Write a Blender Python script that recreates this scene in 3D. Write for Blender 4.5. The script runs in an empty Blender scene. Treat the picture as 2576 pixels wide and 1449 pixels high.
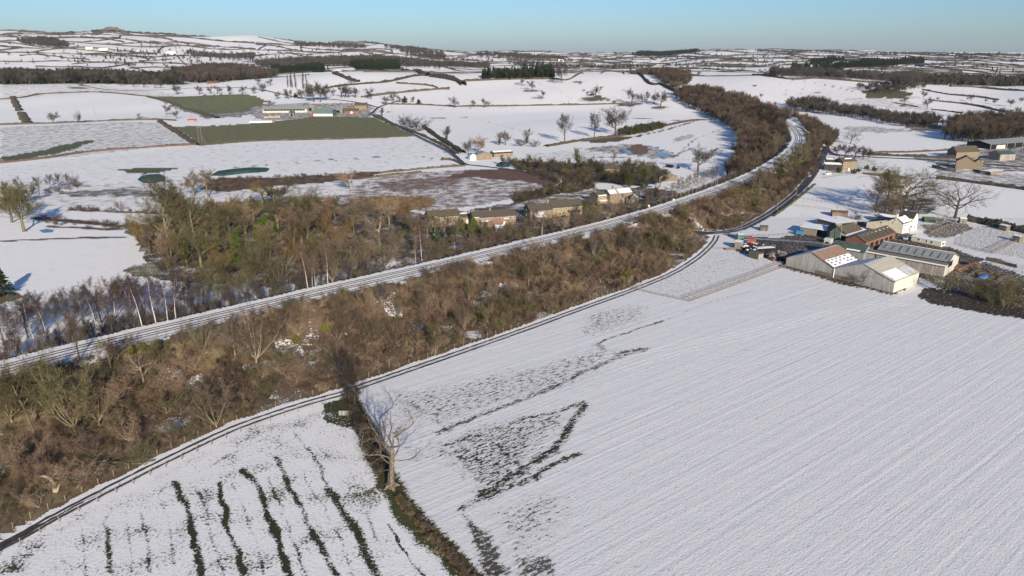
import bpy, bmesh, math, random
import numpy as np
from mathutils import Vector, Matrix
# ------------------------------------------------------------------ camera, sky, sun, exposure
SC = bpy.context.scene
COL = SC.collection
R = math.radians
CAM_H, PITCH, FPX = 75.0, R(18.4), 710.0      # drone height (m), downward tilt, focal length in 1024-px pixels
cam_d = bpy.data.cameras.new('camera'); cam = bpy.data.objects.new('camera', cam_d); COL.objects.link(cam)
cam.location = (0, 0, CAM_H); cam.rotation_euler = (R(90) - PITCH, 0, 0)
cam_d.sensor_width = 36.0; cam_d.lens = 36.0 * FPX / 1024; cam_d.clip_start = 1.0; cam_d.clip_end = 60000
SC.camera = cam
SUN_EL, SUN_AZ = R(20.5), R(163.0)            # compass from +Y (view) clockwise; behind the camera, a little to its right
world = bpy.data.worlds.new('World'); SC.world = world; world.use_nodes = True
wn = world.node_tree.nodes; wl = world.node_tree.links; wn.clear()
sky = wn.new('ShaderNodeTexSky'); sky.sky_type = 'NISHITA'; sky.sun_disc = False
sky.sun_elevation = SUN_EL; sky.sun_rotation = SUN_AZ
sky.altitude = 150; sky.air_density = 1.0; sky.dust_density = 0.72; sky.ozone_density = 7.2
bg = wn.new('ShaderNodeBackground'); bg.inputs['Strength'].default_value = 0.10
wo = wn.new('ShaderNodeOutputWorld'); wl.new(sky.outputs[0], bg.inputs[0]); wl.new(bg.outputs[0], wo.inputs[0])
sun_d = bpy.data.lights.new('sun', 'SUN'); sun_d.energy = 5.0; sun_d.angle = R(0.53); sun_d.color = (1.0, 0.87, 0.69)
sun = bpy.data.objects.new('sun', sun_d); COL.objects.link(sun)
sdir = Vector((math.sin(SUN_AZ) * math.cos(SUN_EL), math.cos(SUN_AZ) * math.cos(SUN_EL), math.sin(SUN_EL)))
sun.rotation_euler = sdir.to_track_quat('Z', 'Y').to_euler(); sun.location = (100, -100, 200)
SC.view_settings.view_transform = 'Standard'; SC.view_settings.look = 'None'
SC.view_settings.exposure = 0.36; SC.view_settings.gamma = 1.0; SC.view_settings.use_curve_mapping = False
SC.cycles.max_bounces = 5; SC.cycles.diffuse_bounces = 2; SC.cycles.glossy_bounces = 2
SC.cycles.transparent_max_bounces = 6; SC.cycles.volume_bounces = 0
rng = np.random.default_rng(7); random.seed(7)

# ------------------------------------------------------------------ terrain height
K = 2576.0 / 1024.0            # the plan was read off at 2576 px width
SP, CP = math.sin(PITCH), math.cos(PITCH)
def slope_of_row(fy):          # rise per metre of depth for a sight line at that row
    c = (288.0 - np.asarray(fy, float) / K) / FPX
    return (-SP + c * CP) / (CP + c * SP)
_RY = np.array([0, 470, 900, 1150, 1400, 1700, 2200, 3000, 4200, 7000, 12000, 30000.])
_CX = np.array([-900, 0, 130, 280, 420, 600, 900, 1200, 1500, 1650, 1800, 2100, 2400, 2576, 3500.])
_TB = {  # rows (F px) at depths 1150 1400 1700 2200 3000 4200 7000
    -900: (246, 214, 205, 175, 118, 92, 104), 0: (246, 213, 203, 170, 115, 84, 96), 130: (243, 212, 203, 170, 116, 86, 96),
    280: (243, 213, 205, 172, 118, 77, 92), 420: (244, 212, 204, 172, 124, 87, 98), 600: (240, 203, 196, 172, 140, 103, 110),
    900: (232, 183, 181, 165, 142, 112, 117), 1200: (226, 184, 188, 173, 157, 135, 132), 1500: (224, 185, 204, 178, 162, 145, 135),
    1650: (224, 188, 206, 180, 166, 146, 132), 1800: (226, 191, 206, 176, 156, 138, 126), 2100: (232, 194, 205, 172, 156, 141, 129),
    2400: (240, 214, 200, 178, 160, 146, 135), 2576: (244, 222, 204, 180, 162, 149, 138), 3500: (246, 226, 206, 182, 162, 149, 138)}
_ZT = np.zeros((len(_CX), len(_RY)))
for _i, _c in enumerate(_CX):
    _ZT[_i, 3:10] = CAM_H + _RY[3:10] * slope_of_row(np.array(_TB[int(_c)]))
    _ZT[_i, 10] = 60; _ZT[_i, 11] = 40
def _smooth(t): return t * t * (3 - 2 * t)
_LY = np.log(np.maximum(_RY, 60.0))
def _hermite_rows(z, ly):      # z: (n, rows); catmull-rom (monotone limited) along log depth
    n = len(_LY)
    k = np.clip(np.searchsorted(_LY, ly, side='right') - 1, 0, n - 2)
    h = _LY[k + 1] - _LY[k]; t = np.clip((ly - _LY[k]) / h, 0, 1)
    i = np.arange(len(ly))
    d = (z[:, 1:] - z[:, :-1]) / np.diff(_LY)[None, :]
    m = np.zeros_like(z); m[:, 1:-1] = 0.5 * (d[:, :-1] + d[:, 1:])
    s = (d[:, :-1] * d[:, 1:]) <= 0
    m[:, 1:-1][s] = 0
    lim = 2.5 * np.minimum(abs(d[:, :-1]), abs(d[:, 1:])); m[:, 1:-1] = np.clip(m[:, 1:-1], -lim, lim)
    z0, z1, m0, m1 = z[i, k], z[i, k + 1], m[i, k] * h, m[i, k + 1] * h
    return (2*t**3 - 3*t**2 + 1) * z0 + (t**3 - 2*t**2 + t) * m0 + (-2*t**3 + 3*t**2) * z1 + (t**3 - t**2) * m1
def land(x, y):                # hills and valley floor without the railway bank
    x = np.atleast_1d(np.asarray(x, float)); y = np.atleast_1d(np.asarray(y, float))
    yy = np.maximum(y, 60.0)
    fx = np.clip(K * (512 + FPX / CP * x / yy), -900, 3499)
    c = np.clip(np.searchsorted(_CX, fx, side='right') - 1, 0, len(_CX) - 2)
    t = _smooth((fx - _CX[c]) / (_CX[c + 1] - _CX[c]))[:, None]
    z = _ZT[c] * (1 - t) + _ZT[c + 1] * t
    out = _hermite_rows(z, np.log(yy))
    far = np.clip((yy - 1500) / 1500, 0, 1); near = np.clip((yy - 480) / 300, 0, 1)
    out += far * (7 * np.sin(x / 330 + 1.3) * np.sin(yy / 410) + 5 * np.sin(x / 170 + yy / 230) + 3 * np.sin(x / 90 - yy / 140 + 2))
    out += near * (1.6 * np.sin(x / 75 + .7) * np.sin(yy / 95) + .9 * np.sin(x / 41 - yy / 60))
    crag = 30 * np.exp(-(((x + 1440) / 150) ** 2 + ((yy - 4150) / 400) ** 2))
    return out + crag

RAIL_Z = 7.0
def ray(fx, fy):
    a, b = (fx / K - 512) / FPX, (288 - fy / K) / FPX
    v = np.array([a, CP + b * SP, -SP + b * CP]); return v
def on_plane(fx, fy, z=0.0):
    v = ray(fx, fy); t = (z - CAM_H) / v[2]; return np.array([v[0] * t, v[1] * t, z])
_RAILF = [(-420, 1048), (-200, 985), (0, 928), (100, 902), (201, 876), (308, 851), (416, 826), (610, 780), (805, 734), (912, 708), (1020, 686), (1150, 656), (1288, 623),
          (1420, 591), (1538, 562), (1610, 541), (1677, 522), (1735, 502), (1785, 485), (1845, 462), (1892, 442), (1935, 419), (1972, 396), (1997, 374), (2009, 353),
          (2003, 332), (1981, 311), (1957, 297), (1925, 284)]
_rp = np.array([on_plane(a, b, RAIL_Z)[:2] for a, b in _RAILF])
def resample(p, step):
    p = np.asarray(p, float)
    # centripetal-free catmull-rom, then even spacing
    q = np.vstack([2 * p[0] - p[1], p, 2 * p[-1] - p[-2]]); o = []
    for i in range(1, len(q) - 2):
        a, b, c, d = q[i - 1], q[i], q[i + 1], q[i + 2]
        for t in np.linspace(0, 1, 12, endpoint=False):
            o.append(.5 * ((2 * b) + (c - a) * t + (2 * a - 5 * b + 4 * c - d) * t * t + (3 * b - a - 3 * c + d) * t ** 3))
    o.append(q[-2]); o = np.array(o)
    s = np.r_[0, np.cumsum(np.linalg.norm(np.diff(o[:, :2], axis=0), axis=1))]
    n = max(2, int(s[-1] / step) + 1); u = np.linspace(0, s[-1], n)
    return np.stack([np.interp(u, s, o[:, k]) for k in range(o.shape[1])], 1)
RAIL = resample(_rp, 6.0)
for _ in range(12):
    RAIL[1:-1] = .25 * RAIL[:-2] + .5 * RAIL[1:-1] + .25 * RAIL[2:]
RAIL_C = RAIL[np.unique(np.r_[0:len(RAIL):3, len(RAIL) - 1])]
def seg_dist(px, py, poly, closed=False):
    """distance to a polyline and signed side (+ = left of travel)"""
    px = np.asarray(px, float); py = np.asarray(py, float)
    best = np.full(px.shape, 1e9); side = np.zeros(px.shape)
    P = np.asarray(poly, float)[:, :2]
    if closed: P = np.vstack([P, P[:1]])
    for a, b in zip(P[:-1], P[1:]):
        d = b - a; L = d @ d + 1e-9
        t = np.clip(((px - a[0]) * d[0] + (py - a[1]) * d[1]) / L, 0, 1)
        ex, ey = px - a[0] - t * d[0], py - a[1] - t * d[1]
        q = ex * ex + ey * ey; m = q < best
        best = np.where(m, q, best); side = np.where(m, np.sign(d[0] * ey - d[1] * ex), side)
    return np.sqrt(best), side
BANK_TOP, BANK_NEAR, BANK_FAR = 5.6, 19.0, 15.0
def bank(x, y):
    x = np.atleast_1d(np.asarray(x, float)); y = np.atleast_1d(np.asarray(y, float))
    out = np.zeros(x.shape)
    m = (y > 40) & (y < 1000) & (x > -420) & (x < 420)
    if m.any():
        d, s = seg_dist(x[m], y[m], RAIL_C)
        w = np.where(s < 0, BANK_NEAR, BANK_FAR)
        out[m] = (RAIL_Z) * _smooth(np.clip(1 - (d - BANK_TOP) / w, 0, 1))
    return out
def Z(x, y):
    return np.maximum(land(x, y), bank(x, y))
def zz(x, y): return float(Z([x], [y])[0])
def G(fx, fy, lift=0.0):
    """where the sight line through a plan point meets the ground"""
    v = ray(fx, fy)
    ts = np.concatenate([np.linspace(40, 700, 500), np.geomspace(703, 15000, 1500)])
    X, Y, ZZ = v[0] * ts, v[1] * ts, CAM_H + v[2] * ts
    g = ZZ - Z(X, Y); i = np.argmax(g < 0)
    if g[i] >= 0: i = len(ts) - 1
    a, b = ts[max(i - 1, 0)], ts[i]
    for _ in range(2):
        tt = np.linspace(a, b, 24); g = CAM_H + v[2] * tt - Z(v[0] * tt, v[1] * tt); k = int(np.argmax(g < 0))
        if g[k] >= 0: break
        a, b = tt[max(k - 1, 0)], tt[k]
    return np.array([v[0] * b, v[1] * b, CAM_H + v[2] * b + lift])
def GP(pts): return np.array([G(a, b) for a, b in pts])
def px_size(p):     # metres covered by one plan (F) pixel at p
    return (p[1] * CP + (CAM_H - p[2]) * SP) / FPX / K
# ------------------------------------------------------------------ helpers: tags, meshes, materials
def tag(o, label=None, cat=None, group=None, kind=None):
    if label: o['label'] = label
    if cat: o['category'] = cat
    if group: o['group'] = group
    if kind: o['kind'] = kind
    return o
def mesh_from(name, verts, faces, mat=None, smooth=False):
    me = bpy.data.meshes.new(name)
    verts = np.asarray(verts, np.float32)
    if isinstance(faces, np.ndarray):
        n, k = faces.shape
        me.vertices.add(len(verts)); me.vertices.foreach_set('co', verts.ravel())
        me.loops.add(n * k); me.loops.foreach_set('vertex_index', faces.astype(np.int32).ravel())
        me.polygons.add(n); me.polygons.foreach_set('loop_start', np.arange(0, n * k, k, dtype=np.int32))
        me.update(calc_edges=True); me.validate()
    else:
        me.from_pydata([tuple(map(float, v)) for v in verts], [], [tuple(int(i) for i in f) for f in faces]); me.update()
    if smooth: me.polygons.foreach_set('use_smooth', np.ones(len(me.polygons), bool))
    if mat: me.materials.append(mat)
    return me
def link(name, me, parent=None, loc=None):
    o = bpy.data.objects.new(name, me); COL.objects.link(o)
    if parent: o.parent = parent
    if loc is not None: o.location = tuple(float(v) for v in loc)
    return o
def empty(name, loc=(0, 0, 0), rz=0.0):
    o = bpy.data.objects.new(name, None); COL.objects.link(o); o.location = tuple(float(v) for v in loc)
    o.rotation_euler[2] = rz; o.empty_display_size = 0.3; return o
class MB:
    """collects boxes, quads and bars, then makes one mesh"""
    def __init__(s): s.v = []; s.f = []
    def add(s, vs, fs):
        n = len(s.v); s.v += [tuple(map(float, v)) for v in vs]; s.f += [tuple(n + i for i in f) for f in fs]; return s
    def box(s, x0, x1, y0, y1, z0, z1):
        return s.add([(x, y, z) for z in (z0, z1) for y in (y0, y1) for x in (x0, x1)],
                     [(0, 2, 3, 1), (4, 5, 7, 6), (0, 1, 5, 4), (2, 6, 7, 3), (0, 4, 6, 2), (1, 3, 7, 5)])
    def poly(s, *vs): return s.add(vs, [tuple(range(len(vs)))])
    def slab(s, quad, t):          # quad (4 pts) thickened by t along its normal
        q = [Vector(p) for p in quad]; n = (q[1] - q[0]).cross(q[3] - q[0]).normalized() * t
        return s.add(list(q) + [p + n for p in q], [(3, 2, 1, 0), (4, 5, 6, 7), (0, 1, 5, 4), (1, 2, 6, 5), (2, 3, 7, 6), (3, 0, 4, 7)])
    def bar(s, a, b, r, n=4, r2=None):
        a, b = Vector(a), Vector(b); d = (b - a); u = d.orthogonal().normalized(); w = d.cross(u).normalized()
        r2 = r if r2 is None else r2; vs = []
        for p, rr in ((a, r), (b, r2)):
            for k in range(n):
                t = 2 * math.pi * (k + .5) / n; vs.append(p + u * math.cos(t) * rr + w * math.sin(t) * rr)
        fs = [(k, (k + 1) % n, n + (k + 1) % n, n + k) for k in range(n)] + [tuple(range(n - 1, -1, -1)), tuple(range(n, 2 * n))]
        return s.add(vs, fs)
    def build(s, name, mat, parent=None, smooth=False):
        return link(name, mesh_from(name, s.v, s.f, mat, smooth), parent)
MATS = {}
def nt_new(name):
    m = bpy.data.materials.new(name); m.use_nodes = True; nt = m.node_tree; nt.nodes.clear()
    out = nt.nodes.new('ShaderNodeOutputMaterial'); b = nt.nodes.new('ShaderNodeBsdfPrincipled')
    nt.links.new(b.outputs[0], out.inputs[0]); return m, nt, b
def N(nt, kind, **kw):
    n = nt.nodes.new(kind)
    for k, v in kw.items():
        if k in n.inputs: n.inputs[k].default_value = v
        else: setattr(n, k, v)
    return n
def mix(nt, f, a, b):
    m = nt.nodes.new('ShaderNodeMix'); m.data_type = 'RGBA'
    for s, i in ((f, 0), (a, 6), (b, 7)):
        if hasattr(s, 'is_linked'): nt.links.new(s, m.inputs[i])
        elif i == 0: m.inputs[0].default_value = s
        else: m.inputs[i].default_value = tuple(s) + ((1,) if len(s) == 3 else ())
    return m.outputs[2]
def math_n(nt, op, a, b=None, c=None, clamp=False):
    m = nt.nodes.new('ShaderNodeMath'); m.operation = op; m.use_clamp = clamp
    for i, s in enumerate((a, b, c)):
        if s is None: continue
        if hasattr(s, 'is_linked'): nt.links.new(s, m.inputs[i])
        else: m.inputs[i].default_value = s
    return m.outputs[0]
def ramp(nt, f, lo, hi):       # smooth 0..1 between lo and hi
    m = nt.nodes.new('ShaderNodeMapRange'); m.interpolation_type = 'SMOOTHSTEP'
    nt.links.new(f, m.inputs[0]); m.inputs[1].default_value = lo; m.inputs[2].default_value = hi
    return m.outputs[0]
def mat(name, col, rough=.85, var=.25, scale=1.0, col2=None, detail=4.0, metal=0.0, spec=.3, bump=0.0, rand=0.0, space='Object', stretch=None):
    """worn surface: two tones mixed by noise, optional per-object shift, bump"""
    if name in MATS: return MATS[name]
    m, nt, b = nt_new(name)
    tc = N(nt, 'ShaderNodeTexCoord'); vec = tc.outputs[space]
    if stretch:
        mp = N(nt, 'ShaderNodeMapping'); mp.inputs['Scale'].default_value = stretch; nt.links.new(vec, mp.inputs[0]); vec = mp.outputs[0]
    n = N(nt, 'ShaderNodeTexNoise', Scale=scale, Detail=detail, Roughness=.62); nt.links.new(vec, n.inputs['Vector'])
    f = ramp(nt, n.outputs[0], .34, .66)
    c2 = col2 or tuple(v * (1 - var) for v in col); c1 = col if col2 else tuple(min(1, v * (1 + var * .6)) for v in col)
    c = mix(nt, f, c2, c1)
    if rand:
        oi = N(nt, 'ShaderNodeObjectInfo'); hs = N(nt, 'ShaderNodeHueSaturation')
        nt.links.new(math_n(nt, 'MULTIPLY_ADD', oi.outputs['Random'], rand * 2, 1 - rand), hs.inputs['Value'])
        nt.links.new(math_n(nt, 'MULTIPLY_ADD', oi.outputs['Random'], rand * .12, .5 - rand * .06), hs.inputs['Hue'])
        nt.links.new(c, hs.inputs['Color']); c = hs.outputs[0]
    nt.links.new(c, b.inputs['Base Color']); b.inputs['Roughness'].default_value = rough; b.inputs['Metallic'].default_value = metal
    b.inputs['Specular IOR Level'].default_value = spec
    if bump:
        bp = N(nt, 'ShaderNodeBump', Strength=.6, Distance=bump); nt.links.new(n.outputs[0], bp.inputs['Height']); nt.links.new(bp.outputs[0], b.inputs['Normal'])
    MATS[name] = m; return m
SNOW = (.83, .815, .79)

# ------------------------------------------------------------------ where snow lies thin or has gone: plan of the ground
GRASS, GREEN, OLIVE = (.038, .040, .018), (.165, .178, .08), (.115, .110, .055)
BROWN, LITTER, RED, TAN, MUD, SOIL = (.12, .085, .055), (.148, .115, .080), (.175, .115, .088), (.27, .17, .085), (.06, .05, .042), (.095, .09, .085)
ZONES = [  # melt, colour, outline
 (.30, OLIVE, [(0,212),(240,212),(480,240),(370,243),(235,232),(40,248),(0,250)]),
 (.60, OLIVE, [(400,250),(520,297),(600,295),(690,275),(690,258),(560,262)]),
 (.95, GREEN, [(372,243),(537,238),(650,241),(675,255),(630,276),(560,285),(505,282),(450,265)]),
 (.97, (.168,.166,.07), [(438,320),(540,316),(644,310),(720,302),(800,292),(931,294),(985,312),(1046,341),(930,347),(644,354),(497,365),(465,340)]),
 (.55, (.15,.125,.10), [(630,270),(700,262),(930,262),(950,285),(931,296),(800,294),(720,304),(640,300)]),
 (.38, (.15,.16,.10), [(0,320),(400,306),(485,362),(200,392),(0,408)]),
 (.95, (.10,.12,.05), [(0,397),(120,375),(225,352),(232,358),(150,383),(20,408)]),
 (.22, (.19,.19,.16), [(0,420),(480,368),(700,356),(1050,345),(1140,370),(1150,395),(950,430),(560,440),(200,465),(0,470)]),
 (1.0, (.10,.115,.045), [(285,428),(380,422),(450,424),(400,436),(330,436)]),
 (.30, BROWN, [(0,470),(200,465),(560,445),(950,432),(900,480),(640,490),(400,520),(150,520),(0,540)]),
 (.92, BROWN, [(540,448),(700,446),(950,432),(935,446),(760,462),(560,482),(500,476)]),
 (.58, (.09,.09,.07), [(150,483),(300,475),(410,478),(410,496),(300,494),(170,493)]),
 (.5, BROWN, [(420,520),(640,500),(880,490),(880,520),(700,520),(560,560),(430,560)]),
 (.50, RED, [(870,480),(950,440),(1180,425),(1300,425),(1400,470),(1400,486),(1290,502),(1180,522),(1090,532),(1000,532),(880,510)]),
 (.86, (.15,.085,.06), [(1180,430),(1280,422),(1395,455),(1400,474),(1330,458),(1200,446),(1100,452)]),
 (.66, RED, [(950,462),(1080,446),(1180,446),(1120,470),(990,482)]),
 (.92, TAN, [(880,502),(960,494),(1095,498),(1085,522),(990,533),(890,522)]),
 (.66, (.062,.053,.036), [(310,570),(400,560),(640,500),(880,510),(1080,540),(1080,600),(1000,640),(700,725),(400,705),(335,600)]),  # bare ground under the tree belt, the trees' shade put into its colour
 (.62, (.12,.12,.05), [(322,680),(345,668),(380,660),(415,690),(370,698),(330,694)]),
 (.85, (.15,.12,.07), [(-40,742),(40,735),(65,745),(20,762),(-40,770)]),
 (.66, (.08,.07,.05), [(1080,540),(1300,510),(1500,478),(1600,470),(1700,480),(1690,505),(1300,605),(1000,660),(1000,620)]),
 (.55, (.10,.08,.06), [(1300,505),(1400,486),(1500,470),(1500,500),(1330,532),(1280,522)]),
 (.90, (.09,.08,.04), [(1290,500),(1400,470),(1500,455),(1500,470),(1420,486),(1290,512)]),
 (.75, (.07,.065,.045), [(1270,400),(1400,410),(1640,410),(1700,440),(1620,470),(1500,458),(1410,462),(1300,425)]),
 (.10, BROWN, [(1180,378),(1480,372),(1680,310),(1840,300),(1850,340),(1800,400),(1600,420),(1400,400)]),
 (.30, (.12,.10,.07), [(1330,385),(1450,378),(1560,388),(1480,402),(1350,400)]),
 (.52, (.10,.08,.06), [(1448,375),(1560,362),(1640,365),(1700,385),(1710,395),(1640,396),(1540,386)]),
 (.88, (.19,.115,.08), [(1575,368),(1625,363),(1628,386),(1590,389)]),
 (.45, (.16,.10,.08), [(1690,345),(1740,338),(1750,345),(1700,358)]),
 (.92, (.12,.10,.05), [(1460,353),(1540,341),(1598,344),(1560,356),(1500,361)]),
 (.17, OLIVE, [(1740,190),(2050,195),(2300,235),(2200,262),(2000,260),(1880,235),(1760,215)]),
 (.88, (.095,.105,.05), [(2165,228),(2240,222),(2310,236),(2260,246),(2180,246)]),
 (.34, OLIVE, [(2120,246),(2230,246),(2330,262),(2340,280),(2250,275),(2150,262)]),
 (.45, (.13,.105,.08), [(2122,318),(2200,318),(2320,330),(2220,334),(2130,330)]),
 (.6, BROWN, [(2230,300),(2360,312),(2400,330),(2300,330)]),
 (.74, (.055,.05,.045), [(1850,592),(1960,598),(2010,592),(2070,603),(2140,612),(2180,640),(2100,652),(2000,632),(1900,612)]),
 (.80, (.06,.05,.042), [(1835,612),(1930,618),(2000,622),(1985,662),(1900,652),(1845,632)]),
 (.72, (.075,.062,.05), [(1985,600),(2050,560),(2200,560),(2330,600),(2470,650),(2400,695),(2312,702),(2252,744),(2100,710),(1970,672)]),
 (.24, (.15,.14,.11), [(1612,722),(1730,676),(1790,632),(1850,632),(1970,664),(1735,756)]),
 (.6, (.12,.095,.055), [(2310,566),(2430,558),(2455,574),(2385,600),(2330,597)]),
 (.36, (.14,.13,.09), [(2400,602),(2440,577),(2480,568),(2576,590),(2640,610),(2640,660),(2500,638),(2400,614)]),
 (.30, (.14,.13,.09), [(2500,645),(2640,680),(2640,720),(2480,662)]),
 (.66, (.06,.05,.042), [(2312,700),(2400,690),(2470,655),(2640,715),(2640,800),(2400,740)]),
 (.80, (.05,.04,.03), [(2312,742),(2335,724),(2430,735),(2640,775),(2640,815),(2450,785),(2350,764)]),
 (.55, (.10,.08,.06), [(2290,398),(2400,385),(2640,355),(2640,435),(2400,425)]),
 (.45, (.11,.11,.07), [(2360,425),(2470,428),(2640,445),(2640,486),(2480,462),(2360,450)]),
 (.56, (.11,.085,.05), [(2200,512),(2300,490),(2385,515),(2310,545),(2200,548)]),
 (.35, (.13,.11,.08), [(2060,385),(2200,398),(2220,430),(2080,440)]),
 # near fields
 (.25, GRASS, [(-300,1600),(-60,1420),(300,1225),(600,1078),(860,1000),(905,1050),(985,1230),(1200,1480),(1300,1600)]),
 (.42, GRASS, [(-100,1440),(100,1330),(300,1228),(600,1080),(840,1010),(880,1040),(600,1130),(330,1260),(100,1400),(-60,1500)]),
 (.36, GRASS, [(940,985),(1250,930),(1500,870),(1620,870),(1500,960),(1300,1030),(1100,1095),(980,1060)]),
 (.45, GRASS, [(1040,1110),(1200,1058),(1400,1008),(1478,990),(1430,1090),(1350,1190),(1225,1290),(1150,1215),(1080,1160)]),
 (.34, GRASS, [(1200,1290),(1350,1200),(1480,1250),(1420,1380),(1300,1480),(1250,1400)]),
 (.38, GRASS, [(1450,790),(1520,765),(1650,765),(1640,810),(1520,850),(1440,860)]),
 (.66, SOIL, [(1150,1285),(1180,1285),(1265,1370),(1300,1460),(1215,1470),(1170,1345)]),
 (.55, SOIL, [(1300,1400),(1380,1385),(1420,1460),(1290,1470)]),
 (.43, (.05,.06,.022), [(850,1262),(868,1238),(905,1236),(946,1222),(962,1250),(958,1280),(921,1306),(895,1290),(873,1284)]),
 (.72, (.045,.058,.02), [(812,1012),(880,1000),(905,1050),(862,1076),(822,1062)]),
]
LINES = [  # melt, colour, half width m, polyline
 (.95, BROWN, 2.2, [(175,527),(300,533),(400,536)]), (.95, (.09,.075,.05), 3.0, [(95,548),(200,558),(310,569)]),
 (.9, (.13,.08,.06), 1.8, [(120,569),(220,574),(312,577)]), (.92, (.14,.085,.065), 1.5, [(0,606),(150,600),(312,597)]),
 (.6, (.15,.10,.07), 1.6, [(200,468),(320,470),(410,474)]),
 (.75, SOIL, 1.2, [(560,424),(644,417),(744,408),(894,398),(1019,392),(1094,399),(1134,404)]),
 (.6, SOIL, .8, [(744,411),(894,402),(1019,397)]),
 (.85, (.11,.07,.06), 2.2, [(1041,298),(1100,297),(1169,295)]), (.8, SOIL, 1.6, [(965,283),(1032,277)]),
 (.6, OLIVE, 1.5, [(962,276),(1080,277),(1200,270),(1330,268)]),
 (.95, OLIVE, 3.5, [(1470,228),(1520,248),(1570,262)]), (.5, OLIVE, 1.6, [(1340,206),(1400,225),(1440,250)]),
 (.5, OLIVE, 1.4, [(1420,207),(1470,226)]), (.55, BROWN, 1.5, [(1200,300),(1250,312),(1300,326),(1400,345)]),
 (.85, BROWN, 1.6, [(1560,297),(1640,299),(1700,303),(1760,300)]), (.9, BROWN, 1.8, [(1590,345),(1660,330),(1760,302)]),
 (.65, SOIL, 1.4, [(1705,392),(1740,356),(1770,342),(1830,318)]),
 (.8, SOIL, 1.5, [(1500,396),(1600,396),(1680,398),(1740,372)]),
 (.8, OLIVE, 2.2, [(1960,196),(2080,214),(2150,230),(2210,238)]), (.6, OLIVE, 2, [(1940,228),(2030,224)]), (.6, OLIVE, 2, [(1945,238),(2060,233)]),
 # main field
 (.76, GRASS, 1.7, [(1210,1243),(1255,1216),(1300,1190),(1350,1160),(1395,1131)]), (.74, GRASS, 1.3, [(1395,1131),(1425,1085),(1468,1018)]),
 (.66, GRASS, 1.0, [(1160,1278),(1222,1249),(1300,1218),(1390,1170),(1460,1140)]), (.7, GRASS, .6, [(1205,1083),(1250,1118),(1317,1181),(1345,1205)]),
 (.64, GRASS, .9, [(1120,1120),(1200,1095),(1290,1060),(1400,1035),(1470,1010)]), (.48, GRASS, .6, [(1080,1150),(1180,1130),(1300,1090)]),
 (.66, SOIL, 1.2, [(1100,1088),(1200,1050),(1288,1018),(1380,978),(1470,935),(1558,898),(1625,876)]), (.45, SOIL, .7, [(960,1045),(1150,1000),(1288,950),(1420,905)]),
 (.8, SOIL, .5, [(1495,870),(1540,850),(1600,830),(1670,806)]), (.4, SOIL, .5, [(1670,806),(1768,768),(1900,730)]), (.55, SOIL, 1.4, [(1505,866),(1525,880)]),
 (.85, SOIL, 1.3, [(1560,890),(1585,882),(1610,877)]),
 # streaks in the left field
 (.86, GRASS, 0.75, [(439,1212),(461,1257),(475,1299),(484,1339),(498,1384),(506,1449)]),
 (.80, GRASS, 0.68, [(551,1215),(560,1271),(574,1328),(593,1370),(613,1446)]), (.86, GRASS, 0.83, [(613,1181),(647,1215),(664,1271),(690,1330),(713,1398),(730,1449)]),
 (.82, GRASS, 0.75, [(699,1150),(716,1187),(744,1254),(766,1299),(792,1364),(828,1412),(850,1460)]),
 (.74, GRASS, 0.60, [(778,1128),(811,1187),(828,1229)]), (.86, GRASS, 1.12, [(828,1229),(854,1285),(896,1333),(915,1384),(952,1440),(965,1470)]),
 (.72, GRASS, 0.60, [(924,1285),(941,1319),(946,1361)]), (.75, (.035,.035,.02), .35, [(977,1319),(1003,1364),(1034,1409),(1064,1446)]),
 (.62, GRASS, 0.52, [(262,1300),(268,1356),(278,1440)]), (.60, GRASS, 0.52, [(355,1290),(364,1356),(376,1440)]), (.6, GRASS, 0.75, [(30,1440),(60,1400),(95,1375)]),
 (.6, GRASS, 0.37, [(470,1200),(540,1165),(600,1135)]), (.5, GRASS, 0.37, [(610,1110),(640,1100)]), (.6, GRASS, 0.45, [(740,1085),(770,1130)]),
 (.52, GRASS, 0.44, [(495,1225),(520,1300),(545,1380),(562,1449)]), (.5, GRASS, 0.40, [(590,1215),(620,1300),(650,1380),(668,1449)]), (.54, GRASS, 0.44, [(676,1195),(700,1260),(735,1350),(772,1449)]), (.5, GRASS, 0.40, [(752,1165),(800,1260),(850,1350),(890,1449)]),
 (.48, GRASS, 0.40, [(405,1250),(425,1340),(440,1449)]), (.46, GRASS, 0.40, [(315,1290),(322,1370),(330,1449)]), (.46, GRASS, 0.35, [(210,1330),(216,1449)]), (.5, GRASS, 0.44, [(560,1150),(600,1130),(680,1095)]), (.48, GRASS, 0.44, [(640,1160),(700,1120),(760,1090)]),
 # field ditch
 (.97, (.065,.062,.026), 2.2, [(880,1000),(905,1060),(950,1150),(990,1235),(1060,1322),(1130,1400),(1200,1475),(1300,1580)]),
 (.86, (.06,.07,.024), 1.6, [(1000,1255),(1035,1330),(1095,1380),(1170,1450)]),
]
SPOTS = [(1310,212,14,8),(1333,228,16,9),(1353,247,10,6),(1493,249,22,12),(1395,205,16,9),(1578,265,20,8),(1655,270,16,8),(1455,208,12,7),(205,221,22,9),(360,296,14,5),(420,293,10,5),
         (2262,246,16,8),(2270,265,12,6),(2330,280,10,5),(1145,382,9,5),(2060,207,9,5),(1895,215,6,4),(1978,262,8,5)]
def F(a, b):  return G(a, b)[:2]
TRACK_F = [(-260,1560),(-60,1412),(60,1345),(150,1294),(300,1217),(450,1142),(600,1073),(760,1018),(860,990),(905,973),(1100,906),(1300,836),(1450,781),(1600,726),(1690,688),(1745,655),(1778,628),(1797,606),(1803,592)]
LANE_F = [(1752,586),(1790,586),(1830,583),(1868,574),(1905,556),(1945,532),(1985,502),(2020,470),(2046,436),(2062,408),(2072,388),(2078,370)]
TRACK = resample(np.array([F(a, b) for a, b in TRACK_F]), 2.0)
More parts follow.
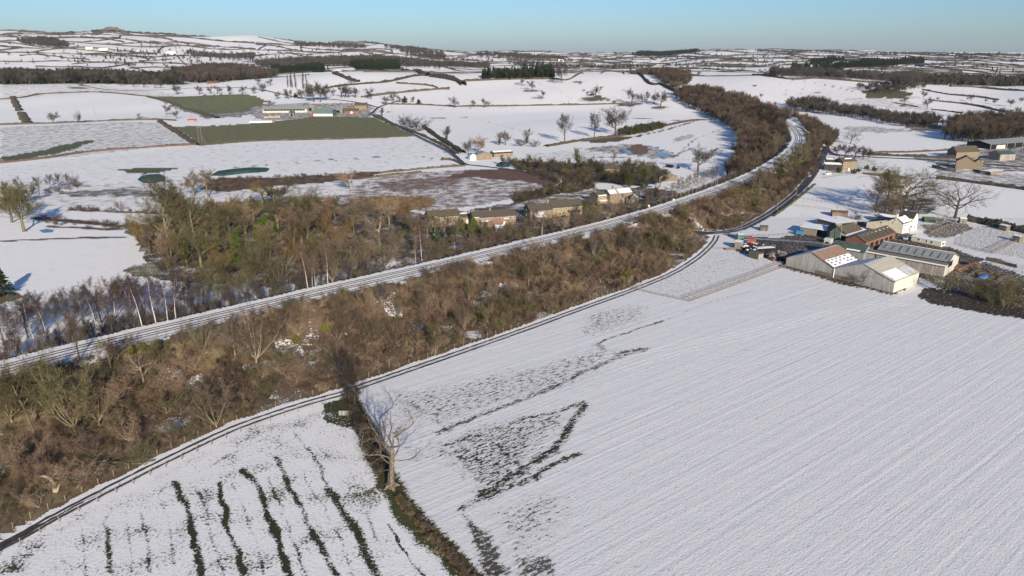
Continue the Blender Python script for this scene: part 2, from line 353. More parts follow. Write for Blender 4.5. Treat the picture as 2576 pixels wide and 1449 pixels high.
LANE = resample(np.array([F(a, b) for a, b in LANE_F]), 3.0)

# ------------------------------------------------------------------ the ground: one sheet to the horizon
def _rows():
    y = list(np.geomspace(28, 80, 22)); py = 288 + FPX * math.tan(math.atan(CAM_H / 82.0) - PITCH)
    while True:
        d = CAM_H / math.tan(math.atan((py - 288) / FPX) + PITCH)
        if d > 640: break
        y.append(d); py -= 1.25
    y += list(np.geomspace(y[-1] * 1.012, 13500, 200)); y += [16000, 20000]
    return np.array(y)
def _noise2(x, y, s, seed=0):   # cheap smooth value noise
    x, y = x / s, y / s; xi, yi = np.floor(x).astype(np.int64), np.floor(y).astype(np.int64); fx, fy = _smooth(x - xi), _smooth(y - yi)
    def h(a, b):
        n = (a * 374761393 + b * 668265263 + seed * 144665) & 0xffffffff; n = ((n ^ (n >> 13)) * 1274126177) & 0xffffffff
        return (n ^ (n >> 16)) % 65536 / 65535.0
    return (h(xi, yi) * (1 - fx) + h(xi + 1, yi) * fx) * (1 - fy) + (h(xi, yi + 1) * (1 - fx) + h(xi + 1, yi + 1) * fx) * fy
def in_poly(x, y, P):
    c = np.zeros(x.shape, bool); n = len(P); j = n - 1
    for i in range(n):
        xi, yi, xj, yj = P[i][0], P[i][1], P[j][0], P[j][1]
        m = ((yi > y) != (yj > y)); t = np.where(m, (xj - xi) * (y - yi) / ((yj - yi) if yj != yi else 1e-9) + xi, 0)
        c ^= m & (x < t); j = i
    return c
def build_ground():
    ys = _rows(); t = np.concatenate([[-2.2, -1.7, -1.4], np.linspace(-1.15, -.82, 14), np.arange(-.80, .8001, .00235), np.linspace(.82, 1.15, 14), [1.4, 1.7, 2.2]])
    Y, T = np.meshgrid(ys, t, indexing='ij'); X = T * Y
    bx = np.array([t * 28 * 6, t * 1500])            # behind the camera
    Xa = np.vstack([bx[::-1], X]); Ya = np.vstack([np.full((1, len(t)), -3000.), np.full((1, len(t)), -60.), Y])
    x, y = Xa.ravel(), Ya.ravel(); z = Z(x, y)
    nr, nc = Xa.shape; idx = np.arange(nr * nc).reshape(nr, nc)
    q = np.stack([idx[:-1, :-1], idx[:-1, 1:], idx[1:, 1:], idx[1:, :-1]], -1).reshape(-1, 4)
    melt = np.full(x.shape, .05); col = np.tile(np.array([[.12, .115, .07]]), (len(x), 1)); rows = np.zeros(x.shape)
    far = y > 1380
    melt[far] = .10
    # wobble the outlines a little so no edge is ruled
    wob = np.clip(y / 150., .6, 6.)
    wx = x + (_noise2(x, y, 7, 1) - .5) * 3.0 * wob * .6 + (_noise2(x, y, 1.9, 2) - .5) * 1.2; wy = y + (_noise2(x, y, 7, 3) - .5) * 3.0 * wob * .6 + (_noise2(x, y, 1.9, 4) - .5) * 1.2
    # field by field difference on the far hills
    cell = _noise2(np.floor(x / 230 + .3 * np.sin(y / 400)), np.floor(y / 330 + .3 * np.sin(x / 300)), 1, 9)
    melt = np.where(far, .03 + .20 * cell ** 2, melt)
    def apply(m, v, c):
        melt[m] = v; col[m] = c
    for v, c, P in ZONES:
        W = GP(P)[:, :2]; lo, hi = W.min(0) - 8, W.max(0) + 8
        b = np.where((x > lo[0]) & (x < hi[0]) & (y > lo[1]) & (y < hi[1]))[0]
        if not len(b): continue
        b = b[in_poly(wx[b], wy[b], W)]
        if c in (GRASS, SOIL) and v < .7 and len(b):      # thin patches fade out towards their edge
            d, _ = seg_dist(wx[b], wy[b], W, True); k = np.clip(d / (6.0 if c == GRASS else 1.6), 0, 1) * (.75 + .5 * _noise2(x[b], y[b], 5, 41)); melt[b] = melt[b] * (1 - np.clip(k, 0, 1)) + v * np.clip(k, 0, 1); col[b] = c
        else: apply(b, v, c)
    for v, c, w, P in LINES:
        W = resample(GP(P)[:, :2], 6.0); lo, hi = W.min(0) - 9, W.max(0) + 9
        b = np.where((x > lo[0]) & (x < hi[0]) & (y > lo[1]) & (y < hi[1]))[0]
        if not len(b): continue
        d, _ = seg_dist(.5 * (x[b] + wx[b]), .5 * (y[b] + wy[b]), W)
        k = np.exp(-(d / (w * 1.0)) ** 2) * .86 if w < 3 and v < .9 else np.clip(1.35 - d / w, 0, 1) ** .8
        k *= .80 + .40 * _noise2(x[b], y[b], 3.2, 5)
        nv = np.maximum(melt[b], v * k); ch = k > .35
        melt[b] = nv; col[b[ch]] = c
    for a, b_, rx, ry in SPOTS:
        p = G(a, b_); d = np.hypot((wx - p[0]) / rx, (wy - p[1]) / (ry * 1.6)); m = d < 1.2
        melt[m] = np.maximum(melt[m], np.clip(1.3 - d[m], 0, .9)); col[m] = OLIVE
    # railway banks
    b = np.where((y > 60) & (y < 980) & (x > -330) & (x < 400))[0]
    d, s = seg_dist(x[b], y[b], RAIL); 
    bound = np.vstack([TRACK, LANE[np.argmin(np.hypot(*(LANE - TRACK[-1]).T)):], [[300, 800], [330, 1000]]]); db, sb = seg_dist(x[b], y[b], bound)
    yb = y[b]
    nearside = (s < 0) & (d > 5.3 + .8 * _noise2(x[b], y[b], 2.5, 6)) & (sb > 0) & (db > 2.1 + 1.2 * _noise2(x[b], y[b], 3, 8)) & (d < 70)
    pat = _noise2(x[b], y[b], 9, 11) * .6 + _noise2(x[b], y[b], 3, 12) * .4
    m = b[nearside]; col[m] = LITTER; melt[m] = np.clip(1.02 - .42 * (pat[nearside] > .66) - .3 * (d[nearside] < 9), .3, 1.0)
    rd = np.clip((_noise2(x[m], y[m], 12, 21) * .6 + _noise2(x[m], y[m], 3, 23) * .4 - .40) * 5, 0, 1)[:, None]; col[m] = col[m] * (1 - rd) + np.array([.145, .10, .07]) * rd
    tn = np.clip((_noise2(x[m], y[m], 9, 22) * .55 + _noise2(x[m], y[m], 2.2, 24) * .45 - .52) * 6, 0, 1)[:, None] * np.clip((-55 - x[m]) / 30, 0, 1)[:, None]; col[m] = col[m] * (1 - tn) + np.array([.27, .225, .125]) * tn
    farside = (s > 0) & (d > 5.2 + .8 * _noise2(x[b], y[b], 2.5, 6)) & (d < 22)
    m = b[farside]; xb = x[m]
    melt[m] = np.where((xb < -45) & (d[farside] > 10), .34, .86) - .25 * (pat[farside] > .66); col[m] = np.array([.055, .046, .036])  # shade of the far slope put into the ground as dark snowless colour
    top = (d <= 5.3); m = b[top]; melt[m] = .02 + .12 * (_noise2(x[m], y[m], 2.2, 14) > .8); col[m] = (.10, .09, .08)
    # drilled rows of the big field right of the ditch, mown-looking rows left of it
    ditch = resample(GP([(880,1000),(905,1060),(950,1150),(990,1235),(1060,1322),(1130,1400),(1200,1475),(1300,1580)])[:, :2], 5.0)
    ditch = np.vstack([ditch, [[40, 10]]])
    sel = np.where((y < 330) & (y > 20) & (x > -160) & (x < 320))[0]
    dd, sd = seg_dist(x[sel], y[sel], ditch); dt, st = seg_dist(x[sel], y[sel], TRACK)
    rows[sel[(st < 0) & (sd > 0)]] = 1.0; rows[sel[(st < 0) & (sd <= 0)]] = -1.0
    me = mesh_from('ground', np.stack([x, y, z], 1), q, None, True)
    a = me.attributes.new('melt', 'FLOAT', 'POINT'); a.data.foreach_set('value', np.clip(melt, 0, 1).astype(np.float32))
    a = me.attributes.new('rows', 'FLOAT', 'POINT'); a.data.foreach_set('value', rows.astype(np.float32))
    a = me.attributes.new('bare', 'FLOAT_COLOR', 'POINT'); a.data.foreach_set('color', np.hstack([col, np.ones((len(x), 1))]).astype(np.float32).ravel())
    me.materials.append(ground_material()); me.validate()
    return tag(link('ground', me), kind='structure')
def ground_material():
    m, nt, b = nt_new('snowy ground'); L = nt.links
    geo = N(nt, 'ShaderNodeNewGeometry'); pos = geo.outputs['Position']
    at = lambda n: N(nt, 'ShaderNodeAttribute', attribute_name=n)
    melt, rows, bare = at('melt').outputs['Fac'], at('rows').outputs['Fac'], at('bare').outputs['Color']
    def noise(scale, detail, rough=.6, st=None, rot=0.0):
        v = pos
        if st:
            mp = N(nt, 'ShaderNodeMapping'); mp.inputs['Rotation'].default_value = (0, 0, rot); L.new(pos, mp.inputs[0])
            m2 = N(nt, 'ShaderNodeMapping'); m2.inputs['Scale'].default_value = st; L.new(mp.outputs[0], m2.inputs[0]); v = m2.outputs[0]
        n = N(nt, 'ShaderNodeTexNoise', Scale=scale, Detail=detail, Roughness=rough); L.new(v, n.inputs['Vector']); return n.outputs[0]
    n1 = noise(2.1, 6, .72); n2 = noise(.16, 4, .6); n3 = noise(1.7, 5, .7, (.33, 1.0, 1.0), -R(38)); n4 = noise(5.0, 3, .6)
    isr = ramp(nt, rows, .3, .7)
    fine = math_n(nt, 'ADD', math_n(nt, 'MULTIPLY', n1, .62), math_n(nt, 'MULTIPLY', n2, .38))
    fr = math_n(nt, 'ADD', math_n(nt, 'MULTIPLY', n3, .62), math_n(nt, 'MULTIPLY', n1, .38))
    nn = N(nt, 'ShaderNodeMix'); L.new(isr, nn.inputs[0]); L.new(fine, nn.inputs[2]); L.new(fr, nn.inputs[3])
    v = math_n(nt, 'ADD', melt, math_n(nt, 'MULTIPLY', math_n(nt, 'SUBTRACT', nn.outputs[0], .5), 3.4))
    f = ramp(nt, v, .42, .56)
    grassv = mix(nt, n4, (.45, .45, .45), (1.35, 1.3, 1.2))
    bm = N(nt, 'ShaderNodeMix', data_type='RGBA', blend_type='MULTIPLY'); bm.inputs[0].default_value = 1; L.new(bare, bm.inputs[6]); L.new(grassv, bm.inputs[7])
    b2 = N(nt, 'ShaderNodeMix', data_type='RGBA', blend_type='MULTIPLY'); b2.inputs[0].default_value = 1; L.new(bm.outputs[2], b2.inputs[6])
    L.new(mix(nt, ramp(nt, n2, .35, .65), (.8, .78, .75), (1.15, 1.12, 1.1)), b2.inputs[7])
    snow = mix(nt, ramp(nt, n2, .3, .7), (.775, .765, .75), (.85, .835, .81))
    snow = mix(nt, isr, snow, (.675, .672, .668)); snow = mix(nt, math_n(nt, 'MULTIPLY', math_n(nt, 'MULTIPLY', isr, n3), .5), snow, (.80, .79, .775))     # the drilled field has a thinner, dirtier cover
    # thin snow lets the stubble show as grey
    snow = mix(nt, math_n(nt, 'MULTIPLY', ramp(nt, v, .14, .42), .30), snow, (.36, .36, .33))
    L.new(mix(nt, f, snow, b2.outputs[2]), b.inputs['Base Color'])
    b.inputs['Roughness'].default_value = .75; b.inputs['Specular IOR Level'].default_value = .25
    # relief: drill rows, tussocks, snow lying proud of bare patches
    wide = noise(.5, 4, .6, (.03, 1.0, 1.0), -R(37)); drill = noise(1.15, 2, .5, (.010, 1.0, 1.0), -R(37)); pebble = noise(2.6, 4, .7, (.5, 1.0, 1.0), -R(37))
    h = math_n(nt, 'MULTIPLY', n1, .10)
    h = math_n(nt, 'ADD', h, math_n(nt, 'MULTIPLY', math_n(nt, 'MULTIPLY', wide, isr), .13))
    h = math_n(nt, 'ADD', h, math_n(nt, 'MULTIPLY', math_n(nt, 'MULTIPLY', drill, isr), .08))
    h = math_n(nt, 'ADD', h, math_n(nt, 'MULTIPLY', pebble, .085))
    h = math_n(nt, 'ADD', h, math_n(nt, 'MULTIPLY', n2, .16))
    h = math_n(nt, 'ADD', h, math_n(nt, 'MULTIPLY', n4, .05)); h = math_n(nt, 'ADD', h, math_n(nt, 'MULTIPLY', f, -.06))
    bp = N(nt, 'ShaderNodeBump', Strength=.85, Distance=1.0); L.new(h, bp.inputs['Height']); L.new(bp.outputs[0], b.inputs['Normal'])
    return m
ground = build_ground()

# ------------------------------------------------------------------ ribbons laid on the ground
def ribbon(name, path, half, matl, lift=.02, parent=None, off=0.0, jitter=0.0, z=None, kind=None, seed=0, ends=None):
    P = np.asarray(path, float)[:, :2]; d = np.gradient(P, axis=0); d /= np.linalg.norm(d, axis=1)[:, None] + 1e-9; n = np.stack([-d[:, 1], d[:, 0]], 1)
    half = np.broadcast_to(np.asarray(half, float), (len(P),))
    rg = np.random.default_rng(seed); j = (lambda: rg.normal(0, jitter, len(P))) if jitter else (lambda: 0)
    l, r = P + n * (off + half + j())[:, None] if jitter else P + n * (off + half)[:, None], P + n * (off - half + j())[:, None] if jitter else P + n * (off - half)[:, None]
    zl = np.full(len(P), z) if z is not None else Z(l[:, 0], l[:, 1]); zr = np.full(len(P), z) if z is not None else Z(r[:, 0], r[:, 1])
    v = np.vstack([np.c_[l, zl + lift], np.c_[r, zr + lift]]); k = len(P); i = np.arange(k - 1)
    o = link(name, mesh_from(name, v, np.stack([i, k + i, k + i + 1, i + 1], 1), matl, True), parent)
    if kind: tag(o, kind=kind)
    return o
# ------------------------------------------------------------------ railway, farm track, lane
M_ballast = mat('dark ballast', (.022, .021, .02), .9, .4, 6.0)
M_rail = mat('rusty rail', (.035, .028, .024), .6, .3, 3.0, spec=.4)
M_sleeper = mat('concrete sleeper', (.09, .085, .08), .9, .3, 5.0)
M_mud = mat('wet track mud', (.032, .031, .027), .75, .45, 1.3, col2=(.065, .062, .056))
M_tar = mat('wet tarmac', (.050, .049, .052), .55, .35, .8)
M_slush = mat('slush', (.55, .56, .58), .7, .3, .9, col2=(.22, .21, .20))
def offset_path(P, off):
    d = np.gradient(P, axis=0); d /= np.linalg.norm(d, axis=1)[:, None]; return P + np.stack([-d[:, 1], d[:, 0]], 1) * off
RAILV = RAIL[(RAIL[:, 1] < 840)]
RAILV = resample(RAILV, 3.0)
def sweep_box(name, P, hw, z0, z1, matl, parent=None):
    d = np.gradient(P, axis=0); d /= np.linalg.norm(d, axis=1)[:, None]; n = np.stack([-d[:, 1], d[:, 0]], 1); k = len(P)
    v = np.vstack([np.c_[P + n * hw, np.full(k, z0)], np.c_[P + n * hw, np.full(k, z1)], np.c_[P - n * hw, np.full(k, z1)], np.c_[P - n * hw, np.full(k, z0)]])
    i = np.arange(k - 1); f = np.vstack([np.stack([a * k + i, a * k + i + 1, b * k + i + 1, b * k + i], 1) for a, b in ((0, 1), (1, 2), (2, 3))])
    return link(name, mesh_from(name, v, f, matl), parent)
def build_tracks():
    rg = np.random.default_rng(3)
    for c, lab in ((1.72, 'snow covered railway track on the far side of the twin line, beside the birches'), (-1.72, 'snow covered railway track on the near side of the twin line, above the scrub bank')):
        p0 = offset_path(RAILV, c)[len(RAILV) // 2]
        t = empty('railway_track', (0, 0, 0)); tag(t, lab, 'railway track', 'tracks of the twin railway line')
        for g in (.7175, -.7175):
            P = offset_path(RAILV, c + g)
            sweep_box('rail', P, .07, RAIL_Z + .03, RAIL_Z + .12, M_rail, t)
            ribbon('ballast_groove', P, .26, M_ballast, .05, t, off=-.06, jitter=.035, z=RAIL_Z, seed=int(c * 10 + g * 7 + 40))
        # sleeper ends showing through the snow beside the rails
        mb_v, mb_f = [], []
        near = RAILV[RAILV[:, 1] < 330]; fine = resample(near, .72)
        d = np.gradient(fine, axis=0); d /= np.linalg.norm(d, axis=1)[:, None]; n = np.stack([-d[:, 1], d[:, 0]], 1)
        C = fine + n * c; keep = rg.random(len(C)) < .7; C, d, n = C[keep], d[keep], n[keep]
        side = .7175; L = rg.uniform(.08, .26, len(C)); vs = []
        for sgn, w in ((1, .12), (1, -.12), (-1, -.12), (-1, .12)):
            off = side - .15 if sgn > 0 else None
            vs.append(C + n * ((side - .10) if sgn > 0 else (side - .18 - L))[..., None] + d * w if np.ndim((side - .18 - L)) and sgn < 0 else C + n * (side - .10) + d * w)
        V = np.stack(vs, 1); V = np.concatenate([V, np.full(V.shape[:2] + (1,), RAIL_Z + .075)], 2)
        k = len(C); me = mesh_from('sleepers', V.reshape(-1, 3), np.arange(4 * k).reshape(k, 4), M_sleeper)
        tag(link('sleepers', me, t), kind='stuff')
build_tracks()
# drainage line and cable trough along the near shoulder
ribbon('cable_trough', offset_path(RAILV[(RAILV[:, 1] < 420)], -4.7), .16, M_ballast, .03, None, jitter=.05, z=RAIL_Z, kind='structure', seed=5)
TR = resample(TRACK, 1.0)
for k, off in enumerate((.85, -.85)):
    ribbon('farm_track', TR, .36, M_mud, .02, None, off=off, jitter=.055, kind='structure', seed=20 + k)
# muddier, joined-up stretch at the left end
_ml = resample(np.array([F(a, b) for a, b in [(-260,1560),(-60,1412),(60,1345),(120,1311),(200,1268),(260,1237)]]), 1.0)
ribbon('farm_track', _ml, np.interp(np.arange(len(_ml)), [0, len(_ml) * .45, len(_ml)], [.75, .6, .02]), M_mud, .012, None, off=.1, jitter=.16, kind='structure', seed=31)
LN = resample(LANE, 2.0)
ribbon('lane', LN, 2.3, M_tar, .05, kind='structure', jitter=.08, seed=41)
ribbon('lane_slush', LN, .28, M_slush, .062, off=.1, jitter=.09, kind='structure', seed=42)
for k, off in enumerate((2.2, -2.2)):
    ribbon('lane_slush', LN, .30, M_slush, .06, off=off, jitter=.12, kind='structure', seed=43 + k)
# farm drive from the lane into the yard, and the lane beyond the railway
DRIVE = resample(np.array([F(a, b) for a, b in [(1822,588),(1860,594),(1920,602),(1990,606),(2060,612),(2120,622)]]), 2.0)
ribbon('farm_drive', DRIVE, 2.3, M_tar, .045, kind='structure', jitter=.2, seed=51)
for off, w in ((.9, .25), (-.7, .3), (0.1, .15)):
    ribbon('drive_slush', DRIVE, w, M_slush, .058, off=off, jitter=.14, kind='structure', seed=int(60 + off * 9))
FARLANE = [[(948,288),(1000,318),(1060,348),(1110,372),(1138,388),(1150,398),(1160,408),(1172,414)], [(928,290),(950,272),(975,262),(1010,252)], [(1172,414),(1230,420),(1320,432),(1420,448),(1560,462),(1640,470)],
           [(200,214),(330,228),(480,222),(620,222),(760,246),(900,258),(950,270)], [(2078,370),(2100,388),(2200,396),(2330,402),(2460,412),(2576,420)]]
for k, L_ in enumerate(FARLANE):
    ribbon('lane', resample(GP(L_)[:, :2], 6.0), 2.0, M_tar, .25 if k != 2 else .06, kind='structure', jitter=.2, seed=70 + k)
    if k in (0, 1): ribbon('lane_slush', resample(GP(L_)[:, :2], 6.0), .5, M_slush, .3, off=-2.2, jitter=.2, kind='structure', seed=80 + k)
# tyre marks pressed into the snow of the big field
M_press = mat('pressed snow', (.90, .90, .89), .6, .15, .8)
for k, L_ in enumerate([[(1500,905),(1650,880),(1800,850),(2000,805),(2170,768),(2290,752)], [(1560,930),(1700,890),(1900,842),(2080,800),(2200,775),(2300,762)]]):
    P = resample(GP(L_)[:, :2], 1.5)
    for off in (.8, -.8): ribbon('tyre_mark', P, .13, M_press, .03, off=off, jitter=.03, kind='structure', seed=90 + k)
# small pools
M_water = mat('cold water', (.05, .09, .13), .06, .2, .2, spec=.6)
def pool(pts, name='pool'):
    W = GP(pts); z = W[:, 2].max() + .15; n = len(W)
    return tag(link(name, mesh_from(name, [(p[0], p[1], z) for p in W], [tuple(range(n))], M_water)), kind='structure')
pool([(1554,379),(1566,376),(1580,378),(1590,383),(1585,386),(1566,385)]); pool([(1648,387),(1662,383),(1680,385),(1686,390),(1675,394),(1655,393)])
pool([(98,580),(118,576),(136,579),(130,585),(108,586)]); pool([(390,548),(404,544),(408,550),(398,556)])
# ------------------------------------------------------------------ bare trees and shrubs: a few kinds, each grown as limbs + twigs
def unit(v): return v / (np.linalg.norm(v) + 1e-9)
class Grow:
    def __init__(s, seed): s.r = np.random.default_rng(seed); s.limb = []; s.fine = []; s.tips = []
    def turn(s, d, ang):
        a = s.r.normal(size=3); a = unit(a - d * (a @ d)); return unit(d * math.cos(ang) + a * math.sin(ang))
    def branch(s, p, d, L, r, lev, P):
        n = P['seg'][lev]; pts, rad = [p], [r]; w = P['wob'][lev]; up = P['up'][lev]
        dirs = [d]
        for i in range(n):
            d = unit(d + s.r.normal(size=3) * w + np.array([0, 0, up])); p = p + d * (L / n); pts.append(p); dirs.append(d)
            rad.append(r * (1 - (1 - P['taper']) * (i + 1) / n))
        (s.limb if lev < P['limb_levels'] else s.fine).append((np.array(pts), np.array(rad), 5 if lev == 0 else (4 if lev == 1 else 3)))
        if lev == P['levels'] - 1:
            s.tips.append((np.array(pts), np.array(dirs), L)); return
        lo, k = P['from'][lev], P['kids'][lev]
        k = max(1, int(round(k * s.r.uniform(.8, 1.2))))
        for j in range(k):
            t = lo + (1 - lo) * (j + s.r.uniform(.1, .9)) / k; x = t * n; i = min(int(x), n - 1); f = x - i
            q = pts[i] * (1 - f) + pts[i + 1] * f; dd = dirs[min(i + 1, n)]
            ang = R(P['ang'][lev]) * s.r.uniform(.7, 1.25); c = s.turn(dd, ang)
            if c[2] < P.get('minz', -.2): c = unit(c + np.array([0, 0, .5]))
            shape = P['shape'](t) if lev == 0 else 1 - .45 * t
            s.branch(q, c, L * P['ratio'][lev] * shape * s.r.uniform(.8, 1.2), max(r * (1 - (1 - P['taper']) * t) * P['rr'][lev], .008), lev + 1, P)
        if lev == 0 or P.get('lead', True):      # the leader carries on
            if lev < P['levels'] - 1 and lev > 0: s.branch(pts[-1], dirs[-1], L * .5, rad[-1], min(lev + 1, P['levels'] - 1), P)
def tubes(br):
    V, Fc, n0 = [], [], 0
    for pts, rad, n in br:
        m = len(pts); d = np.gradient(pts, axis=0); d /= np.linalg.norm(d, axis=1)[:, None] + 1e-9
        ref = np.array([.3, .9, .2]) if abs(d[0][2]) > .5 else np.array([.1, .2, 1.])
        u = np.cross(d, ref); u /= np.linalg.norm(u, axis=1)[:, None] + 1e-9; w = np.cross(d, u)
        a = 2 * np.pi * np.arange(n) / n
        ring = pts[:, None, :] + rad[:, None, None] * (np.cos(a)[None, :, None] * u[:, None, :] + np.sin(a)[None, :, None] * w[:, None, :])
        V.append(ring.reshape(-1, 3)); i = np.arange(m - 1)[:, None] * n + np.arange(n)[None, :]; j = np.arange(m - 1)[:, None] * n + (np.arange(n)[None, :] + 1) % n
        Fc.append(np.stack([i, j, j + n, i + n], -1).reshape(-1, 4) + n0); n0 += m * n
    if not V: return np.zeros((0, 3)), np.zeros((0, 4), int)
    return np.vstack(V), np.vstack(Fc)
def blades(rg, tips, per, length, width, spread=.9, droop=0.0):
    """thin twig blades (degenerate quads kept as slim kites) springing from the last branches"""
    Vs = []
    for pts, dirs, L in tips:
        k = max(1, int(per * rg.uniform(.7, 1.3))); t = rg.random(k) ** .7 * (len(pts) - 1); i = np.minimum(t.astype(int), len(pts) - 2); f = (t - i)[:, None]
        b = pts[i] * (1 - f) + pts[i + 1] * f; d = dirs[i + 1] + rg.normal(size=(k, 3)) * spread; d[:, 2] += -droop; d /= np.linalg.norm(d, axis=1)[:, None]
        l = length * rg.uniform(.5, 1.3, (k, 1)); s = rg.normal(size=(k, 3)); s -= d * (s * d).sum(1, keepdims=True); s /= np.linalg.norm(s, axis=1)[:, None] + 1e-9
        e = b + d * l + rg.normal(size=(k, 3)) * .12 * l; mid = b + d * l * .45
        Vs.append(np.stack([b, mid + s * width * .5, e, mid - s * width * .5], 1))
    V = np.concatenate(Vs).reshape(-1, 3); return V, np.arange(len(V)).reshape(-1, 4)
def leaves(rg, centres, radii, n, size, flat=.35):
    """leaf-sized faces on and inside lumpy clumps"""
    c = rg.integers(0, len(centres), n); v = rg.normal(size=(n, 3)); v /= np.linalg.norm(v, axis=1)[:, None]
    p = centres[c] + v * radii[c] * (rg.random((n, 1)) ** .45); a = rg.normal(size=(n, 3)) + v * .6; a /= np.linalg.norm(a, axis=1)[:, None]
    b = np.cross(a, rg.normal(size=(n, 3))); b /= np.linalg.norm(b, axis=1)[:, None]; s = size * rg.uniform(.6, 1.4, (n, 1)); w = np.cross(a, b)
    V = np.stack([p - b * s, p + w * s * flat, p + b * s, p - w * s * flat], 1); return V.reshape(-1, 3), np.arange(4 * n).reshape(n, 4)
SH_ROUND = lambda t: .55 + .75 * math.sin(min(1, .25 + t * .8) * math.pi) ** .8
SPEC = {
 'oak': dict(H=12, r=.42, seg=(5, 6, 5, 3), wob=(.06, .20, .26, .25), up=(.05, .05, .04, .05), taper=.5, limb_levels=3, levels=4, kids=(9, 6, 5, 0), ratio=(1.05, .55, .5, 0), rr=(.5, .5, .5, 0), ang=(58, 50, 48, 0), shape=lambda t: 1.15 - .35 * t, trunk=.46, **{'from': (.42, .25, .2, 0)}, tw=(16, .85, .040, .8, 0)),
 'openoak': dict(H=12, r=.40, seg=(5, 6, 5, 3), wob=(.06, .20, .26, .25), up=(.05, .05, .04, .05), taper=.5, limb_levels=3, levels=4, kids=(9, 6, 5, 0), ratio=(1.05, .55, .5, 0), rr=(.5, .5, .5, 0), ang=(58, 50, 48, 0), shape=lambda t: 1.15 - .35 * t, trunk=.46, **{'from': (.42, .25, .2, 0)}, tw=(6, .9, .034, .7, 0)),
 'ash': dict(H=14, r=.34, seg=(7, 6, 4, 3), wob=(.05, .12, .16, .2), up=(.05, .10, .07, .05), taper=.3, limb_levels=3, levels=4, kids=(13, 6, 4, 0), ratio=(.46, .5, .5, 0), rr=(.45, .5, .5, 0), ang=(42, 38, 40, 0), shape=lambda t: 1.25 - .75 * t, trunk=.86, **{'from': (.22, .2, .2, 0)}, tw=(15, .9, .038, .6, 0)),
 'fan': dict(H=9, r=.22, seg=(3, 7, 5, 3), wob=(.05, .10, .14, .2), up=(.1, .07, .05, .04), taper=.35, limb_levels=3, levels=4, kids=(9, 7, 4, 0), ratio=(4.2, .42, .5, 0), rr=(.7, .45, .5, 0), ang=(34, 30, 36, 0), shape=lambda t: 1.0, trunk=.17, **{'from': (.4, .25, .2, 0)}, tw=(12, .8, .034, .55, 0)),
 'birch': dict(H=13, r=.17, seg=(8, 4, 3, 3), wob=(.035, .12, .2, .2), up=(.03, .06, .0, -.03), taper=.2, limb_levels=1, levels=3, kids=(24, 6, 0, 0), ratio=(.23, .5, .5, 0), rr=(.35, .45, .5, 0), ang=(42, 40, 40, 0), shape=lambda t: 1.35 - .9 * t, trunk=1.0, **{'from': (.3, .15, .2, 0)}, tw=(16, .85, .034, .8, .25)),
 'poplar': dict(H=16, r=.25, seg=(8, 5, 3, 3), wob=(.03, .08, .15, .2), up=(.03, .2, .15, .05), taper=.25, limb_levels=1, levels=3, kids=(30, 6, 0, 0), ratio=(.17, .5, .5, 0), rr=(.35, .45, .5, 0), ang=(26, 30, 30, 0), shape=lambda t: 1.2 - .6 * t, trunk=1.0, **{'from': (.12, .15, .2, 0)}, tw=(16, .8, .045, .5, 0)),
 'shrub': dict(H=4.2, r=.11, seg=(2, 5, 4, 3), wob=(.1, .16, .22, .2), up=(.05, .08, .04, .04), taper=.4, limb_levels=3, levels=4, kids=(9, 5, 4, 0), ratio=(7.0, .48, .55, 0), rr=(.8, .5, .5, 0), ang=(44, 38, 42, 0), shape=lambda t: 1.0, trunk=.09, **{'from': (.2, .2, .15, 0)}, tw=(7, .6, .028, .7, 0)),
 'thorn': dict(H=5, r=.14, seg=(3, 5, 4, 3), wob=(.12, .24, .3, .3), up=(.05, .04, .03, .03), taper=.45, limb_levels=3, levels=4, kids=(8, 6, 5, 0), ratio=(1.35, .55, .55, 0), rr=(.55, .5, .5, 0), ang=(60, 52, 50, 0), shape=lambda t: 1.1 - .2 * t, trunk=.34, **{'from': (.3, .2, .2, 0)}, tw=(7, .5, .030, .9, 0)),
}
def grow_mesh(kind, seed):
    P = SPEC[kind]; g = Grow(seed); g.branch(np.zeros(3) - [0, 0, .3], np.array([0, 0, 1.]), P['H'] * P['trunk'], P['r'], 0, P)
    lv, lf = tubes(g.limb); fv, ff = tubes(g.fine); t = P['tw']; bv, bf = blades(g.r, g.tips, t[0], t[1], t[2], t[3], t[4])
    cv = np.vstack([fv, bv]); cf = np.vstack([ff, bf + len(fv)])
    top = max(cv[:, 2].max(), 1); k = P['H'] / np.percentile(cv[:, 2], 99.5)
    return lv * k, lf, cv * k, cf
def tone(name, c, c2=None, rand=.22): return mat(name, c, .9, .3, 2.5, col2=c2, rand=rand, spec=.1, detail=2)
BARK = {'khaki': tone('khaki bark', (.27, .235, .155), (.15, .13, .08)), 'lichen': tone('lichen bark', (.24, .215, .13), (.14, .125, .075)), 'pale': tone('pale bark', (.40, .345, .27), (.24, .205, .155)),
        'grey': tone('grey bark', (.17, .15, .125), (.09, .08, .065)), 'dark': tone('dark bark', (.11, .095, .075), (.06, .05, .04)), 'white': tone('birch bark', (.62, .57, .50), (.36, .32, .28), .1)}
TWIG = {'brown': tone('brown twigs', (.178, .140, .10), (.104, .08, .056)), 'olive': tone('olive twigs', (0.137, 0.122, 0.063), (0.081, 0.070, 0.033)), 'red': tone('reddish twigs', (.16, .104, .08), (.093, .062, .049)),
        'grey': tone('grey twigs', (.104, .096, .086), (.058, .053, .048)), 'purple': tone('purple twigs', (0.104, 0.074, 0.074), (0.059, 0.043, 0.046)), 'tan': tone('tan twigs', (.31, .22, .15), (.19, .13, .09)),
        'gold': tone('golden twigs', (0.222, 0.148, 0.048), (0.133, 0.089, 0.030)), 'dark': tone('dark twigs', (0.074, 0.061, 0.049), (0.041, 0.033, 0.028))}
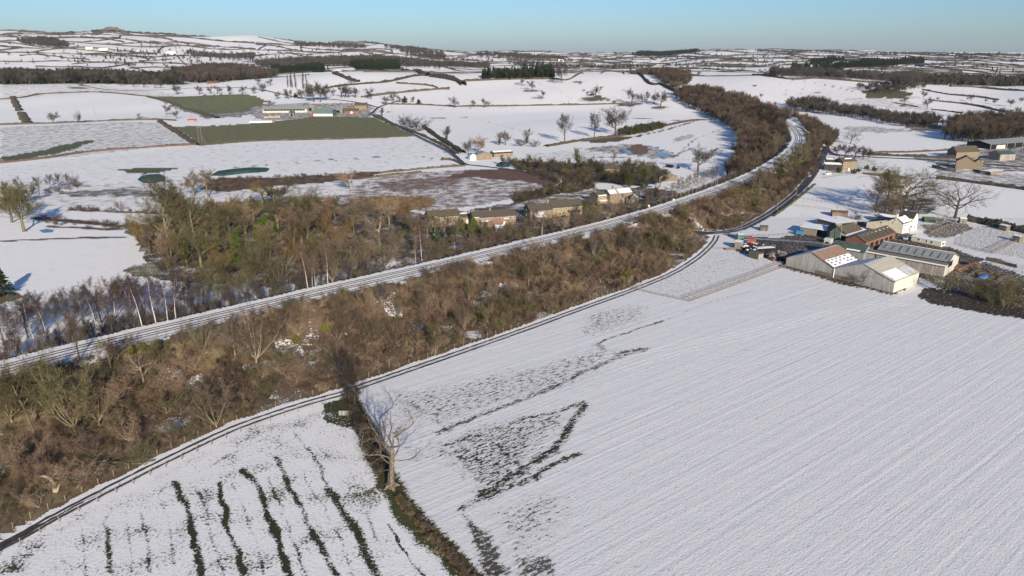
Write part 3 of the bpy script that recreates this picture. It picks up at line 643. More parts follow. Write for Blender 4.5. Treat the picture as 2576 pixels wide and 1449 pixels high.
LEAF = {'ivy': tone('ivy leaves', (.075, .095, .025), (.028, .04, .012)), 'green': tone('conifer green', (.085, .125, .028), (.035, .06, .012), .15), 'dark': tone('dark conifer', (.035, .052, .028), (.015, .025, .014)),
        'gorse': tone('gorse green', (.16, .16, .03), (.07, .08, .02)), 'mid': tone('mid evergreen', (.075, .10, .035), (.035, .05, .018)), 'straw': tone('straw reed', (.34, .22, .10), (.2, .13, .06))}
PROTO = {}
def proto(kind, var=0):
    if (kind, var) in PROTO: return PROTO[kind, var]
    seed = sum(map(ord, kind)) * 13 + var * 101; rg = np.random.default_rng(seed)
    if kind in SPEC:
        lv, lf, cv, cf = grow_mesh(kind, seed); parts = [('trunk', mesh_from(kind + '_trunk', lv, lf)), ('crown', mesh_from(kind + '_crown', cv, cf))]; H = SPEC[kind]['H']
    elif kind == 'ivytree':
        lv, lf, cv, cf = grow_mesh('ash', seed); n = 16
        z = rg.uniform(1.2, 9.5, n); a = rg.uniform(0, 7, n); rr = rg.uniform(.1, 1.3, n) * (.6 + z / 12); C = np.stack([np.cos(a) * rr, np.sin(a) * rr, z], 1); iv, if_ = leaves(rg, C, rg.uniform(.7, 1.5, (n, 1)), 1500, .2, .6)
        parts = [('trunk', mesh_from('ivy_trunk', lv, lf)), ('crown', mesh_from('ivy_crown', cv, cf)), ('ivy', mesh_from('ivy', iv, if_))]; H = 14
    elif kind == 'conifer':
        H = 11; V, Fc, n0 = [], [], 0; tv, tf = tubes([(np.array([[0, 0, -.3], [0, 0, H * .95]]), np.array([.22, .03]), 5)])
        for k in range(150):
            t = rg.random() ** .8; z = .6 + t * (H - .8); L = (1 - t) * 2.9 * rg.uniform(.75, 1.15) + .25; a = rg.uniform(0, 2 * np.pi)
            s = rg.random((17, 1)) ** .6; d = np.array([math.cos(a), math.sin(a), -.05]); p = np.array([0, 0, z]) + d * L * s + np.array([0, 0, 1]) * (-.25 * s * s * L + .3 * s)
            V.append(p + rg.normal(size=p.shape) * [.16, .16, .10])
        V = np.vstack(V); cv, cf = leaves(rg, V, np.full((len(V), 1), .14), len(V) * 2, .26, .5)
        parts = [('trunk', mesh_from('conifer_trunk', tv, tf)), ('crown', mesh_from('conifer_crown', cv, cf))]
    else:   # leafy bush / gorse / evergreen dome
        H = 4; n = 22; a = rg.uniform(0, 7, n); rr = rg.random(n) ** .6 * 1.7; z = .5 + rg.random(n) * (3.1 - rr * .9); C = np.stack([np.cos(a) * rr, np.sin(a) * rr, z], 1)
        cv, cf = leaves(rg, C, rg.uniform(.45, .95, (n, 1)), 2200, .17, .55); tv, tf = tubes([(np.array([[0, 0, -.2], c * [.6, .6, .8], c]), np.array([.07, .05, .02]), 3) for c in C[:9]])
        parts = [('stem', mesh_from('bush_stem', tv, tf)), ('foliage', mesh_from('bush_foliage', cv, cf))]
    PROTO[kind, var] = (parts, H); return PROTO[kind, var]
_mcache = {}
def coloured(me, m):
    k = (me.name, m.name)
    if k not in _mcache:
        c = me.copy(); c.materials.clear(); c.materials.append(m); _mcache[k] = c
    return _mcache[k]
def mats_for(kind, bark, twig):
    if kind in SPEC: return [BARK[bark], TWIG[twig]]
    if kind == 'ivytree': return [BARK[bark], TWIG[twig], LEAF['ivy']]
    return [BARK['dark'], LEAF[twig]]
TREE_NAME = {'oak': 'bare_oak', 'openoak': 'bare_oak', 'ash': 'bare_tree', 'fan': 'bare_tree', 'birch': 'birch_tree', 'poplar': 'poplar_tree', 'shrub': 'bare_shrub', 'thorn': 'thorn_tree', 'ivytree': 'ivy_clad_tree', 'conifer': 'conifer_tree', 'bush': 'evergreen_bush'}
_tn = [0]
def plant(p, hm, kind, bark, twig, label, group=None, width=1.0, lean=0.0, var=None, name=None, cat=None):
    _tn[0] += 1; rg = np.random.default_rng(_tn[0] * 17 + 5); var = int(rg.integers(0, 3)) if var is None else var
    parts, H = proto(kind, var); root = empty(name or TREE_NAME[kind], p, float(rg.uniform(0, 6.28))); s = hm / H
    root.scale = (s * width, s * width, s); root.rotation_euler[0] = lean * math.cos(_tn[0]); root.rotation_euler[1] = lean * math.sin(_tn[0])
    for (pn, me), m in zip(parts, mats_for(kind, bark, twig)): link(pn, coloured(me, m), root)
    tag(root, label, cat or ('bush' if kind in ('bush', 'shrub') else 'tree'), group); return root
def height_of(p, hF):
    return hF * px_size(p) / math.cos(math.atan2(CAM_H - p[2], math.hypot(p[0], p[1])))
def T(fx, fy, hF, kind, bark, twig, label, group=None, **kw):
    p = G(fx, fy); return plant(p, height_of(p, hF), kind, bark, twig, label, group, **kw)
_ORD = 'first second third fourth fifth sixth seventh eighth ninth tenth eleventh twelfth thirteenth fourteenth fifteenth sixteenth seventeenth eighteenth nineteenth twentieth twenty-first twenty-second twenty-third twenty-fourth twenty-fifth'.split()
_LOOK = {'oak': 'round tree', 'openoak': 'open crowned tree', 'ash': 'upright tree', 'fan': 'fan shaped tree', 'birch': 'birch', 'poplar': 'poplar', 'shrub': 'shrub', 'thorn': 'thorn tree', 'ivytree': 'ivy tree', 'conifer': 'conifer', 'bush': 'bush'}
def TG(place, group, kind, bark, twig, items, **kw):
    """like trees of one place: told apart by look, then counted from the left"""
    full = [(it[0], it[1], it[2], it[3] if len(it) > 3 else kind, it[4] if len(it) > 4 else bark, it[5] if len(it) > 5 else twig) for it in items]; looks = {}
    for it in sorted(full, key=lambda q: q[0]): looks.setdefault((it[3], it[5]), []).append(it)
    for (kd, tw), row in looks.items():
        for n, it in enumerate(row):
            lead = (_ORD[n] + ' ') if len(row) > 1 and n < 25 else ''; tail = ' from the left' if len(row) > 1 else ''
            T(*it, f"{lead}{tw} {_LOOK[kd]}{tail}, {place}", group, **kw)

# --- masses nobody could count: geometry nodes instance shared shrubs on scattered points
_pcol = {}
def proto_collection(items):
    key = str(items)
    if key in _pcol: return _pcol[key]
    c = bpy.data.collections.new('prototypes')
    for kind, var, bark, twig in items:
        parts, H = proto(kind, var); ms = mats_for(kind, bark, twig); V, Fq, mi, n0 = [], [], [], 0
        for k, (pn, me) in enumerate(parts):
            a = np.zeros(len(me.vertices) * 3, np.float32); me.vertices.foreach_get('co', a); V.append(a.reshape(-1, 3) / H)
            q = np.zeros(len(me.loops), np.int32); me.loops.foreach_get('vertex_index', q); Fq.append(q.reshape(-1, 4) + n0); mi += [k] * (len(q) // 4); n0 += len(V[-1])
        me = mesh_from('clump', np.vstack(V), np.vstack(Fq))
        for m in ms: me.materials.append(m)
        me.polygons.foreach_set('material_index', np.array(mi, np.int32)); me.update()
        c.objects.link(bpy.data.objects.new('clump', me))
    _pcol[key] = c; return c
def scatter(name, pts, hs, items, label, cat, width=1.0, seed=0):
    pts = np.asarray(pts, float); rg = np.random.default_rng(seed); n = len(pts)
    me = bpy.data.meshes.new(name); me.vertices.add(n); me.vertices.foreach_set('co', pts.astype(np.float32).ravel())
    hs = np.asarray(hs, float); w = hs * width * rg.uniform(.8, 1.25, n)
    for nm, dt, dat in (('scl', 'FLOAT_VECTOR', np.stack([w, w, hs], 1)), ('rot', 'FLOAT_VECTOR', np.stack([rg.normal(0, .06, n), rg.normal(0, .06, n), rg.uniform(0, 6.28, n)], 1))):
        a = me.attributes.new(nm, dt, 'POINT'); a.data.foreach_set('vector', dat.astype(np.float32).ravel())
    o = link(name, me); tag(o, label, cat, kind='stuff')
    ng = bpy.data.node_groups.new(name, 'GeometryNodeTree'); ng.interface.new_socket('Geometry', in_out='INPUT', socket_type='NodeSocketGeometry'); ng.interface.new_socket('Geometry', in_out='OUTPUT', socket_type='NodeSocketGeometry')
    gi, go = ng.nodes.new('NodeGroupInput'), ng.nodes.new('NodeGroupOutput'); ip = ng.nodes.new('GeometryNodeInstanceOnPoints'); ci = ng.nodes.new('GeometryNodeCollectionInfo')
    ci.inputs['Collection'].default_value = proto_collection(items); ci.inputs['Separate Children'].default_value = True; ci.inputs['Reset Children'].default_value = True
    ip.inputs['Pick Instance'].default_value = True
    for nm, sock in (('scl', 'Scale'), ('rot', 'Rotation')):
        na = ng.nodes.new('GeometryNodeInputNamedAttribute'); na.data_type = 'FLOAT_VECTOR'; na.inputs['Name'].default_value = nm
        if sock == 'Rotation':
            er = ng.nodes.new('FunctionNodeEulerToRotation'); ng.links.new(na.outputs['Attribute'], er.inputs[0]); ng.links.new(er.outputs[0], ip.inputs['Rotation'])
        else: ng.links.new(na.outputs['Attribute'], ip.inputs[sock])
    ng.links.new(gi.outputs[0], ip.inputs['Points']); ng.links.new(ci.outputs[0], ip.inputs['Instance']); ng.links.new(ip.outputs[0], go.inputs[0])
    md = o.modifiers.new('scatter', 'NODES'); md.node_group = ng
    return o
def fill(poly, spacing, seed=0, world=False, jitter=.5):
    """jittered points inside an outline"""
    W = np.asarray(poly, float) if world else GP(poly)[:, :2]; lo, hi = W.min(0), W.max(0); rg = np.random.default_rng(seed)
    gx, gy = np.meshgrid(np.arange(lo[0], hi[0], spacing), np.arange(lo[1], hi[1], spacing)); x = gx.ravel() + rg.uniform(-jitter, jitter, gx.size) * spacing; y = gy.ravel() + rg.uniform(-jitter, jitter, gx.size) * spacing
    m = in_poly(x, y, W); x, y = x[m], y[m]; return np.stack([x, y, Z(x, y)], 1)
# ------------------------------------------------------------------ trees one can point to
T(190,1088,225,'fan','lichen','olive','tall multi-stemmed bare tree with yellow-green lichen at the left end of the bank', width=1.2)
T(85,1088,165,'ash','khaki','olive','leaning bare tree with long side twigs left of the lichened multi-stemmed tree', lean=.15)
T(200,905,118,'ash','dark','red','reddish brown bare tree rising across the rails at the left end', width=.8)
T(545,1075,125,'fan','khaki','brown','fan shaped bare tree low on the bank above the left field', width=1.15)
T(645,912,128,'fan','pale','brown','pale branched bare tree below the railway, largest of the middle bank', width=1.1)
T(592,898,104,'ash','pale','brown','slim pale bare tree just left of the large pale tree on the bank')
T(510,888,98,'fan','khaki','brown','upright bare tree close below the rails left of the pale trees')
T(362,963,85,'openoak','pale','brown','crooked pale bare tree in the bank scrub near the snow patches')
T(435,978,68,'thorn','pale','tan','low forked pale tree on the bank right of the crooked pale tree')
T(706,853,88,'fan','khaki','brown','bare tree with fine upswept twigs below the rails above the ditch')
T(1094,893,78,'ash','khaki','olive','upright bare tree standing at the bank fence halfway along the farm track')
T(926,788,70,'fan','pale','tan','tan fan shaped tree near the rails in the middle of the bank')
T(959,768,66,'fan','khaki','grey','grey fan shaped tree right beside the tan one below the rails')
T(1234,828,50,'shrub','khaki','olive','olive upright shrub by the bank fence near the paddock corner')
TG('on the near railway bank', 'bare trees on the near railway bank', 'fan', 'khaki', 'brown',
   [(490,930,54,'shrub','pale','tan'),(462,878,66),(312,1023,48,'shrub'),(751,843,46,'shrub','pale','tan'),(849,858,46,'shrub','pale','red'),(806,878,46,'shrub','khaki','red'),(751,953,62,'shrub','pale','tan'),(944,858,66),
    (1029,893,46,'shrub','pale','tan'),(1064,868,60),(1169,830,66),(1001,878,42,'shrub','khaki','red'),(1495,653,64,'fan','pale','grey'),(1538,643,66),(1598,648,64,'ash','khaki','grey'),(1570,652,74,'ash','grey','dark'),(1645,628,56,'ash','khaki','olive'),
    (1693,628,60,'ash','khaki','olive'),(1458,706,66),(1363,702,66,'ash','khaki','brown'),(1300,760,58),(1330,720,60,'ash','khaki','olive'),(1400,690,62,'ash','grey','brown'),(1240,770,64,'ash','grey','brown'),(1180,765,60,'ash','khaki','olive'),(1120,800,58,'fan','khaki','tan'),
    (1060,790,64,'ash','grey','brown'),(1000,800,56),(880,830,56,'thorn','khaki','brown'),(700,940,60,'thorn','khaki','olive'),(560,960,58,'thorn','khaki','red'),(420,1040,60,'shrub','khaki','olive'),(300,1080,64,'shrub','khaki','olive'),(840,930,60,'fan','khaki','olive'),(980,920,60,'thorn','khaki','brown'),
    (260,990,64,'thorn','khaki','olive'),(1500,700,50,'shrub','khaki','red'),(1440,745,46,'shrub','khaki','tan'),(1620,690,40,'shrub','khaki','red')])
T(1573,710,48,'bush','dark','gorse','rounded yellow-green bush low on the bank near the paddock', width=.55)
T(1723,563,52,'fan','khaki','olive','bare shrubby tree left of the stone bridge wing wall')
T(1755,580,56,'fan','pale','tan','tan twiggy tree in front of the stone bridge wing wall')
T(1803,566,62,'ash','dark','brown','dark slender tree against the stone bridge wing wall', width=.8)
T(1873,520,66,'shrub','khaki','olive','large olive twiggy bush on the bank right of the bridge', width=1.1)
T(1908,500,76,'ash','grey','brown','brown twiggy tree on the bank beside the bend of the lane', width=1.2)
T(1960,470,80,'ivytree','dark','olive','ivy clad tree between the lane and the railway curve')
T(2000,440,78,'ivytree','dark','brown','second ivy clad tree between the lane and the railway curve, nearer the house')
TG('between lane and railway curve', 'trees between lane and railway curve', 'ash', 'grey', 'brown',
   [(1935,485,60),(1985,455,66,'ash','khaki','olive'),(2025,415,62),(2045,392,56),(2060,375,50),(2010,425,66,'ash','khaki','olive'),(1900,522,44,'shrub','khaki','olive'),(1850,530,44,'shrub','khaki','tan'),(2075,362,46),(2040,420,50,'shrub','grey','dark')])
TG('in the gorse of the railway bank', 'gorse clumps on the bank', 'bush', 'dark', 'gorse', [(330,892,26),(365,884,28),(400,874,22),(862,744,20),(930,732,14),(820,835,26),(745,862,20),(936,790,14),(975,868,20)], width=.9)
TG('at the left end of the near bank', 'trees at the left end of the bank', 'fan', 'lichen', 'olive', [(30,1060,150),(135,1050,140,'ash','khaki','olive'),(250,1070,130,'fan','khaki','tan'),(330,1110,70,'shrub','pale','tan'),(40,1180,80,'shrub','khaki','tan'),(215,1215,56,'shrub','pale','tan'),(400,930,84,'fan','khaki','olive'),(280,930,80,'ash','khaki','red')], width=1.15)
# far side of the line
TG('behind the rails at the left', 'birches behind the railway at the left', 'birch', 'white', 'purple',
   [(30,873,112),(47,886,120),(57,884,108),(87,862,108),(292,820,118),(335,822,110),(357,819,120),(372,813,112),(392,812,118),(422,807,98),(442,800,108),(457,794,118),(490,784,92),(120,852,106),(245,832,112),(310,815,100),(405,800,104)])
TG('in the wood behind the rails', 'trees behind the railway at the left', 'ash', 'grey', 'grey',
   [(10,868,105),(70,850,110),(110,838,105),(150,842,100),(180,830,105),(215,836,108),(255,812,112,'ash','dark','purple'),(275,824,124,'ash','grey','red'),(325,800,105),(350,790,98),(470,780,90,'ash','khaki','brown'),(515,780,92,'ash','khaki','olive'),(540,772,86,'fan','khaki','olive'),(590,762,82,'fan','khaki','brown'),(620,750,78,'fan','khaki','olive')])
T(555,770,128,'ash','khaki','olive','tallest khaki bare tree behind the railway left of the white birch group')
TG('in the bright white group behind the rails', 'bright birch group behind the rails', 'birch', 'white', 'red', [(774,724,110),(761,724,66),(786,722,76),(794,721,86)], width=.8)
T(825,714,106,'birch','white','red','leaning white birch right of the bright birch group', lean=.12)
T(836,711,64,'fan','pale','brown','small forked pale tree beside the leaning white birch')
T(881,699,62,'birch','khaki','brown','thin leaning stem above the timber retaining wall', lean=.3)
T(906,691,96,'fan','khaki','brown','wide fan of pale limbs behind the timber retaining wall', width=1.1)
T(1046,663,66,'birch','white','brown','single white birch stem close behind the rails below the terrace', width=.7)
T(1061,655,96,'birch','white','red','forked white birch with bare spreading top below the stone cottage')
T(704,718,98,'fan','khaki','olive','twiggy pale tree behind the rails left of the bright birches', width=1.05)
T(651,680,115,'fan','lichen','olive','tall lichened tree right of the light green conifer')
T(955,615,80,'oak','pale','brown','domed pale tree above a snowy gap behind the rails')
T(849,626,82,'shrub','khaki','gold','golden twigged willow dome behind the rails', width=.85)
T(844,553,66,'oak','lichen','olive','olive oak with twisted limbs left of the stone cottage', width=1.0)
T(884,478,54,'oak','pale','tan','leaning pale oak alone at the edge of the red rushes', lean=.25)
T(671,602,66,'bush','dark','green','bright green evergreen with a rounded top among bare trees', width=.9, cat='tree', name='evergreen_tree')
T(709,563,48,'bush','dark','mid','darker green evergreen behind the bright rounded one', width=1.0, cat='tree', name='evergreen_tree')
T(600,668,84,'conifer','dark','green','bright yellow-green conifer in the middle of the bare trees', width=1.1)
T(10,745,72,'conifer','dark','dark','dark fir at the left edge casting a blue shadow on the snow', width=1.5)
T(505,670,105,'oak','lichen','olive','gnarled lichened oak with thick twisting limbs beside the left snow field', width=1.0)
T(472,675,95,'ivytree','lichen','olive','ivy wrapped tree just left of the gnarled lichened oak')
T(425,622,178,'ash','lichen','olive','tallest lichened tree reaching above the pond, left of the gnarled oak', width=.85)
T(407,614,60,'ash','pale','brown','pale forked trunk at the foot of the tallest lichened tree')
T(342,605,60,'oak','khaki','olive','small spreading tree at the corner of the left snow field', width=1.1)
T(62,583,118,'oak','lichen','olive','broad lichened oak at the left edge above the snow strips', width=1.0)
T(30,560,95,'oak','lichen','olive','second lichened oak at the left edge behind the broad one')
T(302,532,34,'fan','pale','tan','small pale tree alone on the left snow strip'); T(377,542,40,'birch','pale','tan','slim pale sapling beside the tallest lichened tree')
T(525,497,70,'ash','khaki','red','red twigged spreading tree beside the tarpaulin clamp', width=1.4); T(487,494,66,'oak','lichen','brown','dark ivied oak left of the red twigged tree')
T(545,715,62,'shrub','pale','olive','pale fan shrub at the foot of the bare trees', width=1.1); T(600,725,56,'shrub','khaki','olive','olive fan shrub behind the rails below the bright conifer', width=1.1)
TG('in the tree belt left of the terraces', 'belt of trees left of the terrace', 'ash', 'khaki', 'olive',
   [(774,604,110),(740,640,94),(800,650,90,'fan','khaki','olive'),(730,600,79,'ash','grey','tan'),(760,560,85,'oak','lichen','olive'),(690,520,61,'oak','lichen','olive'),(660,515,56,'oak','khaki','gold'),(620,600,90,'ash','khaki','tan'),(580,620,101,'ash','lichen','olive'),(540,640,97,'fan','lichen','olive'),
    (450,640,88,'fan','khaki','olive'),(430,660,101,'fan','khaki','tan'),(380,640,79,'fan','khaki','brown'),(560,690,79,'fan','khaki','gold'),(640,700,94,'fan','khaki','olive'),(680,660,97,'ash','khaki','tan'),(820,600,63,'ash','grey','red'),(890,590,74,'ash','grey','brown'),(920,560,67,'oak','grey','brown'),
    (980,570,72,'ash','khaki','tan'),(1010,575,65,'ash','khaki','gold'),(1040,585,67,'fan','khaki','brown'),(1000,630,56,'fan','khaki','brown'),(930,650,63,'fan','grey','tan'),(975,660,56,'shrub','khaki','brown'),(870,670,67,'shrub','khaki','olive'),(1090,640,51,'shrub','khaki','brown'),(480,590,67,'oak','lichen','gold'),(450,560,63,'oak','lichen','brown')], width=1.35)
TG('in the small wood at the left edge', 'wood at the left edge', 'ash', 'grey', 'grey', [(20,505,50),(60,498,54),(100,490,46),(130,480,42),(150,476,40),(170,472,36,'ash','grey','red'),(185,470,34,'shrub','grey','purple'),(40,520,60,'oak','lichen','olive'),(80,510,50,'oak','grey','brown')])
TG('between the rails and the terraces', 'trees between rails and terraces', 'ash', 'khaki', 'brown', [(1075,600,63),(1095,598,58,'ash','khaki','olive'),(1118,604,65,'ash','pale','red'),(1150,606,61),(1185,612,56,'fan','khaki','olive'),(1215,606,53),(1240,606,51,'fan','khaki','brown'),(1285,598,56,'fan','khaki','brown'),(1320,586,53,'fan','khaki','olive'),(1345,582,56,'ash','grey','red'),(1385,578,51,'fan','khaki','brown'),(1440,566,48,'fan','khaki','brown'),(1475,556,53,'ash','khaki','olive'),(1505,552,53,'fan','khaki','olive'),(1560,538,43,'fan','khaki','brown'),(1600,522,41,'ash','khaki','brown'),(1630,516,39,'ash','grey','red'),(1650,508,39,'ash','khaki','olive')])
TG('by the left snow field', 'tall belt at the snow field corner', 'ash', 'lichen', 'olive', [(440,600,135),(460,610,126,'ash','khaki','brown'),(490,620,122),(520,610,110,'ash','khaki','tan'),(550,600,103,'oak','lichen','olive'),(400,600,94,'fan','khaki','brown'),(370,615,85,'fan','khaki','gold'),(580,570,79,'oak','lichen','tan'),(640,560,72,'oak','khaki','olive'),(700,580,81,'ash','khaki','olive'),(760,620,97,'ash','khaki','brown'),(790,585,88,'oak','khaki','tan'),(820,560,67,'oak','lichen','olive'),(720,680,94,'fan','pale','gold'),(790,680,79,'fan','khaki','brown'),(860,640,67,'fan','khaki','tan')], width=1.35)
T(1144,628,60,'birch','pale','grey','pale multi-stemmed tree behind the rails below the brick row'); T(1209,622,44,'shrub','grey','red','domed brown bush behind the rails below the brick row', width=1.5)
TG('along the rails below the terraces', 'shrubs below the terraces', 'shrub', 'grey', 'brown', [(1085,650,36),(1110,645,40),(1175,630,36),(1250,612,38),(1280,604,38),(1310,598,40),(1335,592,36),(1445,572,38),(1470,565,36),(1495,560,40),(1560,540,34),(1590,530,30)], width=1.2)
T(1363,593,56,'birch','white','brown','white stemmed birch cluster beside the long stone row', width=1.1); T(1415,583,48,'fan','pale','tan','pale fan tree behind the rails right of the birch cluster')
T(1528,553,56,'fan','pale','tan','spreading pale tree in front of the stone pair of cottages', width=1.1)
T(1500,545,40,'ivytree','dark','olive','ivy clad tree left of the spreading pale tree'); T(1160,590,42,'bush','dark','mid','dark laurel in the stone cottage garden', width=.8); T(1190,585,42,'bush','dark','gorse','yellow-green garden bush between the cottage and brick row', width=.8)
T(1220,590,34,'bush','dark','mid','green garden bush in front of the brick row', width=.9); T(1100,610,40,'conifer','dark','mid','green conifer below the stone cottage'); T(1130,612,36,'conifer','dark','mid','second green conifer below the stone cottage, to its right')
T(1020,585,40,'conifer','dark','dark','dark conifer left of the stone cottage')
TG('beside the rails near the bridge', 'birch row near the bridge', 'birch', 'pale', 'brown', [(1690,502,44),(1702,498,48),(1713,497,52),(1722,493,52),(1732,490,50),(1742,486,52),(1752,483,50),(1762,479,46),(1775,474,48),(1790,468,50),(1800,464,46),(1675,508,36),(1660,512,34)])
T(1755,432,68,'oak','grey','grey','large rounded bare tree in the shaded snow by the railway wood', width=1.2)
T(1583,473,66,'ivytree','dark','dark','dark ivy covered tree behind the stone pair of cottages', width=1.2); T(1620,470,66,'ivytree','khaki','olive','olive ivy covered tree right of the dark one behind the cottages', width=1.2)
T(1453,428,56,'ivytree','dark','olive','tall ivy covered stump tree above the dark thicket', width=.9); T(1330,422,34,'ivytree','dark','brown','pollarded ivy tree with bare arms by the sheds'); T(1363,428,28,'ivytree','dark','olive','small ivy tree right of the pollarded one')
T(1495,440,46,'ash','dark','dark','dark bare tree in the thicket beside the hidden house'); T(1543,412,30,'ash','grey','tan','light bare tree behind the hidden house'); T(1660,470,40,'oak','grey','dark','bare tree by the snow roofed shed'); T(1265,418,30,'ivytree','dark','ivy' if False else 'olive','green ivied tree beside the lane cottages')
# open fields
HG = 'lone trees on the hillside field'
for a, b, h, lab in [(1313,212,13,'smallest round tree high on the hillside field'),(1339,227,25,'round bare tree above the small one on the hillside field'),(1365,245,18,'small bare tree lowest left on the hillside field'),(1413,204,38,'broad bare oak beside the dark plantation on the hill'),(1498,246,31,'round crowned oak on the grass strip of the hillside'),
                     (1589,261,38,'large round oak left of the tree pair under the hillside'),(1615,262,26,'leaning bare tree in the pair under the hillside'),(1645,261,25,'narrow bare tree right of the pair under the hillside'),(1662,267,37,'tall oak at the right end of the hillside row')]:
    T(a, b, h, 'oak', 'dark', 'grey', lab, HG)
T(1627,261,30,'ash','dark','grey','upright bare tree of the pair under the hillside', HG)
T(1420,359,70,'ash','grey','grey','tall bare ash at the left of three by the rushy bank', 'three tall trees by the rushy bank', width=1.1); T(1494,347,62,'ash','grey','grey','tall bare ash in the middle of three by the rushy bank', 'three tall trees by the rushy bank', width=1.1); T(1548,339,68,'oak','grey','grey','tall wide bare tree at the right of three by the rushy bank', 'three tall trees by the rushy bank')
T(1325,362,38,'ivytree','dark','grey','ivy wrapped tree left of the three tall trees'); T(1310,368,22,'shrub','dark','grey','bushy bare shrub left of the ivy wrapped tree', width=1.4); T(1345,370,20,'shrub','dark','grey','bushy bare shrub right of the ivy wrapped tree', width=1.3)
T(1124,355,38,'ivytree','dark','grey','ivy clad tree beside the diagonal lane', width=1.1); T(1019,315,28,'shrub','grey','grey','grey bush cluster along the diagonal lane, upper', width=1.4); T(1054,330,32,'shrub','grey','grey','grey bush cluster along the diagonal lane, lower', width=1.4); T(1036,322,30,'shrub','dark','grey','middle grey bush along the diagonal lane', width=1.3)
T(961,294,24,'ivytree','dark','grey','ivy clad tree by the farm house at the lane'); T(1256,365,34,'ivytree','dark','brown','ivy clad tree above the lane cottages'); T(1272,365,36,'oak','grey','grey','bare tree right of the ivy clad one above the lane cottages'); T(1179,388,38,'oak','grey','grey','grey round tree left of the lane cottages'); T(1204,386,42,'oak','grey','tan','tan round tree behind the lane cottages')
TG('behind the upper green field', 'trees behind the green fields', 'oak', 'dark', 'grey', [(447,238,25),(502,238,23),(532,236,20),(547,237,22),(577,238,24),(610,238,22),(640,236,20),(660,232,22),(305,217,15),(335,219,17),(362,220,18),(390,222,23),(405,222,20)])
for a, b, h, k, lab in [(135,311,29,'oak','bare tree at the hedge below the white field, leftmost'),(195,310,33,'fan','pale fan tree at the hedge below the white field'),(351,302,17,'ash','small bare tree at the hedge left of the corner pair'),(419,289,27,'oak','larger of two trees by the red trailer'),(445,299,23,'oak','smaller of two trees by the red trailer'),(525,299,20,'thorn','stunted tree at the hedge between green field and trailer'),(206,217,13,'thorn','single thorn on the crest of the left hill')]:
    T(a, b, h, k, 'grey', 'grey', lab)
TG('above the green field farm', 'poplars above the green farm', 'poplar', 'grey', 'grey', [(724,221,32),(731,220,36),(745,223,40),(764,226,42),(772,226,36),(736,222,30)])
TG('around the green field farm', 'trees around the green farm', 'oak', 'dark', 'grey', [(649,213,20),(681,216,18),(726,249,25),(790,256,46),(806,256,50),(820,252,40),(839,241,18),(859,246,33),(868,246,30),(876,246,29),(894,246,27),(934,249,28),(990,256,25),(884,211,22),(1144,271,28),(1191,269,18),(1219,271,24),(700,250,20),(760,250,26),(780,245,28),(970,262,20),(1005,258,18),(1040,258,16)])
T(1019,259,18,'bush','dark','dark','dark evergreen in the hedge right of the farm lane', width=.8); T(1054,262,14,'bush','dark','dark','second dark evergreen in the hedge right of the farm lane', width=.8); T(744,246,14,'bush','dark','dark','dark evergreen left of the green farm', width=.8)
TG('on the far right snowy fields', 'trees on the far right fields', 'oak', 'dark', 'grey', [(1994,250,9),(2274,263,21),(2332,273,29),(2322,248,21),(2442,256,19),(2542,268,19),(2567,258,13),(2359,253,9),(2302,221,38),(2262,228,46),(2275,226,48),(2250,226,34),(2199,233,13),(1915,246,11),(1758,191,12),(2500,262,12),(2520,284,14),(2560,285,16),(2480,258,9)])
T(2140,362,36,'openoak','grey','grey','bare tree with wide open limbs beyond the lane house'); 
# right hand farm
T(2204,535,76,'ash','dark','brown','leftmost dark tree of the copse above the white farmhouse', 'copse above the white farmhouse', width=1.3); T(2229,532,108,'ash','grey','olive','tall twisting tree in the copse above the white farmhouse', 'copse above the white farmhouse', width=1.3)
T(2256,520,104,'openoak','khaki','olive','largest domed oak of the copse above the white farmhouse', 'copse above the white farmhouse', width=1.45); T(2276,520,96,'openoak','khaki','olive','right hand domed oak of the copse above the white farmhouse', 'copse above the white farmhouse', width=1.45); T(2294,528,56,'openoak','dark','brown','low wide tree at the right of the copse', 'copse above the white farmhouse', width=1.5)
T(2402,550,100,'openoak','dark','brown','lone spreading tree on the smooth snow right of the copse', width=1.0)
TG('beside the copse of the white farmhouse', 'small trees beside the copse', 'openoak', 'dark', 'brown', [(2215,545,50),(2245,540,60),(2265,538,54),(2310,535,46)], width=1.3)
T(2149,553,26,'thorn','grey','grey','small thorn behind the flat roofed shed'); T(2377,565,30,'thorn','dark','brown','small bare fruit tree in the farmhouse garden'); T(2172,716,40,'shrub','grey','grey','grey shrub against the front of the big barn', width=1.1)
T(2374,738,62,'fan','khaki','olive','yellowish bare tree beside the muddy pens', width=.9); T(2524,773,66,'fan','khaki','olive','bare tree at the right edge above the muddy corner', width=1.0); T(2447,748,46,'shrub','khaki','olive','olive shrub among the muddy pens', width=1.2)
TG('in the muddy corner by the pens', 'bushes by the muddy corner', 'shrub', 'dark', 'olive', [(2480,745,40),(2510,740,44),(2545,750,46),(2570,745,50),(2495,765,36),(2555,770,46),(2465,730,34)], width=1.2)
TG('in the lane house garden', 'garden bushes by the lane house', 'bush', 'dark', 'mid', [(2110,434,15),(2147,437,14),(2160,432,12),(2180,425,12),(2200,430,14)])
TG('behind the lane house', 'trees behind the lane house', 'oak', 'dark', 'dark', [(2105,392,30),(2125,396,34),(2150,398,36),(2170,402,34),(2185,400,28)], width=1.1)
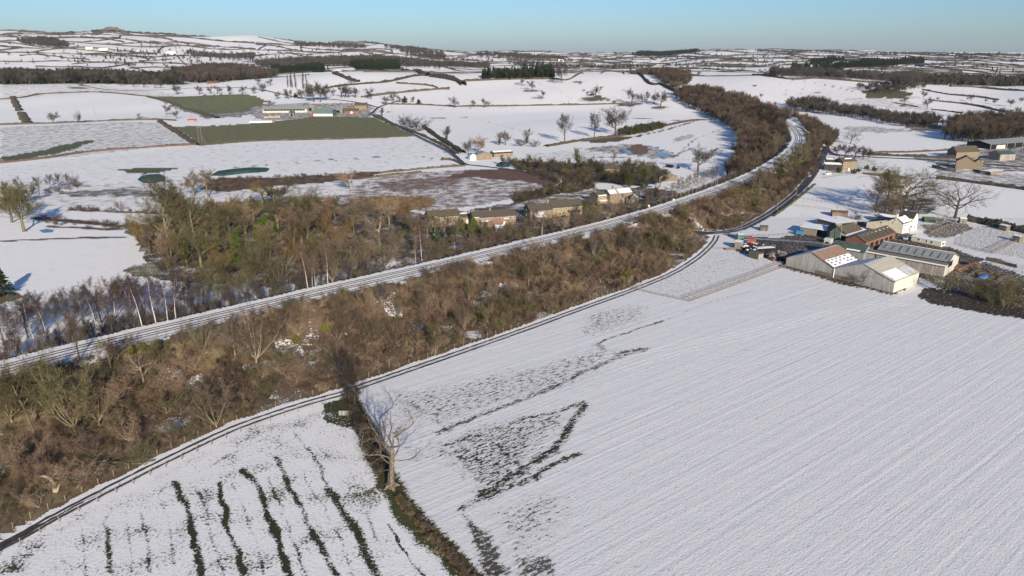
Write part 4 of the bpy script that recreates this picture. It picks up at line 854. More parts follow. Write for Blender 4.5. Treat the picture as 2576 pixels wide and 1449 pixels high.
# the old oak by the ditch: its own tree, hollow trunk and snaking dead limbs
def old_oak():
    p = G(984, 1224); g = Grow(77); rg = g.r; root = empty('old_oak', p); M = mat('dead oak wood', (.215, .18, .135), .9, .3, 2.2, col2=(.085, .072, .056), detail=5, spec=.1); M2 = mat('weathered dark wood', (.07, .06, .05), .9, .3, 2.0)
    tr = np.array([[0, 0, -.4], [.05, 0, .6], [.1, .05, 2.2], [.35, 0, 4.2], [.55, .1, 6.2], [.55, .2, 8.0]]); rad = np.array([1.05, .75, .58, .50, .42, .30])
    V, Fq = tubes([(tr, rad, 10)]); V = V + rg.normal(0, .05, V.shape); link('trunk', mesh_from('oak_trunk', V, Fq, M, False), root)
    flare = [(np.array([[0, 0, .9], [.9 * math.cos(a), .9 * math.sin(a), .25], [1.7 * math.cos(a), 1.7 * math.sin(a), -.2]]), np.array([.55, .38, .16]), 6) for a in (0.3, 1.5, 2.7, 3.9, 5.2)]
    V, Fq = tubes(flare); link('roots', mesh_from('oak_roots', V, Fq, M), root)
    spec = dict(seg=(10, 9, 7, 5), wob=(.27, .34, .4, .45), up=(.06, .03, .02, .02), taper=.28, limb_levels=4, levels=4, kids=(7, 7, 5, 0), ratio=(.5, .52, .5, 0), rr=(.5, .52, .55, 0), ang=(48, 50, 50, 0), shape=lambda t: 1.1 - .4 * t, minz=-.35, lead=False, **{'from': (.28, .25, .25, 0)})
    for z, az, el, L, r in [(7.8, 20, 58, 9.5, .36), (7.6, 110, 72, 9.0, .34), (7.0, -150, 46, 9.0, .34), (6.2, -30, 34, 9.5, .32), (5.4, 178, 32, 11.0, .34), (4.6, 200, 22, 9.0, .28), (5.0, 5, 24, 8.0, .26), (3.6, 185, 8, 4.6, .26), (7.9, 60, 78, 7.0, .28), (6.6, -85, 48, 6.5, .26)]:
        i = np.interp(z, tr[:, 2], np.arange(len(tr))); q = np.array([np.interp(z, tr[:, 2], tr[:, 0]), np.interp(z, tr[:, 2], tr[:, 1]), z]); d = np.array([math.cos(R(az)) * math.cos(R(el)), math.sin(R(az)) * math.cos(R(el)), math.sin(R(el))])
        h = Grow(int(z * 31 + az)); h.branch(q, d, L, r * .5, 0, spec); V, Fq = tubes(h.limb); link('limb', mesh_from('oak_limb', V, Fq, M2 if (az == 60 or z == 3.6) else M), root)
    hol = MB().bar((-.35, -.55, .8), (-.1, -.6, 3.4), .34, 8, .16); hol.build('hollow', M2, root)
    return tag(root, 'old dead oak with a pale hollow trunk and snaking limbs beside the field ditch', 'tree')
old_oak()
# ------------------------------------------------------------------ scrub, woods: masses
# near railway bank
_pt = offset_path(RAILV, -6.2); _pt = _pt[(_pt[:, 1] < 700)]
_lo = [p for p in offset_path(TRACK, 3.4)] + [p for p in offset_path(LANE, 4.0) if p[1] > 300]
BANKPOLY = np.vstack([_pt, np.array(_lo)[::-1]])
def thin(P, seed, thr, s=9):
    n = _noise2(P[:, 0], P[:, 1], 9, 11) * .6 + _noise2(P[:, 0], P[:, 1], 3, 12) * .4; return P[n < thr]
P = thin(fill(BANKPOLY, 2.25, 1, True), 1, .60); rg = np.random.default_rng(2)
dn = _noise2(P[:, 0], P[:, 1], 16, 31)
P = P[(P[:, 1] < 620) & (rg.random(len(P)) < .35 + .75 * dn)]
sel = (P[:, 0] > -70) | (rg.random(len(P)) < .30); P = P[sel]
h = rg.uniform(1.2, 3.4, len(P)) * (.75 + .7 * _noise2(P[:, 0], P[:, 1], 14, 33))
third = rg.integers(0, 100, len(P)); clump = _noise2(P[:, 0], P[:, 1], 11, 35)
tan_ = (clump > .56) & (third < 75); olive_ = (clump < .42) & (third < 70); rest = ~(tan_ | olive_)
scatter('bank_scrub', P[tan_], h[tan_], [('shrub', 0, 'pale', 'tan'), ('shrub', 1, 'khaki', 'tan'), ('thorn', 1, 'pale', 'red'), ('thorn', 0, 'khaki', 'tan')], 'tan and reddish bare scrub covering the near railway bank', 'scrub', .95, 3)
scatter('bank_scrub', P[olive_], h[olive_] * 1.1, [('shrub', 2, 'khaki', 'olive'), ('thorn', 2, 'khaki', 'olive'), ('shrub', 0, 'grey', 'brown')], 'olive bare scrub covering the near railway bank', 'scrub', .95, 4)
scatter('bank_scrub', P[rest], h[rest], [('shrub', 1, 'khaki', 'brown'), ('thorn', 0, 'grey', 'brown'), ('shrub', 2, 'khaki', 'brown'), ('thorn', 1, 'dark', 'red')], 'brown bare scrub covering the near railway bank', 'scrub', .95, 5)
P = thin(fill(BANKPOLY, 1.7, 7, True), 1, .60); rg = np.random.default_rng(8); P = P[(P[:, 1] < 480) & ((P[:, 0] > -72) | (rg.random(len(P)) < .22)) & (rg.random(len(P)) < .7)]
scatter('bank_bramble', P, rg.uniform(.4, 1.1, len(P)), [('thorn', 2, 'khaki', 'brown'), ('thorn', 1, 'khaki', 'tan'), ('thorn', 0, 'dark', 'red')], 'low brown bramble and dead bracken over the near bank', 'undergrowth', 1.9, 9)
P = thin(fill(BANKPOLY, 4.6, 61, True), 1, .62); rg = np.random.default_rng(62); P = P[(P[:, 1] < 420)]
scatter('bank_saplings', P, rg.uniform(1.8, 4.6, len(P)), [('fan', 0, 'pale', 'tan'), ('shrub', 1, 'pale', 'tan'), ('shrub', 2, 'pale', 'red'), ('fan', 2, 'khaki', 'olive'), ('shrub', 0, 'khaki', 'olive')], 'pale stemmed saplings spread over the near railway bank', 'scrub', 1.15, 63)
P = fill(BANKPOLY, 1.3, 57, True); rg = np.random.default_rng(58); P = P[(P[:, 0] < -50) & (rg.random(len(P)) < np.clip((-40 - P[:, 0]) / 45, .2, 1))]
scatter('bank_tussocks', P, rg.uniform(.25, .6, len(P)), [('shrub', 0, 'pale', 'tan'), ('shrub', 1, 'khaki', 'olive'), ('shrub', 2, 'pale', 'olive')], 'straw coloured grass tussocks on the left end of the bank', 'grass', 1.3, 59)
# far side of the railway: verge scrub
q = offset_path(RAILV, 6.5); q = q[(q[:, 1] < 470)]; q2 = offset_path(RAILV, 20); q2 = q2[(q2[:, 1] < 470)]
P = fill(np.vstack([q, q2[::-1]]), 2.6, 11, True); rg = np.random.default_rng(12); P = P[(P[:, 0] > -60) | (rg.random(len(P)) < .22)]
q3 = q[q[:, 0] < -40]; q4 = offset_path(RAILV, 26); q4 = q4[q4[:, 0] < -50]; P3 = fill(np.vstack([q3, q4[::-1]]), 3.4, 113, True); rg3 = np.random.default_rng(114)
scatter('young_wood', P3, rg3.uniform(2.5, 7.5, len(P3)), [('birch', 0, 'pale', 'purple'), ('ash', 1, 'grey', 'grey'), ('birch', 2, 'grey', 'purple'), ('shrub', 0, 'grey', 'grey'), ('fan', 1, 'grey', 'purple')], 'grey and purple young wood behind the rails at the left', 'wood', .8, 115)
scatter('verge_scrub', P, rg.uniform(.9, 3.0, len(P)), [('shrub', 0, 'grey', 'brown'), ('shrub', 1, 'grey', 'red'), ('thorn', 1, 'khaki', 'olive'), ('shrub', 2, 'grey', 'grey')], 'brown scrub along the far verge of the railway', 'scrub', 1.0, 13)
# belt of young trees left of the terraces, garden thickets
P = fill([(335,600),(400,565),(520,555),(640,510),(880,525),(1070,560),(1075,600),(1000,640),(700,715),(560,712),(430,690)], 3.6, 14); rg = np.random.default_rng(15)
scatter('tree_belt_thicket', P, rg.uniform(1.0, 3.6, len(P)), [('shrub', 0, 'khaki', 'olive'), ('fan', 1, 'khaki', 'olive'), ('shrub', 2, 'grey', 'red'), ('fan', 2, 'khaki', 'brown'), ('thorn', 0, 'grey', 'brown')], 'olive and brown thicket of saplings under the tree belt', 'thicket', .9, 16)
P = np.vstack([fill([(1270,405),(1400,415),(1640,415),(1690,445),(1620,470),(1500,462),(1410,466),(1300,430)], 5.0, 17), fill([(1290,500),(1400,470),(1500,457),(1500,470),(1420,487),(1290,512)], 4.0, 18)]); rg = np.random.default_rng(19)
scatter('garden_thicket', P, rg.uniform(1.5, 6.5, len(P)), [('shrub', 0, 'dark', 'dark'), ('thorn', 0, 'dark', 'olive'), ('fan', 1, 'dark', 'brown'), ('fan', 0, 'dark', 'dark'), ('ash', 1, 'dark', 'dark'), ('shrub', 2, 'khaki', 'olive')], 'dark thicket between the red rushes and the cottages', 'thicket', 1.1, 20)
P = fill([(1080,560),(1300,530),(1500,500),(1660,490),(1690,503),(1600,530),(1300,602),(1090,650),(1040,640)], 5.0, 21); rg = np.random.default_rng(22)
scatter('garden_shrubs', P, rg.uniform(.7, 2.2, len(P)), [('shrub', 1, 'grey', 'brown'), ('bush', 1, 'dark', 'ivy'), ('thorn', 2, 'grey', 'red')], 'low shrubs filling the terrace gardens', 'shrubs', 1.1, 23)
P = np.vstack([fill([(540,450),(700,446),(950,433),(935,447),(760,464),(560,484),(500,478)], 4.0, 24), fill([(100,480),(180,472),(200,466),(205,472),(170,482),(110,490)], 4, 25), fill([(170,525),(300,531),(400,534),(400,538),(300,536),(170,531)], 3, 29), fill([(95,545),(310,566),(312,578),(120,572)], 4, 28)]); rg = np.random.default_rng(26)
scatter('field_edge_scrub', P, rg.uniform(.6, 2.6, len(P)), [('shrub', 1, 'grey', 'brown'), ('thorn', 2, 'grey', 'red'), ('shrub', 0, 'grey', 'purple')], 'brown scrub band along the field edges left of the red rushes', 'scrub', 1.2, 27)
P = np.vstack([fill([(880,502),(960,494),(1095,498),(1085,522),(990,533),(890,522)], 2.6, 30), fill([(880,515),(1000,525),(1085,520),(1080,528),(990,538),(890,528)], 2.6, 34)]); rg = np.random.default_rng(31)
scatter('tan_reeds', P, rg.uniform(.9, 2.2, len(P)), [('shrub', 0, 'pale', 'tan'), ('shrub', 1, 'pale', 'gold'), ('shrub', 2, 'pale', 'tan')], 'tan reeds and willow scrub at the edge of the red rushes', 'reeds', 1.1, 32)
P = fill([(880,480),(950,442),(1180,427),(1300,424),(1400,468),(1400,484),(1290,500),(1090,530)], 5.0, 33); rg = np.random.default_rng(34); P = P[rg.random(len(P)) < .5]
scatter('red_rushes', P, rg.uniform(.25, .7, len(P)), [('thorn', 2, 'dark', 'red'), ('thorn', 1, 'khaki', 'red')], 'reddish rushes poking through snow on the rough ground', 'rushes', 1.6, 35)
DARKW = [('ash', 0, 'dark', 'dark'), ('ash', 1, 'dark', 'brown'), ('oak', 0, 'dark', 'dark'), ('ash', 2, 'grey', 'red'), ('fan', 1, 'dark', 'brown')]
GREYW = [('ash', 0, 'dark', 'grey'), ('oak', 1, 'dark', 'grey'), ('oak', 2, 'grey', 'grey'), ('ash', 2, 'dark', 'dark')]
BROWNW = [('ash', 0, 'dark', 'red'), ('ash', 1, 'grey', 'brown'), ('fan', 0, 'dark', 'brown'), ('ash', 2, 'dark', 'red'), ('oak', 0, 'dark', 'dark'), ('ash', 0, 'dark', 'dark')]
CONW = [('conifer', 0, 'dark', 'dark'), ('conifer', 1, 'dark', 'dark'), ('conifer', 2, 'dark', 'dark')]
WOODS = [
 ('railway_wood', [(1700,240),(1760,226),(1830,244),(1900,258),(1955,290),(1975,318),(1972,345),(1945,395),(1870,440),(1820,452),(1850,400),(1862,370),(1845,330),(1790,296),(1730,268),(1698,250)], 5.0, (7, 12), BROWNW, 'russet brown wood filling the inside of the railway curve', 40),
 ('hilltop_wood', [(1585,186),(1630,180),(1730,190),(1733,212),(1700,228),(1664,212)], 6.5, (9, 13), DARKW, 'dark wood on the brow above the railway curve', 41),
 ('curve_wood', [(1964,287),(2000,292),(2055,316),(2105,352),(2092,382),(2068,368),(2045,352),(2030,330),(2008,304)], 4.5, (5, 9), BROWNW, 'brown wood on the outside of the railway curve', 42),
 ('lane_bank_wood', [(2038,362),(2066,392),(2050,430),(2005,478),(1965,508),(1930,512),(1985,455),(2022,405)], 4.0, (4, 8), BROWNW, 'brown thicket between the railway curve and the lane', 43),
 ('hedge_belt', [(1972,264),(2050,262),(2200,288),(2330,304),(2380,322),(2300,322),(2230,314),(2150,296),(1985,277)], 6.0, (7, 12), GREYW, 'long grey tree belt above the right hand snow field', 44),
 ('valley_wood', [(2385,318),(2430,308),(2640,312),(2640,356),(2450,362),(2372,350)], 6.5, (8, 14), DARKW, 'dark wood at the right edge behind the upper farm', 45),
 ('left_wood', [(-60,196),(60,190),(140,197),(220,192),(310,196),(400,204),(475,213),(420,214),(200,211),(-60,213)], 8.0, (13, 21), GREYW + [('conifer', 0, 'dark', 'dark'), ('conifer', 1, 'dark', 'dark'), ('ash', 1, 'dark', 'dark')], 'dark mixed wood stretching across the left middle distance', 46),
 ('village_wood', [(415,192),(470,178),(540,171),(640,178),(700,192),(640,200),(560,209),(470,207)], 9.0, (11, 18), GREYW + [('conifer', 2, 'dark', 'dark'), ('oak', 0, 'dark', 'red')], 'dark wood around the red brick house', 47),
 ('conifer_belt', [(684,180),(815,177),(815,183),(684,186)], 5.5, (15, 19), CONW, 'straight dark green conifer belt above the white field', 48),
 ('conifer_belt', [(880,166),(1005,162),(1005,176),(960,178),(900,178)], 6.0, (13, 17), CONW, 'dark green conifer plantation right of the hill house', 49),
 ('plantation', [(1205,200),(1236,188),(1392,184),(1392,198),(1300,201)], 6.5, (11, 15), CONW + [('ash', 0, 'dark', 'dark')], 'dark plantation on the hill left of the broad oak', 50),
 ('far_wood', [(640,160),(820,150),(1000,150),(1230,166),(1230,174),(1000,170),(820,168),(660,172)], 13, (10, 16), GREYW, 'grey wood behind the conifer belts', 51),
 ('far_wood', [(38,104),(100,100),(175,112),(172,121),(60,114)], 12, (12, 18), GREYW, 'long grey wood high on the left hill', 52),
 ('skyline_wood', [(740,111),(920,117),(925,122),(745,116)], 14, (10, 18), GREYW, 'trees on the skyline left of the valley', 53),
 ('skyline_wood', [(960,118),(1115,134),(1120,152),(1090,152),(1000,126)], 15, (10, 18), GREYW, 'wooded slope running down from the skyline to the valley', 54),
 ('skyline_wood', [(1200,138),(1420,146),(1420,152),(1200,146)], 20, (10, 18), GREYW, 'hazy woods along the valley in the centre', 55),
 ('far_wood', [(1290,162),(1640,170),(1640,175),(1290,168)], 16, (9, 15), GREYW, 'grey tree belt beyond the crest of the hillside field', 56),
 ('blue_wood', [(2040,157),(2120,147),(2125,153),(2090,161),(2040,164)], 14, (14, 18), CONW, 'small dark plantation on the right hills', 57),
 ('blue_wood', [(2112,170),(2200,154),(2320,150),(2325,158),(2250,168),(2120,173)], 15, (14, 18), CONW, 'largest dark plantation on the right hills', 58),
 ('blue_wood', [(1990,169),(2040,168),(2040,178),(1990,180)], 12, (12, 16), CONW, 'leftmost square plantation on the right hills', 59),
 ('blue_wood', [(2045,172),(2115,170),(2120,180),(2045,185)], 12, (12, 16), CONW, 'low plantation below the largest one on the right hills', 60),
 ('valley_belt', [(1935,188),(2150,190),(2320,196),(2320,212),(2262,212),(2140,200),(1935,196)], 10, (11, 17), GREYW, 'grey tree belt in the valley beyond the right field', 61),
 ('valley_belt', [(2320,200),(2640,206),(2640,216),(2320,214)], 9, (11, 18), GREYW + [('conifer', 0, 'dark', 'dark')], 'dark tree belt around the church at the right edge', 62),
 ('skyline_wood', [(1590,138),(1680,132),(1760,129),(1755,133),(1600,142)], 18, (12, 20), CONW, 'dark wooded ridge in the centre right', 63),
 ('skyline_wood', [(1900,130),(2300,136),(2576,142),(2576,145),(2300,140),(1900,133)], 26, (12, 22), GREYW, 'line of hazy trees along the right skyline', 64),
 ('far_wood', [(470,128),(640,140),(640,152),(560,152),(470,140)], 16, (10, 16), GREYW, 'grey trees below the crag beside the scattered houses', 65),
 ('hedge_bushes', [(1556,332),(1620,322),(1668,317),(1672,322),(1620,334),(1560,344)], 3.6, (3, 6), [('thorn', 0, 'dark', 'dark'), ('thorn', 1, 'grey', 'grey'), ('bush', 0, 'dark', 'ivy')], 'bushy hedge right of the three tall trees', 66),
 ('crag_trees', [(228,80),(300,76),(318,82),(240,88)], 20, (6, 11), GREYW, 'trees at the foot of the crag', 67),
 ('wall_trees', [(2150,225),(2300,214),(2330,222),(2240,240)], 9, (4, 10), GREYW, 'scattered thorn trees on the rough slope at the right', 68),
]
for nm, poly, sp, hh, items, lab, sd in WOODS:
    P = fill(poly, sp, sd, jitter=.8); rg = np.random.default_rng(sd); P = P[rg.random(len(P)) < .86]; lowf = .62 + .5 * _noise2(P[:, 0], P[:, 1], sp * 5, sd) + .12 * rg.normal(size=len(P))
    if len(P): scatter(nm, P, hh[1] * np.clip(lowf, .45, 1.15), items, lab, 'wood', 1.0 if items is not CONW else 1.25, sd)
# ------------------------------------------------------------------ hedges and walls
M_hedge = {'brown': mat('hedge brown', (.105, .085, .062), .95, .4, .9, rand=.15, bump=.3), 'dark': mat('hedge dark', (.06, .055, .045), .95, .4, .9, rand=.15, bump=.3), 'olive': mat('hedge olive', (.10, .095, .05), .95, .4, .9, rand=.15, bump=.3), 'red': mat('hedge red', (.13, .085, .07), .95, .4, .9, rand=.15, bump=.3)}
M_stone_wall = mat('field wall stone', (.13, .115, .095), .95, .4, 2.0, bump=.05)
_hs = [0]
def hedge(path, w, h, label, group=None, tone_='brown', name='hedge', cat='hedge', step=None, m=None, rough=1.0):
    _hs[0] += 1; rg = np.random.default_rng(500 + _hs[0]); W = GP(path)[:, :2]; d = float(np.median(W[:, 1])); step = step or max(.8, d / 330)
    P = resample(W, step); t = np.gradient(P, axis=0); t /= np.linalg.norm(t, axis=1)[:, None] + 1e-9; n = np.stack([-t[:, 1], t[:, 0]], 1); k = len(P)
    prof = [(-.5, 0), (-.56, .45), (-.32, .85), (.02, 1.0), (.34, .84), (.56, .42), (.5, 0)]; V = []
    lump = .72 + .56 * _noise2(P[:, 0], P[:, 1], step * 4, 3)
    for a, b in prof:
        aw = a * w * lump * (1 + rough * rg.normal(0, .14, k)); q = P + n * aw[:, None] + t * (rg.normal(0, .22, k) * step)[:, None]
        V.append(np.c_[q, Z(q[:, 0], q[:, 1]) - .1 + b * h * lump * (1 + rough * rg.normal(0, .17, k))])
    V = np.stack(V, 1).reshape(-1, 3); c = len(prof); i = np.arange(k - 1)[:, None] * c; j = np.arange(c - 1)[None, :]
    f = np.stack([i + j, i + j + 1, i + j + c + 1, i + j + c], -1).reshape(-1, 4); o = link(name, mesh_from(name, V, f, m or M_hedge[tone_])); return tag(o, label, cat, group)
for lab, w, h, tn, L_ in [
 ('brown hedge along the top of the left white hill field', 2.4, 2.0, 'brown', [(-40,252),(40,248),(100,238),(170,234),(235,232)]), ('hedge running right from the crest above the white hill field', 2.4, 1.8, 'brown', [(237,232),(300,236),(370,243)]),
 ('thick brown hedge crossing the white hill field, upper length', 7, 2.2, 'brown', [(32,245),(40,262),(49,279)]), ('thick brown hedge crossing the white hill field, lower length', 8, 2.2, 'brown', [(53,284),(60,297),(70,311)]),
 ('long hedge along the foot of the white hill field', 2.6, 1.9, 'brown', [(-40,316),(130,311),(320,303),(400,302),(442,304)]), ('thick hedge slanting down the left side of the upper green field', 4.5, 2.2, 'brown', [(372,244),(450,268),(500,284),(548,298)]),
 ('thick hedge slanting down to the corner of the lower green field', 5, 2.2, 'brown', [(402,306),(440,330),(470,350),(496,365)]), ('reddish hedge below the half melted field', 2.6, 1.6, 'red', [(-40,415),(110,399),(230,382),(390,370),(492,365)]),
 ('low hedge along the bottom of the lower green field', 1.6, 1.0, 'brown', [(500,367),(644,356),(800,352),(930,348),(1040,343)]), ('hedge on the field side of the diagonal lane', 3.0, 1.8, 'brown', [(939,291),(985,312),(1054,338),(1110,364),(1150,388)]),
 ('hedge on the hill side of the diagonal lane, lower length', 4.0, 2.6, 'dark', [(1066,320),(1090,338),(1120,358),(1166,386)]), ('long hedge between the two middle snow fields', 2.6, 1.8, 'brown', [(962,262),(1060,264),(1140,268),(1200,268),(1290,267),(1395,265),(1540,262),(1612,263)]),
 ('hedge winding above the upper white field', 5, 3.2, 'dark', [(819,222),(909,212),(979,206),(1044,192),(1082,190)]), ('thick hedge below the oval snow field', 6, 3.0, 'brown', [(909,245),(994,235),(1060,229),(1106,225),(1131,225)]),
 ('hedge climbing to the corner of the oval field', 3, 2.4, 'brown', [(999,210),(1081,216),(1106,225)]), ('tall bushy hedge right of the hill house field', 8, 6, 'dark', [(1011,176),(1054,183),(1079,192)]), ('tall bushy hedge left of the hillside field', 8, 7, 'dark', [(1084,193),(1144,203),(1166,216)]),
 ('bushy hedge below the hill house', 6, 5, 'dark', [(839,186),(862,194),(884,203),(904,207)]), ('hedge under the dark plantation', 4, 3, 'brown', [(1166,205),(1288,200),(1393,199)]), ('hedge along the brow of the hillside field', 3, 2.4, 'brown', [(1393,200),(1450,190),(1513,184),(1568,183)]),
 ('dark wood edge hedge beside the hillside field', 4, 4, 'dark', [(1568,183),(1620,198),(1664,214),(1700,232)]), ('hedge along the brow of the right hand field', 4, 3.4, 'dark', [(1733,187),(1932,192),(2060,198),(2160,206),(2252,213)]),
 ('brown hedge bank below the three tall trees', 4.5, 1.6, 'brown', [(1373,369),(1463,354),(1580,339),(1678,316),(1740,304),(1790,302)]), ('hedge beyond the rough slope at the right, upper', 4, 2.2, 'brown', [(2322,226),(2387,238),(2414,241),(2470,246),(2510,252)]),
 ('long hedge across the right hand fields', 4, 2.4, 'brown', [(2342,253),(2432,263),(2500,276),(2640,300)]), ('hedge with thorns along the topmost right field', 4, 3.4, 'brown', [(2390,218),(2470,222),(2640,232)]), ('dark field wall under the two right hand trees', 2.5, 1.6, 'dark', [(2252,260),(2280,264),(2307,269)]),
 ('broken field wall left of the lower right trees', 2.5, 1.6, 'dark', [(2342,276),(2380,280),(2417,285)]), ('thick dark hedge below the smooth snow field at the right', 4.5, 2.4, 'dark', [(2432,554),(2500,567),(2576,584),(2640,600)]),
 ('hedge below the upper farm at the right edge', 4.0, 1.8, 'dark', [(2357,449),(2457,461),(2576,477),(2640,486)]), ('brown hedge between heath and white field', 2.2, 1.4, 'brown', [(950,437),(1050,427),(1120,421),(1170,418)]), ('ragged hedge at the lane bend left of the cottages', 2.2, 1.4, 'brown', [(1110,402),(1140,404),(1165,416)]),
 ('hedge left of the heath behind the scrub band', 2.0, 1.2, 'brown', [(900,452),(990,440),(1060,434)]), ('dark hedge along the lane behind the lane house', 3.0, 2.0, 'dark', [(2180,390),(2280,394),(2400,398)]), ('hedge at the foot of the snow field behind the lane house', 2.0, 1.4, 'brown', [(2200,384),(2300,383),(2440,374),(2480,364)]),
 ('dark hedge along the right verge of the bending lane', 1.4, .8, 'olive', [(1945,545),(1985,516),(2014,494),(2050,464)]),
]: hedge(L_, w, h, lab, None, tn)
FARH = [[(0,90),(75,93)],[(0,107),(60,113),(112,120)],[(97,94),(150,104),(187,112)],[(150,94),(262,98),(312,107)],[(130,124),(200,125),(287,135),(375,150)],[(50,141),(95,138),(175,147),(225,151)],[(-20,175),(110,176)],[(350,154),(432,150)],[(287,84),(362,92),(475,112)],[(350,90),(500,98),(640,108)],[(318,100),(412,112),(500,120),(644,123)],
           [(644,109),(731,115),(794,116)],[(644,113),(744,127),(831,134)],[(756,120),(856,129),(936,137)],[(861,126),(1001,137)],[(1034,149),(1144,151),(1288,156)],[(1488,148),(1663,147)],[(1438,158),(1650,164)],[(1688,137),(1763,130)],[(1728,148),(1863,151)],[(1663,156),(1728,147)],[(1763,158),(1932,158)],[(1800,168),(1960,170)],[(1700,172),(1900,180)],
           [(1932,148),(2032,144)],[(1932,165),(2040,152)],[(2117,171),(2182,168)],[(2302,166),(2432,173),(2576,176)],[(2322,151),(2407,153),(2576,166)],[(2132,178),(2294,164)],[(2350,185),(2500,188),(2640,192)],[(2300,178),(2420,182)],[(1500,170),(1640,176)],[(1320,152),(1440,155)],[(1240,146),(1330,149)],[(180,162),(260,158),(340,164)],[(440,140),(470,165)],[(700,132),(760,142),(820,146)],[(1990,138),(2200,142)],[(2400,150),(2576,156)],[(1560,150),(1600,143),(1660,139)]]
def far_hedges():
    """one mesh: the hedgerow net of the far hills, too many and too thin to count"""
    rg = np.random.default_rng(77); runs = [(GP(L_)[:, :2], 1.0) for L_ in FARH]; gx, gy = 210.0, 250.0; rowsY = [1500.]
    while rowsY[-1] < 6500: rowsY.append(rowsY[-1] * 1.085 + 20)
    node = {}
    for j, yy in enumerate(rowsY):
        n = int(.85 * yy / gx) + 2
        for i in range(-n, n + 1): node[i, j] = np.array([i * gx + rg.normal(0, 45) + (j % 2) * 90, yy + rg.normal(0, 25)])
    for (i, j), p in node.items():
        for q in ((i + 1, j), (i, j + 1)):
            if q in node and rg.random() < (.72 if q[1] == j else .6): runs.append((np.array([p, .5 * (p + node[q]) + rg.normal(0, 10, 2), node[q]]), rg.uniform(.6, 1.25)))
    V, Fc, n0 = [], [], 0
    for W, k in runs:
        P = resample(W, 22.0); m = len(P); t = np.gradient(P, axis=0); t /= np.linalg.norm(t, axis=1)[:, None] + 1e-9; nn = np.stack([-t[:, 1], t[:, 0]], 1); lump = k * (.5 + rg.random(m) * 1.0) * np.clip(P[:, 1] / 2600, .7, 1.6)
        z = Z(P[:, 0], P[:, 1]); prof = [(-2.2, -.5), (-2.0, 2.2), (0, 4.2), (2.0, 2.2), (2.2, -.5)]
        ring = np.stack([np.c_[P + nn * (a * lump)[:, None], z + b * lump] for a, b in prof], 1); V.append(ring.reshape(-1, 3)); a = np.arange(m - 1)[:, None] * 5 + np.arange(4)[None, :]
        Fc.append(np.stack([a, a + 1, a + 6, a + 5], -1).reshape(-1, 4) + n0); n0 += m * 5
    tag(link('far_hedgerows', mesh_from('far_hedgerows', np.vstack(V), np.vstack(Fc), mat('far hedge grey', (.095, .085, .075), .95, .5, .02))), 'net of thin dark hedgerows over the far snowy hills', 'hedgerows', kind='stuff')
far_hedges()
# hedgerow trees dotted over the far hills
rg = np.random.default_rng(91); pts = []
for fx, fy, n, sx, sy in [(400,150,120,150,12),(1000,150,120,260,12),(1900,165,140,320,10),(1450,150,120,260,6),(2300,160,120,240,9),(330,135,70,110,14),(480,140,60,90,12),(120,135,16,110,20),(560,130,30,90,14),(850,128,40,120,10),(1150,150,50,130,7),(1330,152,40,120,6),(1560,160,40,120,9),(1800,145,60,130,10),(1800,165,30,120,8),(2100,150,60,160,9),(2400,158,60,160,12),(2350,182,30,160,10),(700,150,50,110,8),(230,160,14,120,8),(2480,236,24,80,5),(2000,140,40,160,4),(1080,128,30,100,4)]:
    for _ in range(n):
        a, b = fx + rg.normal() * sx, fy + rg.normal() * sy
        if b < 92 + max(0, min(45, (a - 250) * .06)): continue
        pts.append(G(a, b))
pts = np.array(pts); pts = pts[pts[:, 1] > 1450]
scatter('hedgerow_trees', pts, rg.uniform(6, 13, len(pts)), GREYW + [('conifer', 0, 'dark', 'dark')], 'small grey hedgerow trees dotted across the far hills', 'trees', 1.15, 92)
# ------------------------------------------------------------------ buildings
def MT(n, c, **k): return mat(n, c, **k)
M_stone = MT('warm stone', (.28, .22, .15), col2=(.17, .135, .09), scale=1.6, detail=6, bump=.03); M_greystone = MT('grey stone', (.17, .145, .115), scale=1.6, detail=6, bump=.03); M_brick = MT('red brick', (.27, .125, .085), col2=(.18, .085, .06), scale=2.2, detail=6)
M_orange = MT('orange brick', (.34, .21, .145), col2=(.24, .145, .10), scale=2.0, detail=6); M_white = MT('white render', (.78, .75, .69), var=.08, scale=.6); M_cream = MT('cream render', (.68, .62, .48), var=.1, scale=.6)
M_slate = MT('brown stone slates', (.095, .08, .06), scale=2.2, detail=6, bump=.03); M_dslate = MT('dark slates', (.055, .05, .048), scale=2.2, bump=.03); M_tin = MT('grey tin', (.30, .31, .30), var=.2, scale=.5, rough=.6, stretch=(3, .3, 1))
M_board = MT('grey boarding', (.27, .25, .225), col2=(.17, .155, .14), scale=1.2, stretch=(4, 4, .25)); M_clad = MT('pale cladding', (.52, .50, .45), var=.15, scale=.8, stretch=(5, 5, .12)); M_concrete = MT('stained concrete', (.36, .33, .29), col2=(.22, .20, .175), scale=.5, stretch=(2, 2, .4))
M_greysheet = MT('grey sheeting', (.25, .265, .265), var=.2, scale=.4, rough=.6, stretch=(4, .4, 1)); M_green = MT('green sheeting', (.065, .095, .085), var=.2, scale=.5); M_teal = MT('teal cladding', (.10, .15, .14), var=.12, scale=.3); M_beige = MT('beige roof sheets', (.43, .40, .33), var=.12, scale=.4, stretch=(5, .3, 1))
M_glass = MT('dark pane', (.02, .022, .025), rough=.12, spec=.6, var=.1); M_frame = MT('white frame', (.75, .74, .70), var=.05); M_dark = MT('dark interior', (.012, .012, .012), var=.1); M_wood = MT('weathered wood', (.20, .165, .12), scale=3, stretch=(1, 1, .2)); M_slat = MT('reddish slats', (.40, .27, .20), col2=(.26, .17, .12), scale=2)
